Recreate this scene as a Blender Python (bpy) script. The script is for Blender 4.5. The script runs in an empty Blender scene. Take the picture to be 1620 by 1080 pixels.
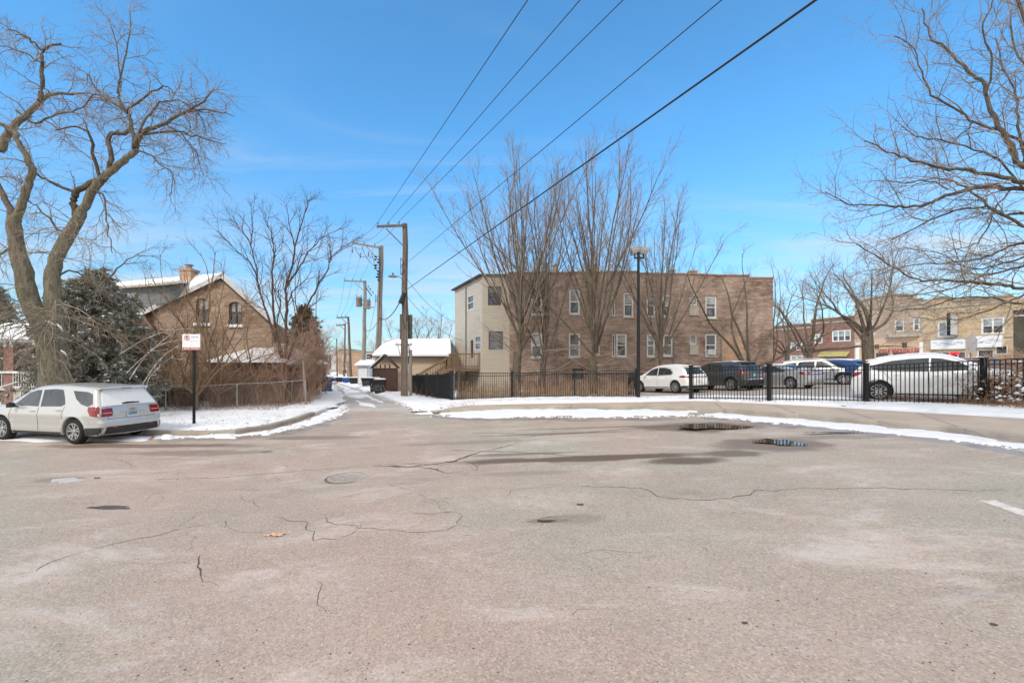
import bpy, bmesh, math, random
import numpy as np
from mathutils import Vector, Matrix, geometry
V = Vector
R = random.Random(7)
FPX, CX, HY, EYE = 680.0, 810.0, 573.0, 2.2   # lens in photo pixels, principal column, horizon row, eye height

scene = bpy.context.scene
col = scene.collection

# ------------------------------------------------------------------ terrain
def terr(x, y):
    x = np.asarray(x, float); y = np.asarray(y, float)
    xs = np.clip(x, -40, 45)
    sp = np.where(xs + 5 > 20, xs + 5, np.log1p(np.exp(np.clip((xs + 5) / 1.5, -30, 30))) * 1.5)
    z = 0.036 * sp - 0.06
    t = np.clip(xs / 10.0, 0, 1); t = t * t * (3 - 2 * t)
    z = z - 0.030 * t * np.clip(y - 18.5, 0, 11)
    z = z - 0.0  # crown
    return z
def T(x, y): return float(terr(x, y))
def P(px, py, off=0.0):
    """ground point seen at a photo pixel"""
    lo, hi = 0.5, 400.0
    for _ in range(60):
        Y = (lo + hi) / 2
        X = (px - CX) / FPX * Y; Z = EYE + (HY - py) / FPX * Y
        if Z > T(X, Y) + off: lo = Y
        else: hi = Y
    return V(((px - CX) / FPX * lo, lo, T((px - CX) / FPX * lo, lo) + off))
def W(px, py, Y): return V(((px - CX) / FPX * Y, Y, EYE + (HY - py) / FPX * Y))
def topz(p, py): return EYE + (HY - py) / FPX * p.y

# ------------------------------------------------------------------ objects
def tag(o, label=None, cat=None, group=None, kind=None):
    if label: o['label'] = label
    if cat: o['category'] = cat
    if group: o['group'] = group
    if kind: o['kind'] = kind
    return o
def empty(name, loc, label, cat, group=None, rz=0):
    o = bpy.data.objects.new(name, None); col.objects.link(o)
    o.location = loc; o.rotation_euler = (0, 0, rz); o.empty_display_size = .2
    o['ox'] = [float(c) for c in loc]
    return tag(o, label, cat, group)
def origin_of(o):
    while o.parent: o = o.parent
    return V(o.get('ox', (0, 0, 0)))
def link_mesh(name, me, mat, parent=None, smooth=0, loc=None):
    o = bpy.data.objects.new(name, me); col.objects.link(o)
    if parent:
        o.parent = parent; q = origin_of(parent)
        if q.length: me.transform(Matrix.Translation(-q))
    elif loc is not None:
        me.transform(Matrix.Translation(-V(loc))); o.location = loc
    mats = mat if isinstance(mat, (list, tuple)) else [mat]
    for m in mats: me.materials.append(m)
    if smooth:
        me.polygons.foreach_set('use_smooth', [True] * len(me.polygons))
        if smooth < 180: me.set_sharp_from_angle(angle=math.radians(smooth))
    return o
def copy_tree(o, parent=None):
    c = o.copy(); col.objects.link(c); c.parent = parent
    for ch in o.children: copy_tree(ch, c)
    return c
def auto_uv(me):
    nl = len(me.loops)
    if not nl: return
    co = np.empty(len(me.vertices) * 3); me.vertices.foreach_get('co', co); co = co.reshape(-1, 3)
    vi = np.empty(nl, int); me.loops.foreach_get('vertex_index', vi)
    nf = len(me.polygons); no = np.empty(nf * 3); me.polygons.foreach_get('normal', no); no = no.reshape(-1, 3)
    lt = np.empty(nf, int); me.polygons.foreach_get('loop_total', lt)
    fi = np.repeat(np.arange(nf), lt); n = no[fi]; p = co[vi]
    flat = np.abs(n[:, 2]) > .75
    l = np.hypot(n[:, 0], n[:, 1]) + 1e-9
    u = (-n[:, 1] * p[:, 0] + n[:, 0] * p[:, 1]) / l
    uv = np.where(flat[:, None], p[:, :2], np.stack([u, p[:, 2]], 1))
    lay = me.uv_layers.new(name='UVMap'); lay.data.foreach_set('uv', uv.ravel())

class MB:
    def __init__(s): s.v = []; s.f = []; s.mi = []; s.cur = 0
    def add(s, vs, fs):
        b = len(s.v); s.v += [tuple(v) for v in vs]
        for f in fs: s.f.append([b + i for i in f]); s.mi.append(s.cur)
        return s
    def box(s, c, d, rz=0, ax=None):
        x, y, z = d[0] / 2, d[1] / 2, d[2] / 2
        vs = [V((a * x, b * y, e * z)) for a in (-1, 1) for b in (-1, 1) for e in (-1, 1)]
        m = ax if ax is not None else Matrix.Rotation(rz, 3, 'Z')
        return s.add([m @ v + V(c) for v in vs], [(0, 1, 3, 2), (4, 6, 7, 5), (0, 4, 5, 1), (2, 3, 7, 6), (0, 2, 6, 4), (1, 5, 7, 3)])
    def boxr(s, c, d, r=.02, rz=0):      # box with chamfered vertical and top edges
        x, y, h = d[0] / 2, d[1] / 2, d[2]
        ring = [(-x + r, -y), (x - r, -y), (x, -y + r), (x, y - r), (x - r, y), (-x + r, y), (-x, y - r), (-x, -y + r)]
        k = (min(x, y) - r) / min(x, y)
        m = Matrix.Rotation(rz, 3, 'Z'); vs = []
        for z, q in ((-h / 2, 1), (h / 2 - r, 1), (h / 2, k)):
            vs += [m @ V((a * q, b * q, z)) + V(c) for a, b in ring]
        fs = [[j * 8 + i, j * 8 + (i + 1) % 8, j * 8 + 8 + (i + 1) % 8, j * 8 + 8 + i] for j in (0, 1) for i in range(8)]
        fs += [list(range(16, 24)), list(range(7, -1, -1))]
        return s.add(vs, fs)
    def bar(s, p, q, w, h=None):         # rectangular bar between points
        p, q = V(p), V(q); h = h or w; d = (q - p)
        L = d.length
        if L < 1e-6: return s
        d /= L; up = V((0, 0, 1)) if abs(d.z) < .95 else V((0, 1, 0))
        a = d.cross(up).normalized(); b = a.cross(d)
        m = Matrix((d, a, b)).transposed()
        return s.box((p + q) / 2, (L, w, h), ax=m)
    def tube(s, pts, r, n=8, cap=True):
        pts = [V(p) for p in pts]; rs = r if isinstance(r, (list, tuple)) else [r] * len(pts)
        vs = []; a = None
        for i, p in enumerate(pts):
            d = (pts[min(i + 1, len(pts) - 1)] - pts[max(i - 1, 0)]).normalized()
            if a is None:
                a = d.cross(V((0, 0, 1)) if abs(d.z) < .9 else V((1, 0, 0))).normalized()
            else:
                a = (a - d * a.dot(d)).normalized()
            b = d.cross(a)
            vs += [p + (a * math.cos(2 * math.pi * k / n) + b * math.sin(2 * math.pi * k / n)) * rs[i] for k in range(n)]
        fs = [[i * n + k, i * n + (k + 1) % n, (i + 1) * n + (k + 1) % n, (i + 1) * n + k] for i in range(len(pts) - 1) for k in range(n)]
        if cap: fs += [list(range(n - 1, -1, -1)), list(range((len(pts) - 1) * n, len(pts) * n))]
        return s.add(vs, fs)
    def lathe(s, prof, c, axis, n=24):   # prof (r, h) pairs along axis
        c = V(c); d = V(axis).normalized(); a = d.cross(V((0, 0, 1)) if abs(d.z) < .9 else V((1, 0, 0))).normalized(); b = d.cross(a)
        vs = [c + d * h + (a * math.cos(2 * math.pi * k / n) + b * math.sin(2 * math.pi * k / n)) * r for r, h in prof for k in range(n)]
        fs = [[i * n + k, i * n + (k + 1) % n, (i + 1) * n + (k + 1) % n, (i + 1) * n + k] for i in range(len(prof) - 1) for k in range(n)]
        return s.add(vs, fs)
    def prism(s, poly, off):             # planar 3D polygon extruded by vector
        poly = [V(p) for p in poly]; n = len(poly); off = V(off)
        tri = geometry.tessellate_polygon([poly])
        fs = [list(t) for t in tri] + [[i + n for i in reversed(t)] for t in tri]
        fs += [[i, (i + 1) % n, (i + 1) % n + n, i + n] for i in range(n)]
        return s.add(poly + [p + off for p in poly], fs)
    def build(s, name, mat, parent=None, smooth=0, loc=None, fix=True, label=None):
        me = bpy.data.meshes.new(name); me.from_pydata(s.v, [], s.f)
        if fix:
            bm = bmesh.new(); bm.from_mesh(me)
            bmesh.ops.remove_doubles(bm, verts=bm.verts, dist=1e-5)
            bmesh.ops.recalc_face_normals(bm, faces=bm.faces); bm.to_mesh(me); bm.free()
        else: me.update()
        if isinstance(mat, (list, tuple)) and len(s.mi) == len(me.polygons): me.polygons.foreach_set('material_index', s.mi)
        auto_uv(me)
        o = link_mesh(name, me, mat, parent, smooth, loc)
        if label: o['label'] = label
        return o

# ------------------------------------------------------------------ materials
def srgb(r, g, b): return tuple((c / 255 / 12.92) if c / 255 <= .04045 else ((c / 255 + .055) / 1.055) ** 2.4 for c in (r, g, b))
class NT:
    def __init__(s, name):
        s.m = bpy.data.materials.new(name); s.m.use_nodes = True; s.t = s.m.node_tree; s.n = s.t.nodes
        s.b = s.n['Principled BSDF']
    def node(s, typ, **kw):
        n = s.n.new(typ)
        for k, v in kw.items():
            if k.startswith('_'): setattr(n, k[1:], v)
            else: n.inputs[k.replace('_', ' ')].default_value = v
        return n
    def link(s, a, b): s.t.links.new(a, b)
    def coord(s, which='Object', sc=(1, 1, 1)):
        c = s.n.new('ShaderNodeTexCoord'); m = s.n.new('ShaderNodeMapping'); m.inputs['Scale'].default_value = sc
        s.link(c.outputs[which], m.inputs['Vector']); return m.outputs['Vector']
    def noise(s, vec, scale, detail=4, rough=.6, dist=0):
        n = s.n.new('ShaderNodeTexNoise'); n.inputs['Scale'].default_value = scale; n.inputs['Detail'].default_value = detail
        n.inputs['Roughness'].default_value = rough; n.inputs['Distortion'].default_value = dist
        s.link(vec, n.inputs['Vector']); return n.outputs['Fac']
    def ramp(s, fac, lo, hi, a=0., b=1.):
        n = s.n.new('ShaderNodeMapRange'); n.interpolation_type = 'SMOOTHSTEP'
        n.inputs['From Min'].default_value = lo; n.inputs['From Max'].default_value = hi; n.inputs['To Min'].default_value = a; n.inputs['To Max'].default_value = b
        s.link(fac, n.inputs['Value']); return n.outputs['Result']
    def math(s, op, a, b=None, c=None):
        n = s.n.new('ShaderNodeMath'); n.operation = op
        for i, x in enumerate((a, b, c)):
            if x is None: continue
            if isinstance(x, (int, float)): n.inputs[i].default_value = x
            else: s.link(x, n.inputs[i])
        return n.outputs[0]
    def mix(s, fac, a, b, blend='MIX'):
        n = s.n.new('ShaderNodeMix'); n.data_type = 'RGBA'; n.blend_type = blend
        for i, x in ((0, fac), (6, a), (7, b)):
            if isinstance(x, (int, float)): n.inputs[i].default_value = x
            elif isinstance(x, tuple): n.inputs[i].default_value = (*x[:3], 1)
            else: s.link(x, n.inputs[i])
        return n.outputs[2]
    def bump(s, h, strength=.3, dist=.01):
        n = s.n.new('ShaderNodeBump'); n.inputs['Strength'].default_value = strength; n.inputs['Distance'].default_value = dist
        s.link(h, n.inputs['Height']); s.link(n.outputs[0], s.b.inputs['Normal']); return n
    def set(s, **kw):
        for k, v in kw.items():
            k = k.replace('_', ' ')
            if isinstance(v, tuple): s.b.inputs[k].default_value = (*v[:3], 1)
            elif isinstance(v, (int, float)): s.b.inputs[k].default_value = v
            else: s.link(v, s.b.inputs[k])
        return s
def M(name, c, rough=.75, metal=0, var=.2, scale=4., bump=.2, bscale=None, c2=None, st=(1, 1, 1), coat=0, spec=.4, lo=.35, hi=.65, bd=.01):
    t = NT(name); v = t.coord('Object', st)
    c2 = c2 or tuple(x * (1 - var) for x in c)
    n = t.noise(v, scale, 5, .65)
    t.set(Base_Color=t.mix(t.ramp(n, lo, hi), c, c2), Roughness=rough, Metallic=metal)
    t.b.inputs['Coat Weight'].default_value = coat; t.b.inputs['Specular IOR Level'].default_value = spec
    if bump: t.bump(t.noise(v, bscale or scale * 6, 4, .7), bump, bd)
    return t.m
def brick(name, c1, c2, mortar, stain=(.5, .42, .36), w=.23, h=.078, dark=.5, light=None, ls=.25):
    t = NT(name); v = t.coord('UV')
    b = t.n.new('ShaderNodeTexBrick'); t.link(v, b.inputs['Vector'])
    for k, x in (('Color1', c1), ('Color2', c2), ('Mortar', mortar)): b.inputs[k].default_value = (*x, 1)
    b.inputs['Scale'].default_value = 1; b.inputs['Brick Width'].default_value = w; b.inputs['Row Height'].default_value = h
    b.inputs['Mortar Size'].default_value = .007; b.inputs['Bias'].default_value = -.1
    sv = t.coord('UV', (.9, 3.2, 1))
    big = t.noise(v, ls, 5, .6); mid = t.noise(sv, 1.3, 6, .75); fine = t.noise(t.coord('UV', (4.3, 12.8, 1)), 1, 2, .5)
    c = t.mix(t.ramp(big, .38, .68, 0, dark), b.outputs['Color'], tuple(x * y for x, y in zip(c2, stain)))
    c = t.mix(t.ramp(mid, .45, .62, 0, .5), c, light or tuple(min(1, x * 1.5) for x in c1))
    c = t.mix(t.ramp(fine, .52, .70, 0, .42), c, tuple(x * .38 for x in c2))
    t.set(Base_Color=c, Roughness=.9); t.b.inputs['Specular IOR Level'].default_value = .15
    t.bump(t.math('SUBTRACT', fine, b.outputs['Fac']), .5, .012)
    return t.m
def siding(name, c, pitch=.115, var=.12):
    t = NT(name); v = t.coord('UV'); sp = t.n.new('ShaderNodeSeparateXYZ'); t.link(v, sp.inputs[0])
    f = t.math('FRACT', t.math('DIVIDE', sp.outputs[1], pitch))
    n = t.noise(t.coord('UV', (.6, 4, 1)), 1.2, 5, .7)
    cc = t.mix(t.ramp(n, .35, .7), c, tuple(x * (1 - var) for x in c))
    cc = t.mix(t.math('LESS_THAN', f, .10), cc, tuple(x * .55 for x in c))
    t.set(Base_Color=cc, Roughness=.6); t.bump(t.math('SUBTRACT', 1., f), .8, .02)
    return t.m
def boards(name, c, pitch=.14, var=.3):     # vertical boards
    t = NT(name); v = t.coord('UV'); sp = t.n.new('ShaderNodeSeparateXYZ'); t.link(v, sp.inputs[0])
    f = t.math('FRACT', t.math('DIVIDE', sp.outputs[0], pitch)); fl = t.math('FLOOR', t.math('DIVIDE', sp.outputs[0], pitch))
    wn = t.n.new('ShaderNodeTexWhiteNoise'); wn.noise_dimensions = '1D'; t.link(fl, wn.inputs['W'])
    n = t.noise(t.coord('UV', (9, 1.2, 1)), 2, 5, .7)
    cc = t.mix(t.ramp(n, .3, .7), c, tuple(x * (1 - var) for x in c))
    cc = t.mix(t.math('MULTIPLY', wn.outputs['Value'], .5), cc, tuple(x * .55 for x in c))
    cc = t.mix(t.math('LESS_THAN', f, .07), cc, tuple(x * .25 for x in c))
    t.set(Base_Color=cc, Roughness=.8); t.bump(n, .3, .01)
    return t.m
def glass(name, c=(.035, .04, .045), rough=.06, var=.5):
    t = NT(name); n = t.noise(t.coord('Object'), 1.1, 3, .5, .6)
    t.set(Base_Color=t.mix(t.ramp(n, .42, .62), c, tuple(min(1, x * (1 + var * 3) + .01) for x in c)), Roughness=rough)
    t.b.inputs['Specular IOR Level'].default_value = .8; t.b.inputs['IOR'].default_value = 1.55
    return t.m
def snowmat(name='snow', dirt=0., c=(.80, .81, .84)):
    t = NT(name); v = t.coord('Object')
    n = t.noise(v, .9, 6, .7); f = t.noise(v, 18, 5, .75); s = t.noise(v, 42, 2, .5)
    cc = t.mix(t.ramp(n, .35, .7), c, tuple(x * .93 for x in c))
    if dirt:
        cc = t.mix(t.ramp(s, .70, .74, 0, .8), cc, (.16, .11, .07))
        cc = t.mix(t.ramp(t.noise(v, 5.5, 6, .8, .3), .63, .72, 0, dirt), cc, (.30, .25, .19))
    t.set(Base_Color=cc, Roughness=.85); t.b.inputs['Specular IOR Level'].default_value = .2
    t.bump(t.math('ADD', n, t.math('MULTIPLY', f, .35)), .6, .06)
    return t.m
def paint(name, c, metal=.25, rough=.32, dirt=.35):
    t = NT(name); v = t.coord('Object'); sp = t.n.new('ShaderNodeSeparateXYZ'); t.link(v, sp.inputs[0])
    n = t.noise(v, 2.2, 6, .7)
    low = t.ramp(t.math('ADD', sp.outputs[2], t.math('MULTIPLY', n, .35)), .25, .95, dirt, .04)
    cc = t.mix(low, c, (.30, .28, .25)); t.set(Base_Color=cc, Metallic=metal, Roughness=t.math('ADD', t.math('MULTIPLY', low, .6), rough))
    t.b.inputs['Coat Weight'].default_value = .5; t.b.inputs['Coat Roughness'].default_value = .12
    return t.m
m_snow = snowmat('snow'); m_snowd = snowmat('dirty_snow', .55, (.76, .77, .80)); m_snowyard = snowmat('snowy_ground', .8); m_snowcap = snowmat('snow_cap', 0, (.83, .84, .87))
m_iron = M('black_iron', (.018, .019, .02), .45, .3, .3, 20, .1)
m_blackmesh = M('black_screen', (.022, .026, .03), .8, 0, .4, 2.5, .3, 60)
m_bark = M('bark', (0.188, 0.156, 0.119), .95, 0, .4, 5, .9, 14, st=(3, 3, .8), bd=.05, c2=(0.106, 0.085, 0.065))
m_barkmoss = M('bark_moss', (0.263, 0.237, 0.181), .95, 0, .4, 3, .9, 10, c2=(0.150, 0.138, 0.098), st=(2.5, 2.5, .7), bd=.06)
def barkmat(name, c, c2, sc=1.):
    t = NT(name); v = t.coord('Object', (1, 1, .22)); w_ = t.noise(t.coord('Object'), 2.2, 5, .7)
    f = t.noise(v, 13 * sc, 5, .75, .6); g = t.noise(v, 34 * sc, 3, .8, .3)
    cc = t.mix(t.ramp(f, .40, .60), c2, c); cc = t.mix(t.ramp(w_, .5, .72, 0, .55), cc, tuple(x * y for x, y in zip(c, (.85, .98, .80)))); cc = t.mix(t.ramp(g, .55, .72, 0, .5), cc, tuple(x * .4 for x in c2))
    t.set(Base_Color=cc, Roughness=.95); t.b.inputs['Specular IOR Level'].default_value = .1; t.bump(t.math('ADD', f, t.math('MULTIPLY', g, .5)), 1., .05); return t.m
m_bark = barkmat('bark', (.19, .155, .12), (.10, .08, .062), 1.3); m_barkmoss = barkmat('bark_moss', (.285, .255, .195), (.15, .13, .098)); m_barkdark = barkmat('bark_dark', (.215, .18, .14), (.115, .092, .072), 1.6)
m_twig = M('twigs', (.23, .175, .135), .9, 0, .3, 2, 0, c2=(.32, .265, .21))
m_twigred = M('reddish_twigs', (.36, .205, .145), .9, 0, .3, 1.5, 0, c2=(.47, .34, .26))
m_twigtan = M('tan_twigs', (.30, .20, .12), .9, 0, .3, 1.5, 0, c2=(.17, .11, .07))
m_twigdark = M('dark_twigs', (.085, .045, .036), .9, 0, .3, 2, 0, c2=(.13, .085, .06))
m_brickA = brick('brown_common_brick', (.385, .275, .215), (.255, .175, .14), (.40, .35, .31), light=(.56, .44, .36), dark=.8, ls=.45)
m_brickAo = brick('orange_common_brick', (0.528, 0.330, 0.211), (0.409, 0.244, 0.158), (0.449, 0.383, 0.317), light=(0.620, 0.436, 0.304), dark=.15)
m_brickH = brick('tan_house_brick', (.375, .27, .195), (.28, .19, .135), (.38, .32, .27), light=(.52, .40, .30), dark=.65, ls=.5)
m_brickG = brick('garage_brick', (0.436, 0.264, 0.172), (0.330, 0.191, 0.132), (0.396, 0.330, 0.264), light=(0.528, 0.356, 0.238), dark=.4)
m_brickR = brick('dark_red_brick', (0.277, 0.145, 0.112), (0.198, 0.106, 0.082), (0.317, 0.264, 0.238), dark=.4)
m_brickY = brick('yellow_face_brick', (.50, .385, .25), (.44, .33, .21), (.45, .38, .29), dark=.35)
m_brickT = brick('taupe_face_brick', (.44, .34, .26), (.36, .27, .21), (.4, .34, .28), dark=.35)
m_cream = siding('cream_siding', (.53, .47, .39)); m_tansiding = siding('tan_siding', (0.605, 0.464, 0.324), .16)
m_white = M('white_trim', (.74, .74, .73), .5, 0, .1, 3, .1); m_offwhite = M('offwhite_panel', (.58, .59, .60), .6, 0, .12, 2, .2)
m_greydorm = M('grey_shingle', (.20, .215, .22), .85, 0, .35, 3, .6, 12, st=(1, 1, 4))
m_shingle = M('brown_shingle', (.17, .125, .10), .9, 0, .35, 5, .6, 20)
m_stone = M('limestone', (.48, .43, .37), .8, 0, .25, 2, .3); m_tanstucco = M('peach_stucco', (.56, .385, .265), .85, 0, .1, 1.5, .2)
m_pole = M('weathered_pole', (0.206, 0.156, 0.119), .9, 0, .45, 3, .8, 10, st=(8, 8, .5), bd=.03, c2=(0.112, 0.083, 0.062))
m_polegrey = M('grey_pole', (0.338, 0.300, 0.263), .9, 0, .4, 3, .8, 10, st=(8, 8, .5), bd=.03, c2=(0.200, 0.175, 0.150))
m_wood = boards('deck_wood', (.29, .19, .12)); m_wooddark = boards('brown_gate_wood', (.10, .05, .038), .12)
m_galv = M('galvanised', (.36, .36, .35), .5, .5, .2, 6, .1); m_greymetal = M('grey_metal', (.25, .26, .26), .5, .4, .25, 4, .1)
m_trans = M('transformer_grey', (.30, .27, .25), .55, .2, .3, 2, .1); m_green = M('green_box', (.12, .155, .11), .6, .1, .3, 2, .1)
m_wire = M('wire', (.02, .02, .022), .6, 0, .1, 3, 0)
m_glass = glass('window_glass'); m_glassl = glass('window_with_blinds', (.20, .21, .21), .25, .3); m_carglass = glass('car_glass', (.018, .02, .022), .04, .4)
m_rubber = M('rubber', (.018, .018, .019), .85, 0, .4, 6, .3); m_dark = M('dark_plastic', (.035, .036, .038), .65, 0, .3, 5, .2, 60)
m_alloy = M('alloy', (.52, .53, .54), .3, .7, .25, 8, 0); m_binblack = M('bin_black', (.022, .024, .024), .55, 0, .4, 4, .2)
m_binblue = M('bin_blue', (.02, .085, .30), .5, 0, .3, 3, .15)
m_dkbrown = M('dark_brown_paint', (.07, .045, .04), .7, 0, .3, 3, .2); m_concrete = M('concrete', (.40, .37, .33), .85, 0, .22, 2.5, .4, 30)
# ------------------------------------------------------------------ ground
def insidemask(poly, xs, ys):
    poly = np.asarray(poly); n = len(poly); ins = np.zeros(xs.shape, bool)
    for i in range(n):
        x0, y0 = poly[i]; x1, y1 = poly[(i + 1) % n]
        if y0 == y1: continue
        c = ((y0 > ys) != (y1 > ys)) & (xs < (x1 - x0) * (ys - y0) / (y1 - y0) + x0); ins ^= c
    return ins
def sdist(poly, xs, ys):     # signed distance, inside positive
    poly = np.asarray(poly, float); n = len(poly); d = np.full(xs.shape, 1e9)
    for i in range(n):
        a = poly[i]; b = poly[(i + 1) % n]; e = b - a; L = (e ** 2).sum() + 1e-12
        t = np.clip(((xs - a[0]) * e[0] + (ys - a[1]) * e[1]) / L, 0, 1)
        d = np.minimum(d, np.hypot(xs - a[0] - e[0] * t, ys - a[1] - e[1] * t))
    return np.where(insidemask(poly, xs, ys), d, -d)
_rg = np.random.RandomState(3)
_pm = _rg.rand(256, 256)
def vnoise(x, y, s):
    x = x * s; y = y * s; xi = np.floor(x).astype(int); yi = np.floor(y).astype(int); fx = x - xi; fy = y - yi
    fx = fx * fx * (3 - 2 * fx); fy = fy * fy * (3 - 2 * fy)
    g = lambda i, j: _pm[i & 255, j & 255]
    return (g(xi, yi) * (1 - fx) + g(xi + 1, yi) * fx) * (1 - fy) + (g(xi, yi + 1) * (1 - fx) + g(xi + 1, yi + 1) * fx) * fy
def fbm(x, y, s, o=4): return sum(vnoise(x + 17 * k, y - 9 * k, s * 2 ** k) * .5 ** (k + 1) for k in range(o))
def xy(pts): return [((p[0], p[1])) for p in pts]
def G(*px): return [(q.x, q.y) for q in (P(a, b) for a, b in px)]
def arr_mesh(name, v, f, mat, kind='structure', smooth=True, z=None, **kw):
    me = bpy.data.meshes.new(name); me.from_pydata(v.tolist() if hasattr(v, 'tolist') else v, [], f.tolist() if hasattr(f, 'tolist') else f)
    me.update(); auto_uv(me); o = link_mesh(name, me, mat, smooth=180 if smooth else 0); o['kind'] = kind
    for k, x in kw.items(): o[k] = x
    return o
def slab(name, poly, off, thick, mat, step=1.5, rise=None):
    bm = bmesh.new(); vs = [bm.verts.new((x, y, 0)) for x, y in poly]; bm.faces.new(vs)
    xs = [p[0] for p in poly]; ys = [p[1] for p in poly]
    def cut(ax, lo, hi):
        c = lo
        while c < hi:
            g = bm.verts[:] + bm.edges[:] + bm.faces[:]
            bmesh.ops.bisect_plane(bm, geom=g, plane_co=(c, 0, 0) if ax == 0 else (0, c, 0), plane_no=(1, 0, 0) if ax == 0 else (0, 1, 0))
            c += step if abs(c) < 30 and abs(c + step) < 40 else step * 4
    cut(0, max(min(xs), -60) + .37, min(max(xs), 60)); cut(1, max(min(ys), -20) + .37, min(max(ys), 110))
    for v in bm.verts: v.co.z = T(v.co.x, v.co.y) + off
    be = [e for e in bm.edges if len(e.link_faces) == 1]
    r = bmesh.ops.extrude_edge_only(bm, edges=be)
    for v in [g for g in r['geom'] if isinstance(g, bmesh.types.BMVert)]: v.co.z -= thick
    bmesh.ops.triangulate(bm, faces=[f for f in bm.faces if len(f.verts) > 4]); bmesh.ops.recalc_face_normals(bm, faces=bm.faces)
    me = bpy.data.meshes.new(name); bm.to_mesh(me); bm.free(); auto_uv(me)
    o = link_mesh(name, me, mat); o['kind'] = 'structure'; return o
# base ground / road surface
def axis(vals):
    a = []
    for lo, hi, st in vals: a += list(np.arange(lo, hi, st))
    return np.array(a + [vals[-1][1]])
gx = axis([(-1500, -200, 260), (-200, -48, 38), (-48, 48, 1.0), (48, 200, 38), (200, 1500, 260)]); gy = axis([(-200, -20, 30), (-20, 60, 1.0), (60, 200, 10), (200, 2500, 230)])
X, Y = np.meshgrid(gx, gy); Z = terr(X, Y) + np.where(Y < 30, (fbm(X, Y, .25, 3) - .45) * .05 * np.clip((24 - Y) / 10, 0, 1), 0)
nx, ny = len(gx), len(gy); I = np.arange(nx * ny).reshape(ny, nx)
F = np.stack([I[:-1, :-1], I[:-1, 1:], I[1:, 1:], I[1:, :-1]], -1).reshape(-1, 4)
def roadmat():
    t = NT('road_asphalt'); v = t.coord('Object')
    g = t.n.new('ShaderNodeNewGeometry'); sp = t.n.new('ShaderNodeSeparateXYZ'); t.link(g.outputs['Position'], sp.inputs[0])
    a = t.noise(v, .16, 4, .55); b = t.noise(v, .9, 6, .65); c = t.noise(v, 24, 3, .8); d = t.noise(v, 60, 2, .8)
    cc = t.mix(t.ramp(a, .38, .62), (0.395, 0.296, 0.245), (0.336, 0.292, 0.248))
    cc = t.mix(t.ramp(b, .42, .66, 0, .5), cc, (0.445, 0.355, 0.302))
    cc = t.mix(t.ramp(t.noise(v, .45, 7, .75, .4), .50, .68, 0, .45), cc, (0.277, 0.218, 0.181))
    salt = t.noise(t.coord('Object', (1, 1.6, 1)), .8, 7, .8)
    cc = t.mix(t.ramp(salt, .55, .74, 0, .60), cc, (0.571, 0.488, 0.442))
    vo = t.n.new('ShaderNodeTexVoronoi'); vo.inputs['Scale'].default_value = 70; t.link(v, vo.inputs['Vector'])
    hs = t.n.new('ShaderNodeSeparateColor'); t.link(vo.outputs['Color'], hs.inputs[0])
    cc = t.mix(t.ramp(hs.outputs[0], .50, .95, 0, .46), cc, (0.180, 0.149, 0.128))
    cc = t.mix(t.ramp(hs.outputs[1], .65, 1, 0, .50), cc, (0.605, 0.496, 0.409))
    vo2 = t.n.new('ShaderNodeTexVoronoi'); vo2.inputs['Scale'].default_value = 34; t.link(v, vo2.inputs['Vector'])
    hs2 = t.n.new('ShaderNodeSeparateColor'); t.link(vo2.outputs['Color'], hs2.inputs[0])
    cc = t.mix(t.ramp(hs2.outputs[0], .82, 1, 0, .35), cc, (0.521, 0.340, 0.255))
    cc = t.mix(t.ramp(t.noise(v, .11, 3, .5, .5), .46, .60, 0, .75), cc, t.mix(1., cc, (.93, 1.06, 1.04), 'MULTIPLY'))
    cc = t.mix(t.ramp(t.noise(t.coord('Object', (1, 2.2, 1)), .33, 5, .7, .6), .52, .66, 0, .6), cc, t.mix(1., cc, (1.22, 1.16, 1.14), 'MULTIPLY'))
    cc = t.mix(t.ramp(t.noise(t.coord('Object', (.5, 1.6, 1)), .55, 6, .75, .4), .54, .70, 0, .7), cc, t.mix(1., cc, (.74, .73, .72), 'MULTIPLY'))
    gx_ = t.math('ADD', sp.outputs[0], t.math('MULTIPLY', t.math('SUBTRACT', t.noise(v, .25, 4, .6), .5), 9.)); cc = t.mix(t.ramp(gx_, .5, 7.5), cc, t.mix(1., cc, (.955, 1.04, 1.05), 'MULTIPLY'))
    pale = t.noise(t.coord('Object', (.8, 1.7, 1)), .42, 8, .8, .5); cc = t.mix(t.ramp(pale, .50, .68, 0, .5), cc, (.60, .555, .54))
    # damp patches of melt water: each an uneven spot on the surface
    wet = None
    wob = t.math('MULTIPLY', t.math('SUBTRACT', t.noise(v, .9, 5, .6), .5), 1.3)
    for px, py, rx, ry, k in WET:
        q = P(px, py)
        ex = t.math('DIVIDE', t.math('SUBTRACT', sp.outputs[0], q.x), rx); ey = t.math('DIVIDE', t.math('SUBTRACT', sp.outputs[1], q.y), ry)
        r2 = t.math('ADD', t.math('SQRT', t.math('ADD', t.math('MULTIPLY', ex, ex), t.math('MULTIPLY', ey, ey))), wob)
        m = t.ramp(r2, .55, 1.05, k, 0)
        wet = m if wet is None else t.math('MAXIMUM', wet, m)
    cc = t.mix(wet, cc, (.135, .092, .064))
    ro = t.math('SUBTRACT', .78, t.math('MULTIPLY', wet, .30))
    t.set(Base_Color=cc, Roughness=ro); t.b.inputs['Specular IOR Level'].default_value = .35
    t.bump(t.math('ADD', c, t.math('MULTIPLY', d, .7)), .45, .012)
    return t.m
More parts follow.
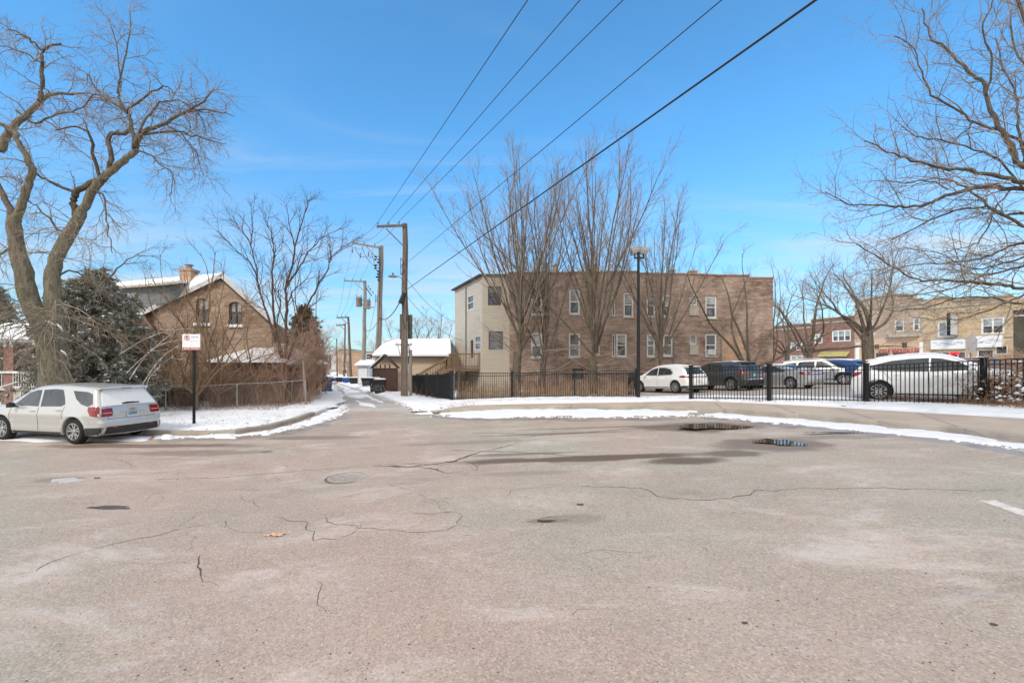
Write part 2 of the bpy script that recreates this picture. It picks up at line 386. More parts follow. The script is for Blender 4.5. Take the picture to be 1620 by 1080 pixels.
WET = [(940, 724, 3.4, .30, .95), (1085, 728, 1.0, .45, .95), (820, 718, 1.6, .14, .6), (1165, 717, .8, .35, .8), (1225, 703, 1.4, .9, .7), (1110, 676, 2.2, 1.0, .8), (950, 676, 3.0, .12, .7),
       (880, 686, 2.4, .18, .6), (175, 802, .36, .13, .95), (420, 714, .22, .2, .75), (320, 716, 2.3, .4, .45), (95, 758, .6, .25, .4), (870, 823, .42, .10, .55), (1400, 668, 4, .5, .25), (500, 692, 1.8, .45, .5), (1340, 690, 3.0, .35, .4), (860, 650, 4.5, .7, .4), (230, 705, 3.5, .35, .75), (740, 700, 2.4, .3, .3), (905, 820, .5, .2, .3), (830, 748, 1.2, .2, .25)]
m_road = roadmat()
arr_mesh('road', np.stack([X.ravel(), Y.ravel(), Z.ravel()], 1), F, m_road)
def roadz(x, y): return T(x, y) + float((fbm(np.array([x]), np.array([y]), .25, 3)[0] - .45) * .05 * min(1, max(0, (24 - y) / 10)))

def concretemat(name, c, joint=1.5, c2=None):
    t = NT(name); v = t.coord('Object'); n = t.noise(v, .8, 6, .7); f = t.noise(v, 30, 3, .7)
    cc = t.mix(t.ramp(n, .35, .65), c, c2 or tuple(x * .8 for x in c)); cc = t.mix(t.ramp(f, .5, .75, 0, .3), cc, tuple(x * .6 for x in c))
    t.set(Base_Color=cc, Roughness=.7); t.bump(f, .3, .008); return t.m
m_walk = concretemat('sidewalk_concrete', (.50, .40, .31), c2=(.41, .335, .27)); m_alley = concretemat('alley_concrete', (.50, .46, .42), c2=(.38, .34, .31))
m_lot = concretemat('lot_asphalt', (.40, .36, .325), c2=(.29, .26, .24)); m_curb = concretemat('curb_concrete', (.42, .37, .31), c2=(.30, .26, .22))
m_litter = M('leaf_litter', (.27, .19, .125), .95, 0, .3, 3, .8, 25, c2=(.5, .46, .42), lo=.45, hi=.68, bd=.04)

leftfront = [(-700, 676), (-200, 682), (100, 686), (255, 688), (330, 689), (372, 686), (420, 679), (460, 669), (497, 656)]
leftalley = [(525, 645), (543, 636), (540, 626), (528, 614), (520, 606), (516, 600), (512.5, 590)]
lp = G(*leftfront) + G(*leftalley)
slab('ground_left', lp + [(-60, 140), (-300, 140), (-300, 10)], .12, .2, m_snowyard, 1.0)
rightfront = [(684, 655), (712, 652), (800, 648), (940, 646), (1090, 649), (1200, 656), (1300, 664), (1400, 673), (1500, 683), (1620, 699), (1900, 745), (2300, 830)]
rightalley = [(514.5, 590), (521, 600), (537, 606), (562, 614), (600, 627), (640, 642)]
rp = G(*rightalley) + G(*rightfront)
slab('ground_right', rp + [(300, 5), (300, 140), (-40, 140)], .12, .2, m_snowyard, 1.0)
# curbs: concrete lip along both corners
def edgestrip(name, px, w, off, thick, mat, inward=1, ext=0):
    pts = [V((*q, 0)) for q in G(*px)]; mb = MB(); L = []; 
    dense = []
    for i in range(len(pts) - 1):
        n = max(1, int((pts[i + 1] - pts[i]).length / .5))
        for k in range(n): dense.append(pts[i].lerp(pts[i + 1], k / n))
    dense.append(pts[-1]); vs = []
    for i, p in enumerate(dense):
        d = (dense[min(i + 1, len(dense) - 1)] - dense[max(i - 1, 0)]).normalized(); n = V((-d.y, d.x, 0)) * inward
        a = p - n * .03; b = p + n * w; z = T(p.x, p.y)
        vs += [(a.x, a.y, z + off - thick), (a.x - 0, a.y, z + off - .015), (a.x + n.x * .02, a.y + n.y * .02, z + off), (b.x, b.y, z + off), (b.x, b.y, z + off - .05)]
    fs = [[i * 5 + k, i * 5 + k + 1, i * 5 + k + 6, i * 5 + k + 5] for i in range(len(dense) - 1) for k in range(4)]
    mb.add(vs, fs); o = mb.build(name, mat); o['kind'] = 'structure'; return o
edgestrip('curb_left', leftfront, .17, .135, .2, m_curb)
edgestrip('curb_right', rightfront, .17, .135, .2, m_curb)
# sidewalk on the right corner
swtop = [(690, 652), (705, 646), (740, 641), (860, 638), (1000, 636), (1100, 634), (1200, 638), (1300, 643), (1400, 649), (1500, 655), (1620, 662), (1900, 680), (2300, 700)]
swt = [(P(a, b, .12).x, P(a, b, .12).y) for a, b in swtop]
rf = [V((*q, 0)) for q in G(*rightfront)]
swb = []
for i, p in enumerate(rf):
    d = (rf[min(i + 1, len(rf) - 1)] - rf[max(i - 1, 0)]).normalized(); q = p + V((-d.y, d.x, 0)) * .175; swb.append((q.x, q.y))
slab('sidewalk', swb + swt[::-1], .124, .01, m_walk, 1.5)
# expansion joints
mb = MB()
for a, b in [((1010, 646), (1030, 637)), ((1280, 661), (1225, 640)), ((1420, 674), (1325, 645)), ((1560, 690), (1450, 652)), ((900, 646), (905, 638)), ((1150, 652), (1130, 636))]:
    p = P(*a, .1285); q = P(*b, .1285)
    pts = [p.lerp(q, k / 4) for k in range(5)]
    for k in range(4):
        u, w_ = pts[k], pts[k + 1]; n = (w_ - u).cross(V((0, 0, 1))).normalized() * .009
        z = lambda c: V((c.x, c.y, T(c.x, c.y) + .1275)); mb.add([z(u - n), z(u + n), z(w_ + n), z(w_ - n)], [(0, 1, 2, 3)])
o = mb.build('sidewalk_joint', M('joint_dark', (.12, .1, .085), .9), fix=False); o['kind'] = 'structure'
# parking lot
lot = [(P(a, b, .12).x, P(a, b, .12).y) for a, b in [(1013, 627), (1045, 630), (1100, 630.5), (1240, 628), (1370, 631), (1480, 640), (1620, 650), (2000, 664)]]
slab('parking_lot', lot + [(60, 22), (60, 60), (5, 36)], .124, .01, m_lot, 2.0)
# alley paving and a second far strip
al = G((541, 650), (543, 636), (540, 626), (528, 614), (520, 606), (514, 596)) + G((517.5, 596), (537, 606), (562, 614), (600, 627), (640, 642), (662, 652))
slab('alley', al, .006, .01, m_alley, 1.0)
# bare soil under the dry plants behind the iron fence
lt = [(P(a, b, .12).x, P(a, b, .12).y) for a, b in [(720, 633), (800, 631), (900, 629), (1005, 628), (1012, 608), (900, 606), (730, 610)]]
slab('soil_strip', lt, .125, .005, m_litter, 2.0)

# snow sheets: height grows inward from an uneven rim, so the edges melt into the ground
def snow_sheet(name, poly, off, h=.05, cell=.12, rag=.35, ns=.9, mat=m_snow, holes=0.0):
    a = np.array(poly); x0, y0 = a.min(0) - .3; x1, y1 = a.max(0) + .3
    gx = np.arange(x0, x1, cell); gy = np.arange(y0, y1, cell); X, Y = np.meshgrid(gx, gy)
    sd = sdist(a, X, Y) + (fbm(X, Y, ns, 5) - .47) * rag * 2 - holes * np.clip(fbm(X + 40, Y, ns * 1.3, 4) - .5, 0, 1) * 6
    hgt = h * (1 - np.exp(-np.clip(sd, -1, 9) / (.35 * max(rag, .2)))) * (0.4 + 1.2 * fbm(X, Y, 3, 4))
    base = terr(X, Y) + off + (np.where(Y < 30, (fbm(X, Y, .25, 3) - .45) * .05 * np.clip((24 - Y) / 10, 0, 1), 0) if off < .05 else 0)
    Z = base + np.where(sd < 0, np.maximum(hgt, -.03), hgt)
    keep = (sd > -.12); I = np.arange(X.size).reshape(X.shape)
    k = keep[:-1, :-1] & keep[:-1, 1:] & keep[1:, 1:] & keep[1:, :-1]
    F = np.stack([I[:-1, :-1], I[:-1, 1:], I[1:, 1:], I[1:, :-1]], -1)[k]
    u, inv = np.unique(F, return_inverse=True)
    if len(u) == 0: return
    vv = np.stack([X.ravel()[u], Y.ravel()[u], Z.ravel()[u]], 1)
    return arr_mesh(name, vv, inv.reshape(F.shape), mat)
snow_sheet('snow_gutter', G((1105, 652), (1200, 657), (1300, 665), (1400, 674), (1500, 684), (1620, 700), (1800, 728), (1800, 742), (1620, 711), (1500, 695), (1400, 686), (1300, 675), (1200, 667), (1150, 661), (1105, 657)), .0, .035, .05, .50, ns=1.6, holes=.16, mat=m_snowd)
snow_sheet('snow_gutter', G((655, 652), (712, 652), (800, 648), (940, 646), (1090, 650), (1092, 658), (1000, 660), (860, 659), (790, 661), (740, 662), (690, 657)), .0, .04, .07, .50, ns=1.3, holes=.16, mat=m_snowd)
snow_sheet('snow_gutter', G((250, 689), (372, 687), (420, 681), (470, 668), (500, 657), (528, 646), (545, 640), (548, 650), (520, 663), (470, 678), (420, 686), (372, 690), (330, 693), (250, 693)), .0, .035, .05, .40, ns=1.8, holes=.12, mat=m_snowd)
snow_sheet('snow_gutter', G((-200, 684), (100, 687), (240, 690), (230, 697), (180, 696), (60, 699), (-200, 692)), .0, .05, .08, .3)
# snow on the yards
def GO(*px): return [(P(a, b, .12).x, P(a, b, .12).y) for a, b in px]
snow_sheet('snow_verge', GO((1012, 636), (1060, 633), (1100, 634), (1200, 636), (1300, 641), (1400, 647), (1500, 653), (1620, 660), (1800, 671), (1800, 655), (1620, 642), (1500, 638), (1400, 631), (1240, 627), (1100, 627), (1012, 628)), .12, .08, .07, .42, ns=1.3, holes=.14, mat=m_snowd)
snow_sheet('snow_verge', GO((705, 645), (740, 640), (860, 637), (1000, 635.5), (1050, 634), (1020, 628), (900, 628), (800, 630), (700, 633), (640, 622), (610, 614), (600, 622), (640, 637), (668, 648)), .12, .09, .08, .42, ns=1.3, holes=.14, mat=m_snowd)
snow_sheet('snow_verge', [(x, y) for x, y in G((658, 653), (640, 641), (600, 626), (562, 613), (537, 605), (521, 599))] + G((530, 599), (560, 604), (600, 616), (650, 630), (700, 643), (706, 650)), .10, .10, .12, .3)
snow_sheet('snow_verge', G((516, 600), (520, 606), (528, 614), (540, 626), (543, 637), (520, 648), (490, 655), (455, 664), (440, 650), (480, 640), (500, 622), (506, 606)), .11, .10, .10, .3)
snow_sheet('snow_lawn', GO((-500, 668), (60, 680), (255, 681), (365, 679), (420, 671), (450, 661), (470, 652), (470, 648), (250, 650), (-100, 648), (-500, 640)), .12, .05, .12, .35, holes=.10, mat=m_snowyard)
# alley snow islands between the wheel tracks
for i, q in enumerate([((548, 612), (575, 622), (580, 629), (566, 631), (548, 626), (541, 617)), ((560, 632), (590, 640), (596, 645), (570, 640)), ((531, 606), (545, 611), (552, 613), (538, 612)), ((524, 602), (532, 604), (530, 606), (524, 604)), ((566, 618), (600, 632), (606, 637), (585, 632))]):
    snow_sheet('snow_patch', G(*q), .006, .035, .12, .22)
snow_sheet('snow_patch', G((760, 655), (830, 650), (900, 655), (830, 659)), .0, .05, .08, .2)
for q in [((335, 688), (372, 688), (374, 694), (337, 694)), ((412, 684), (428, 682), (428, 688), (412, 689)), ((253, 689), (275, 690), (272, 695), (256, 695))]:
    snow_sheet('snow_clump', G(*q), .0, .09, .05, .1)

m_melt = M('melt_margin', (.25, .20, .165), .42, 0, .3, 1.6, .3, 40, c2=(.36, .31, .275))
snow_sheet('melt_water', G((1100, 656), (1200, 664), (1300, 673), (1400, 683), (1500, 692), (1620, 708), (1800, 736), (1800, 756), (1620, 722), (1500, 702), (1400, 691), (1300, 680), (1200, 671), (1120, 662)), .0, .008, .06, .55, ns=1.1, mat=m_melt)
snow_sheet('melt_water', G((690, 656), (800, 658), (940, 658), (1095, 656), (1095, 664), (1000, 667), (860, 665), (740, 666), (690, 661)), .0, .008, .07, .6, ns=.9, mat=m_melt)
snow_sheet('melt_water', G((250, 691), (372, 690), (420, 686), (470, 677), (520, 662), (545, 650), (556, 656), (525, 670), (470, 686), (420, 693), (372, 696), (250, 698)), .0, .008, .06, .55, ns=1.1, mat=m_melt)
# cracks, patches and marks in the asphalt
def ribbon(name, pxs, w, mat, lift=.003, jit=.05, seg=.10, taper=True):
    mb = MB()
    for line, ww in pxs:
        pts = [P(*q) for q in line]; dense = []
        for i in range(len(pts) - 1):
            n = max(1, int((pts[i + 1] - pts[i]).length / seg))
            for k in range(n): dense.append(pts[i].lerp(pts[i + 1], k / n))
        dense.append(pts[-1]); jx = jy = 0; vs = []
        for i, p in enumerate(dense):
            jx = jx * .72 + R.uniform(-1, 1) * jit; jy = jy * .72 + R.uniform(-1, 1) * jit
            q = V((p.x + jx, p.y + jy, 0)); d = (dense[min(i + 1, len(dense) - 1)] - dense[max(i - 1, 0)]); d.z = 0; d.normalize()
            n = V((-d.y, d.x, 0)); f = ww * w * min(1.5, max(.36, p.y / 8 - .12)) * R.uniform(.25, 1.2) * (min(1, i / 4 + .15, (len(dense) - 1 - i) / 6 + .1) if taper else 1)
            for sgn in (-1, 1):
                c = q + n * f * sgn * .5; vs.append((c.x, c.y, roadz(c.x, c.y) + lift))
        mb.add(vs, [[2 * i, 2 * i + 1, 2 * i + 3, 2 * i + 2] for i in range(len(dense) - 1)])
    o = mb.build(name, mat, fix=False); o['kind'] = 'structure'; return o
m_crack = M('crack_dark', (.10, .08, .07), .95, 0, .4, 20, 0); m_tar = M('crack_soft', (.17, .14, .12), .9, 0, .4, 20, 0)
ribbon('road_crack', [([(590, 735), (620, 736), (650, 738), (665, 735), (700, 731), (722, 728), (745, 718), (765, 714)], 3.4), ([(665, 735), (690, 742), (715, 747), (728, 745)], 2.4), ([(590, 735), (640, 731), (700, 734), (722, 728)], 1.2), ([(765, 714), (800, 706), (820, 700)], 1.5), ([(722, 728), (740, 730), (752, 745)], .9),
    ([(0, 915), (55, 900), (110, 878), (180, 858), (245, 846), (278, 838), (300, 834), (345, 826)], .9), ([(278, 838), (315, 815), (330, 805)], .6), ([(300, 845), (302, 860), (297, 872)], .8),
    ([(335, 870), (318, 880), (316, 898), (335, 910), (360, 921), (370, 922)], 1.4), ([(430, 815), (450, 824), (480, 828), (496, 840), (500, 852), (540, 850), (562, 842), (575, 835), (590, 818)], 1.0),
    ([(504, 810), (514, 825), (545, 830), (575, 835), (620, 836), (700, 838), (728, 828), (733, 815), (730, 812), (605, 812)], .8), ([(415, 845), (375, 842), (345, 826), (360, 815)], .7), ([(700, 838), (745, 845), (770, 862)], .5),
    ([(240, 757), (300, 755), (360, 754), (430, 747), (500, 742), (590, 735)], .7), ([(500, 920), (503, 940), (500, 952), (515, 958), (560, 972)], .9), ([(455, 868), (470, 880), (500, 888)], .6)], .026, m_crack)
ribbon('road_crack', [([(920, 768), (980, 770), (1010, 772), (1040, 783), (1080, 788), (1130, 791), (1160, 788), (1190, 782), (1200, 776), (1240, 774), (1330, 770), (1420, 771), (1500, 773), (1560, 775), (1610, 778)], 1.2),
    ([(800, 788), (815, 776), (880, 768), (920, 768)], .5), ([(1160, 788), (1170, 795)], .6), ([(830, 823), (870, 820), (920, 818)], 1.0), ([(915, 873), (945, 870), (965, 869), (1000, 873), (1030, 876)], .9), ([(810, 850), (845, 836), (860, 825)], .8),
    ([(947, 888), (949, 897), (955, 907)], .9), ([(600, 760), (640, 770), (700, 800), (730, 828)], .35), ([(300, 775), (380, 773), (430, 775)], .5), ([(370, 783), (400, 790), (410, 805), (395, 815)], .5)], .023, m_crack)
ribbon('road_seam', [([(825, 691), (870, 688), (960, 681), (1060, 674), (1110, 672)], 1.0), ([(745, 686), (780, 685), (830, 685)], .7), ([(700, 712), (780, 713), (860, 717), (930, 722)], .8)], .05, m_tar, jit=.03)
fine = []
for k in range(74):
    x, y = R.uniform(120, 800), R.uniform(735, 930)
    if k > 54: x, y = R.uniform(640, 1500), R.uniform(800, 1000)
    l = [(x, y)]; a = R.uniform(0, 6.28)
    for _ in range(R.randint(3, 6)):
        a += R.uniform(-.9, .9); x += math.cos(a) * R.uniform(7, 22); y += math.sin(a) * R.uniform(2, 7); l.append((x, y))
    fine.append((l, R.uniform(.5, 1.1)))
ribbon('road_hairline_crack', fine, .014, m_tar, lift=.002)
# debris specks and grit on the asphalt
mb = MB()
for k in range(170):
    px, py = R.uniform(-20, 1640), 700 + 380 * R.random() ** .8
    p = P(px, py); s = R.uniform(.004, .012) * (1.3 if R.random() < .1 else 1)
    a = R.uniform(0, 6.28); z = roadz(p.x, p.y)
    mb.add([(p.x + math.cos(a + t) * s * u, p.y + math.sin(a + t) * s * u * .6, z + (.002 if t else .008)) for t, u in ((0, .2), (1.2, 1), (2.6, 1.2), (4.1, .8), (5.4, 1.1))], [(0, 1, 2), (0, 2, 3), (0, 3, 4), (0, 4, 1)])
o = mb.build('road_grit', m_crack, fix=False); tag(o, 'scattered dark grit and leaf crumbs on the asphalt', 'grit', kind='stuff')
# worn white paint stroke at the right
p0, p1, p2, p3 = P(1548, 791), P(1575, 791), P(1690, 830), P(1665, 832)
mb = MB(); vs = []
for i in range(13):
    for j in range(3):
        c = p0.lerp(p3, i / 12).lerp(p1.lerp(p2, i / 12), j / 2); c.x += R.uniform(-.012, .012) * (j != 1); vs.append((c.x, c.y, roadz(c.x, c.y) + .003))
mb.add(vs, [[i * 3 + j, i * 3 + j + 1, i * 3 + j + 4, i * 3 + j + 3] for i in range(12) for j in range(2)])
o = mb.build('road_marking', M('worn_road_paint', (.66, .64, .61), .8, 0, .3, 6, .2, c2=(.47, .43, .40)), fix=False); o['kind'] = 'structure'
# puddles with still water
def blob(name, cx, cy, rx, ry, mat, lift, seed, label=None):
    q = P(cx, cy); rr = random.Random(seed); n = 40; ph = [rr.uniform(0, 6.28) for _ in range(4)]
    vs = [(q.x, q.y, 0)]; zz = max(roadz(q.x + a * rx, q.y + b * ry) for a in (-1, 0, 1) for b in (-1, 0, 1)) if lift < 0 else None
    for k in range(n):
        a = 2 * math.pi * k / n; r = 1 + .2 * math.sin(2 * a + ph[0]) + .16 * math.sin(3 * a + ph[1]) + .1 * math.sin(5 * a + ph[2]) + .07 * math.sin(9 * a + ph[3]) + .06 * math.sin(14 * a + ph[1]) + rr.uniform(-.05, .05)
        vs.append((q.x + math.cos(a) * rx * r, q.y + math.sin(a) * ry * r, 0))
    vs = [(x, y, roadz(x, y) + lift) for x, y, z in vs]; zm = max(v[2] for v in vs); vs = [(x, y, zm) for x, y, z in vs]
    mb = MB().add(vs, [(0, k + 1, (k + 1) % n + 1) for k in range(n)]); o = mb.build(name, mat, fix=False, loc=None); o['kind'] = 'structure'; return o
t = NT('puddle_water'); t.set(Base_Color=(.06, .05, .04), Roughness=.03); t.b.inputs['Specular IOR Level'].default_value = .35; m_water = t.m
blob('puddle', 1127, 676, .80, .60, m_water, .001, 3); blob('puddle', 1232, 700, .50, .36, m_water, .001, 5); blob('puddle', 865, 824, .10, .045, m_water, .001, 8); blob('puddle', 1320, 686, .8, .07, m_water, .001, 9)
t = NT('wet_film'); blob('puddle', 175, 802, .30, .085, M('dark_wet_patch', (.10, .085, .07), .3, 0, .3, 3, .2), .002, 12)

# crumbs and lumps of ploughed snow along the rims
def crumbs(line, n, spread, off, s0, s1, seed, label):
    rr = random.Random(seed); pts = [V((*q, 0)) for q in G(*line)]; seg = [(pts[i + 1] - pts[i]).length for i in range(len(pts) - 1)]; tot = sum(seg); mb = MB()
    for k in range(n):
        s = rr.uniform(0, tot); i = 0
        while s > seg[i] and i < len(seg) - 1: s -= seg[i]; i += 1
        q = pts[i].lerp(pts[i + 1], s / seg[i]); q.x += rr.gauss(0, spread); q.y += rr.gauss(0, spread); q.z = (roadz(q.x, q.y) if off < .05 else T(q.x, q.y)) + off
        sz = rr.uniform(s0, s1) * (2 if rr.random() < .08 else 1); m = 7; ph = rr.uniform(0, 6)
        vs = [q + V((0, 0, sz * rr.uniform(.5, .9)))]
        for h_, k_ in ((.35, .75), (-.1, 1.1)):
            for j in range(m): a = ph + 6.283 * j / m; r_ = sz * k_ * rr.uniform(.7, 1.3); vs.append(q + V((math.cos(a) * r_ * 1.4, math.sin(a) * r_, h_ * sz)))
        mb.add(vs, [(0, 1 + j, 1 + (j + 1) % m) for j in range(m)] + [(1 + j, 1 + m + j, 1 + m + (j + 1) % m, 1 + (j + 1) % m) for j in range(m)])
    o = mb.build('snow_crumbs', m_snowd, fix=False, smooth=180); tag(o, label, 'snow', kind='stuff')
crumbs([(1100, 657), (1200, 666), (1300, 674), (1400, 684), (1500, 694), (1620, 711)], 260, .10, .0, .012, .045, 1, 'crumbs of ploughed snow along the right gutter')
crumbs([(690, 657), (790, 661), (860, 660), (1000, 660), (1095, 658)], 220, .12, .0, .012, .05, 2, 'crumbs of ploughed snow along the middle gutter')
crumbs([(250, 692), (372, 690), (420, 686), (470, 677), (520, 663), (548, 649)], 220, .10, .0, .012, .05, 3, 'crumbs of ploughed snow along the left corner')
crumbs([(1100, 636), (1200, 638), (1300, 643), (1400, 649), (1500, 655), (1620, 662)], 260, .07, .13, .012, .05, 4, 'crumbs of snow along the back of the sidewalk')
crumbs([(740, 641), (860, 638), (1000, 636), (1095, 634)], 200, .09, .13, .012, .05, 5, 'crumbs of snow on the verge edge left of the lamp post')
crumbs([(545, 648), (543, 636), (540, 626), (528, 614)], 90, .12, .01, .012, .05, 6, 'crumbs of snow on the left rim of the alley')
crumbs([(662, 652), (640, 642), (600, 627), (562, 614)], 110, .12, .01, .012, .05, 7, 'crumbs of snow on the right rim of the alley')
# ------------------------------------------------------------------ vehicles
def catmull(pts, n=4, closed=False):
    out = []; N = len(pts)
    for i in range(N - 1):
        p0 = pts[max(i - 1, 0)]; p1 = pts[i]; p2 = pts[i + 1]; p3 = pts[min(i + 2, N - 1)]
        for k in range(n):
            t = k / n
            out.append(tuple(.5 * ((2 * b) + (-a + c) * t + (2 * a - 5 * b + 4 * c - d) * t * t + (-a + 3 * b - 3 * c + d) * t ** 3) for a, b, c, d in zip(p0, p1, p2, p3)))
    out.append(tuple(pts[-1])); return out
class Car:
    def __init__(s, S): 
        s.S = S; top = catmull(S['top'], 4); zb = S['zb']; R_ = S['ra']; zc = S['rw']
        def arch(xc, rev):
            a0 = math.asin(max(-1, (zb - zc) / R_)); n = 14
            return [(xc + R_ * math.cos(a), zc + R_ * math.sin(a)) for a in np.linspace(a0, math.pi - a0, n)]
        bot = [(top[-1][0] - .12, zb)] + arch(S['xf'], 0) + arch(S['xr'], 0) + [(top[0][0] + .12, zb)]
        s.top = top; s.out = top + bot; s.np = np.array(s.out)
        s.topnp = np.array(top); s.x0 = min(p[0] for p in top); s.x1 = max(p[0] for p in top); s.nt = len(top)
        L = [0]
        for a, b in zip(top, top[1:]): L.append(L[-1] + math.hypot(b[0] - a[0], b[1] - a[1]))
        s.L = L
    def dline(s, pts, x, z):
        d = np.full(x.shape, 1e9)
        for a, b in zip(pts[:-1], pts[1:]):
            e = b - a; t = np.clip(((x - a[0]) * e[0] + (z - a[1]) * e[1]) / ((e ** 2).sum() + 1e-12), 0, 1)
            d = np.minimum(d, np.hypot(x - a[0] - e[0] * t, z - a[1] - e[1] * t))
        return d
    def w(s, x, z, edge=True):
        S = s.S; x = np.asarray(x, float); z = np.asarray(z, float)
        w = np.full(x.shape, S['hw'])
        w = w - .05 * np.clip((.5 - z) / .3, 0, 1) ** 2
        bz = S['belt']; w = w - S['tumble'] * np.maximum(0, z - bz) - .02 * np.clip((z - bz + .12) / .12, 0, 1)
        w = w + .014 * np.exp(-((z - (bz - .17)) / .05) ** 2) - .012 * np.exp(-((z - .52) / .09) ** 2)
        for xc in (S['xf'], S['xr']):
            r = np.hypot(x - xc, z - S['rw']); w = w + .022 * np.clip(1 - np.abs(r - S['ra'] - .03) / .09, 0, 1)
        rr, rf = S.get('Rr', .28), S.get('Rf', .45)
        d0 = np.clip(x - s.x0, 0, rr) / rr; d1 = np.clip(s.x1 - x, 0, rf) / rf
        w = w - S.get('cr', .13) * (1 - np.sqrt(1 - (1 - d0) ** 2)) - S.get('cf', .2) * (1 - np.sqrt(1 - (1 - d1) ** 2))
        w = w - .05 * np.clip((x - S['xf'] + .2) / (s.x1 - S['xf']), 0, 1)
        r = S.get('r', .07)
        if edge:
            d = s.dline(s.topnp, x, z); q = 1 - np.clip(d / r, 0, 1); w = w - r * (1 - np.sqrt(1 - q * q))
            d = s.dline(s.np[s.nt - 1:], x, z); q = 1 - np.clip(d / .02, 0, 1); w = w - .02 * (1 - np.sqrt(1 - q * q))
        return w
    def surf(s, poly, res, sgn, off, rings=(), thick=0):
        """triangulated side patch over polygon (x,z) laid on the body flank"""
        P_ = []; 
        for a, b in zip(poly, poly[1:] + poly[:1]):
            n = max(1, int(math.hypot(b[0] - a[0], b[1] - a[1]) / res + .5))
            for k in range(n): P_.append((a[0] + (b[0] - a[0]) * k / n, a[1] + (b[1] - a[1]) * k / n))
        pn = np.array(P_); n = len(P_); extra = []
        for d in rings:
            t = np.roll(pn, -1, 0) - np.roll(pn, 1, 0); t /= np.hypot(t[:, 0], t[:, 1])[:, None] + 1e-9
            for sg in (1, -1):
                q = pn + sg * d * np.stack([-t[:, 1], t[:, 0]], 1); sd = sdist(pn, q[:, 0], q[:, 1]); extra += q[sd > d * .93].tolist()
        x0, z0 = pn.min(0); x1, z1 = pn.max(0)
        g = np.stack(np.meshgrid(np.arange(x0, x1, res) + res / 2, np.arange(z0, z1, res) + res / 2), -1).reshape(-1, 2)
        if len(g):
            sd = sdist(pn, g[:, 0], g[:, 1]); extra += g[sd > max(res * .5, (max(rings) * 1.15 if rings else 0))].tolist()
        pts = [V(p) for p in P_ + extra]
        r = geometry.delaunay_2d_cdt(pts, [], [list(range(n))], 1, 1e-6)
        co = np.array([tuple(v) for v in r[0]]); ww = s.w(co[:, 0], co[:, 1]) + off
        # boundary order is preserved for the ribbon join
        return [(a, sgn * b, c) for (a, c), b in zip(co, ww)], [list(f) if sgn < 0 else list(f)[::-1] for f in r[2]], pn
    def body(s, mb):
        for sg in (1, -1):
            vs, fs, bd = s.surf(s.out, .065, sg, 0, (.012, .03, .06)); mb.add(vs, fs)
        W_ = s.w(bd[:, 0], bd[:, 1]); n = len(bd); K = 10
        tl = bd[:, :]; isup = np.zeros(n)
        nn = np.roll(bd, -1, 0) - np.roll(bd, 1, 0); nn /= np.hypot(nn[:, 0], nn[:, 1])[:, None] + 1e-9; nrm = np.stack([-nn[:, 1], nn[:, 0]], 1)
        dt = s.dline(s.topnp, bd[:, 0], bd[:, 1]); isup = (dt < .001)
        vs = []
        for i in range(n):
            for k in range(K + 1):
                t = -1 + 2 * k / K; c = s.S.get('crown', .035) * (1 - t * t) * isup[i]
                vs.append((bd[i, 0] + nrm[i, 0] * c, t * W_[i], bd[i, 1] + nrm[i, 1] * c))
        mb.add(vs, [[i * (K + 1) + k, i * (K + 1) + k + 1, ((i + 1) % n) * (K + 1) + k + 1, ((i + 1) % n) * (K + 1) + k] for i in range(n) for k in range(K)])
    def at(s, sv):
        L = s.L; sv = min(max(sv, 0), L[-1]); i = 0
        while i < len(L) - 2 and L[i + 1] < sv: i += 1
        t = (sv - L[i]) / (L[i + 1] - L[i] + 1e-9); a, b = s.top[i], s.top[i + 1]
        d = (b[0] - a[0], b[1] - a[1]); l = math.hypot(*d) + 1e-9
        return (a[0] + d[0] * t, a[1] + d[1] * t), (-d[1] / l, d[0] / l)
    def sof(s, z=None, x=None, front=False):
        """arc position on the upper outline for a height at the rear (or front) or for a given x"""
        rng = range(s.nt - 1) if not front else range(s.nt - 2, -1, -1)
        for i in rng:
            a, b = s.top[i], s.top[i + 1]; k = 1 if z is not None else 0; q = z if z is not None else x
            lo, hi = sorted((a[k], b[k]))
            if lo <= q <= hi and hi > lo: return s.L[i] + (q - a[k]) / (b[k] - a[k]) * (s.L[i + 1] - s.L[i])
        return 0
    def rib(s, mb, s0, s1, t0, t1, off, thick=0, shape=None, n=10, m=10):
        """patch on the ribbon surface; t in metres when |t|>1 handled by shape"""
        def pt(sv, y, o):
            p, nr = s.at(sv); we = float(s.w(np.array([p[0]]), np.array([p[1]]))[0]); y = max(-we, min(we, y)); c = s.S.get('crown', .035) * (1 - (y / we) ** 2) + o
            return (p[0] + nr[0] * c, y, p[1] + nr[1] * c), we
        for o, flip in ((off, 0),) + (((off - thick, 1),) if thick else ()):
            vs = []
            for i in range(n + 1):
                sv = s0 + (s1 - s0) * i / n; _, we = pt(sv, 0, 0)
                a, b = (t0 * we, t1 * we) if shape is None else shape(i / n, we)
                for k in range(m + 1): vs.append(pt(sv, a + (b - a) * k / m, o)[0])
            mb.add(vs, [[i * (m + 1) + k, i * (m + 1) + k + 1, (i + 1) * (m + 1) + k + 1, (i + 1) * (m + 1) + k] for i in range(n) for k in range(m)])
            if thick and not flip: top0 = len(mb.v) - len(vs); nv = len(vs)
        if thick:
            b0 = top0; ring = [k for k in range(m + 1)] + [(i + 1) * (m + 1) + m for i in range(n)] + [n * (m + 1) + m - 1 - k for k in range(m)] + [(n - 1 - i) * (m + 1) for i in range(n - 1)]
            for a, b in zip(ring, ring[1:] + ring[:1]): mb.f.append([b0 + a, b0 + b, b0 + b + nv, b0 + a + nv]); mb.mi.append(mb.cur)
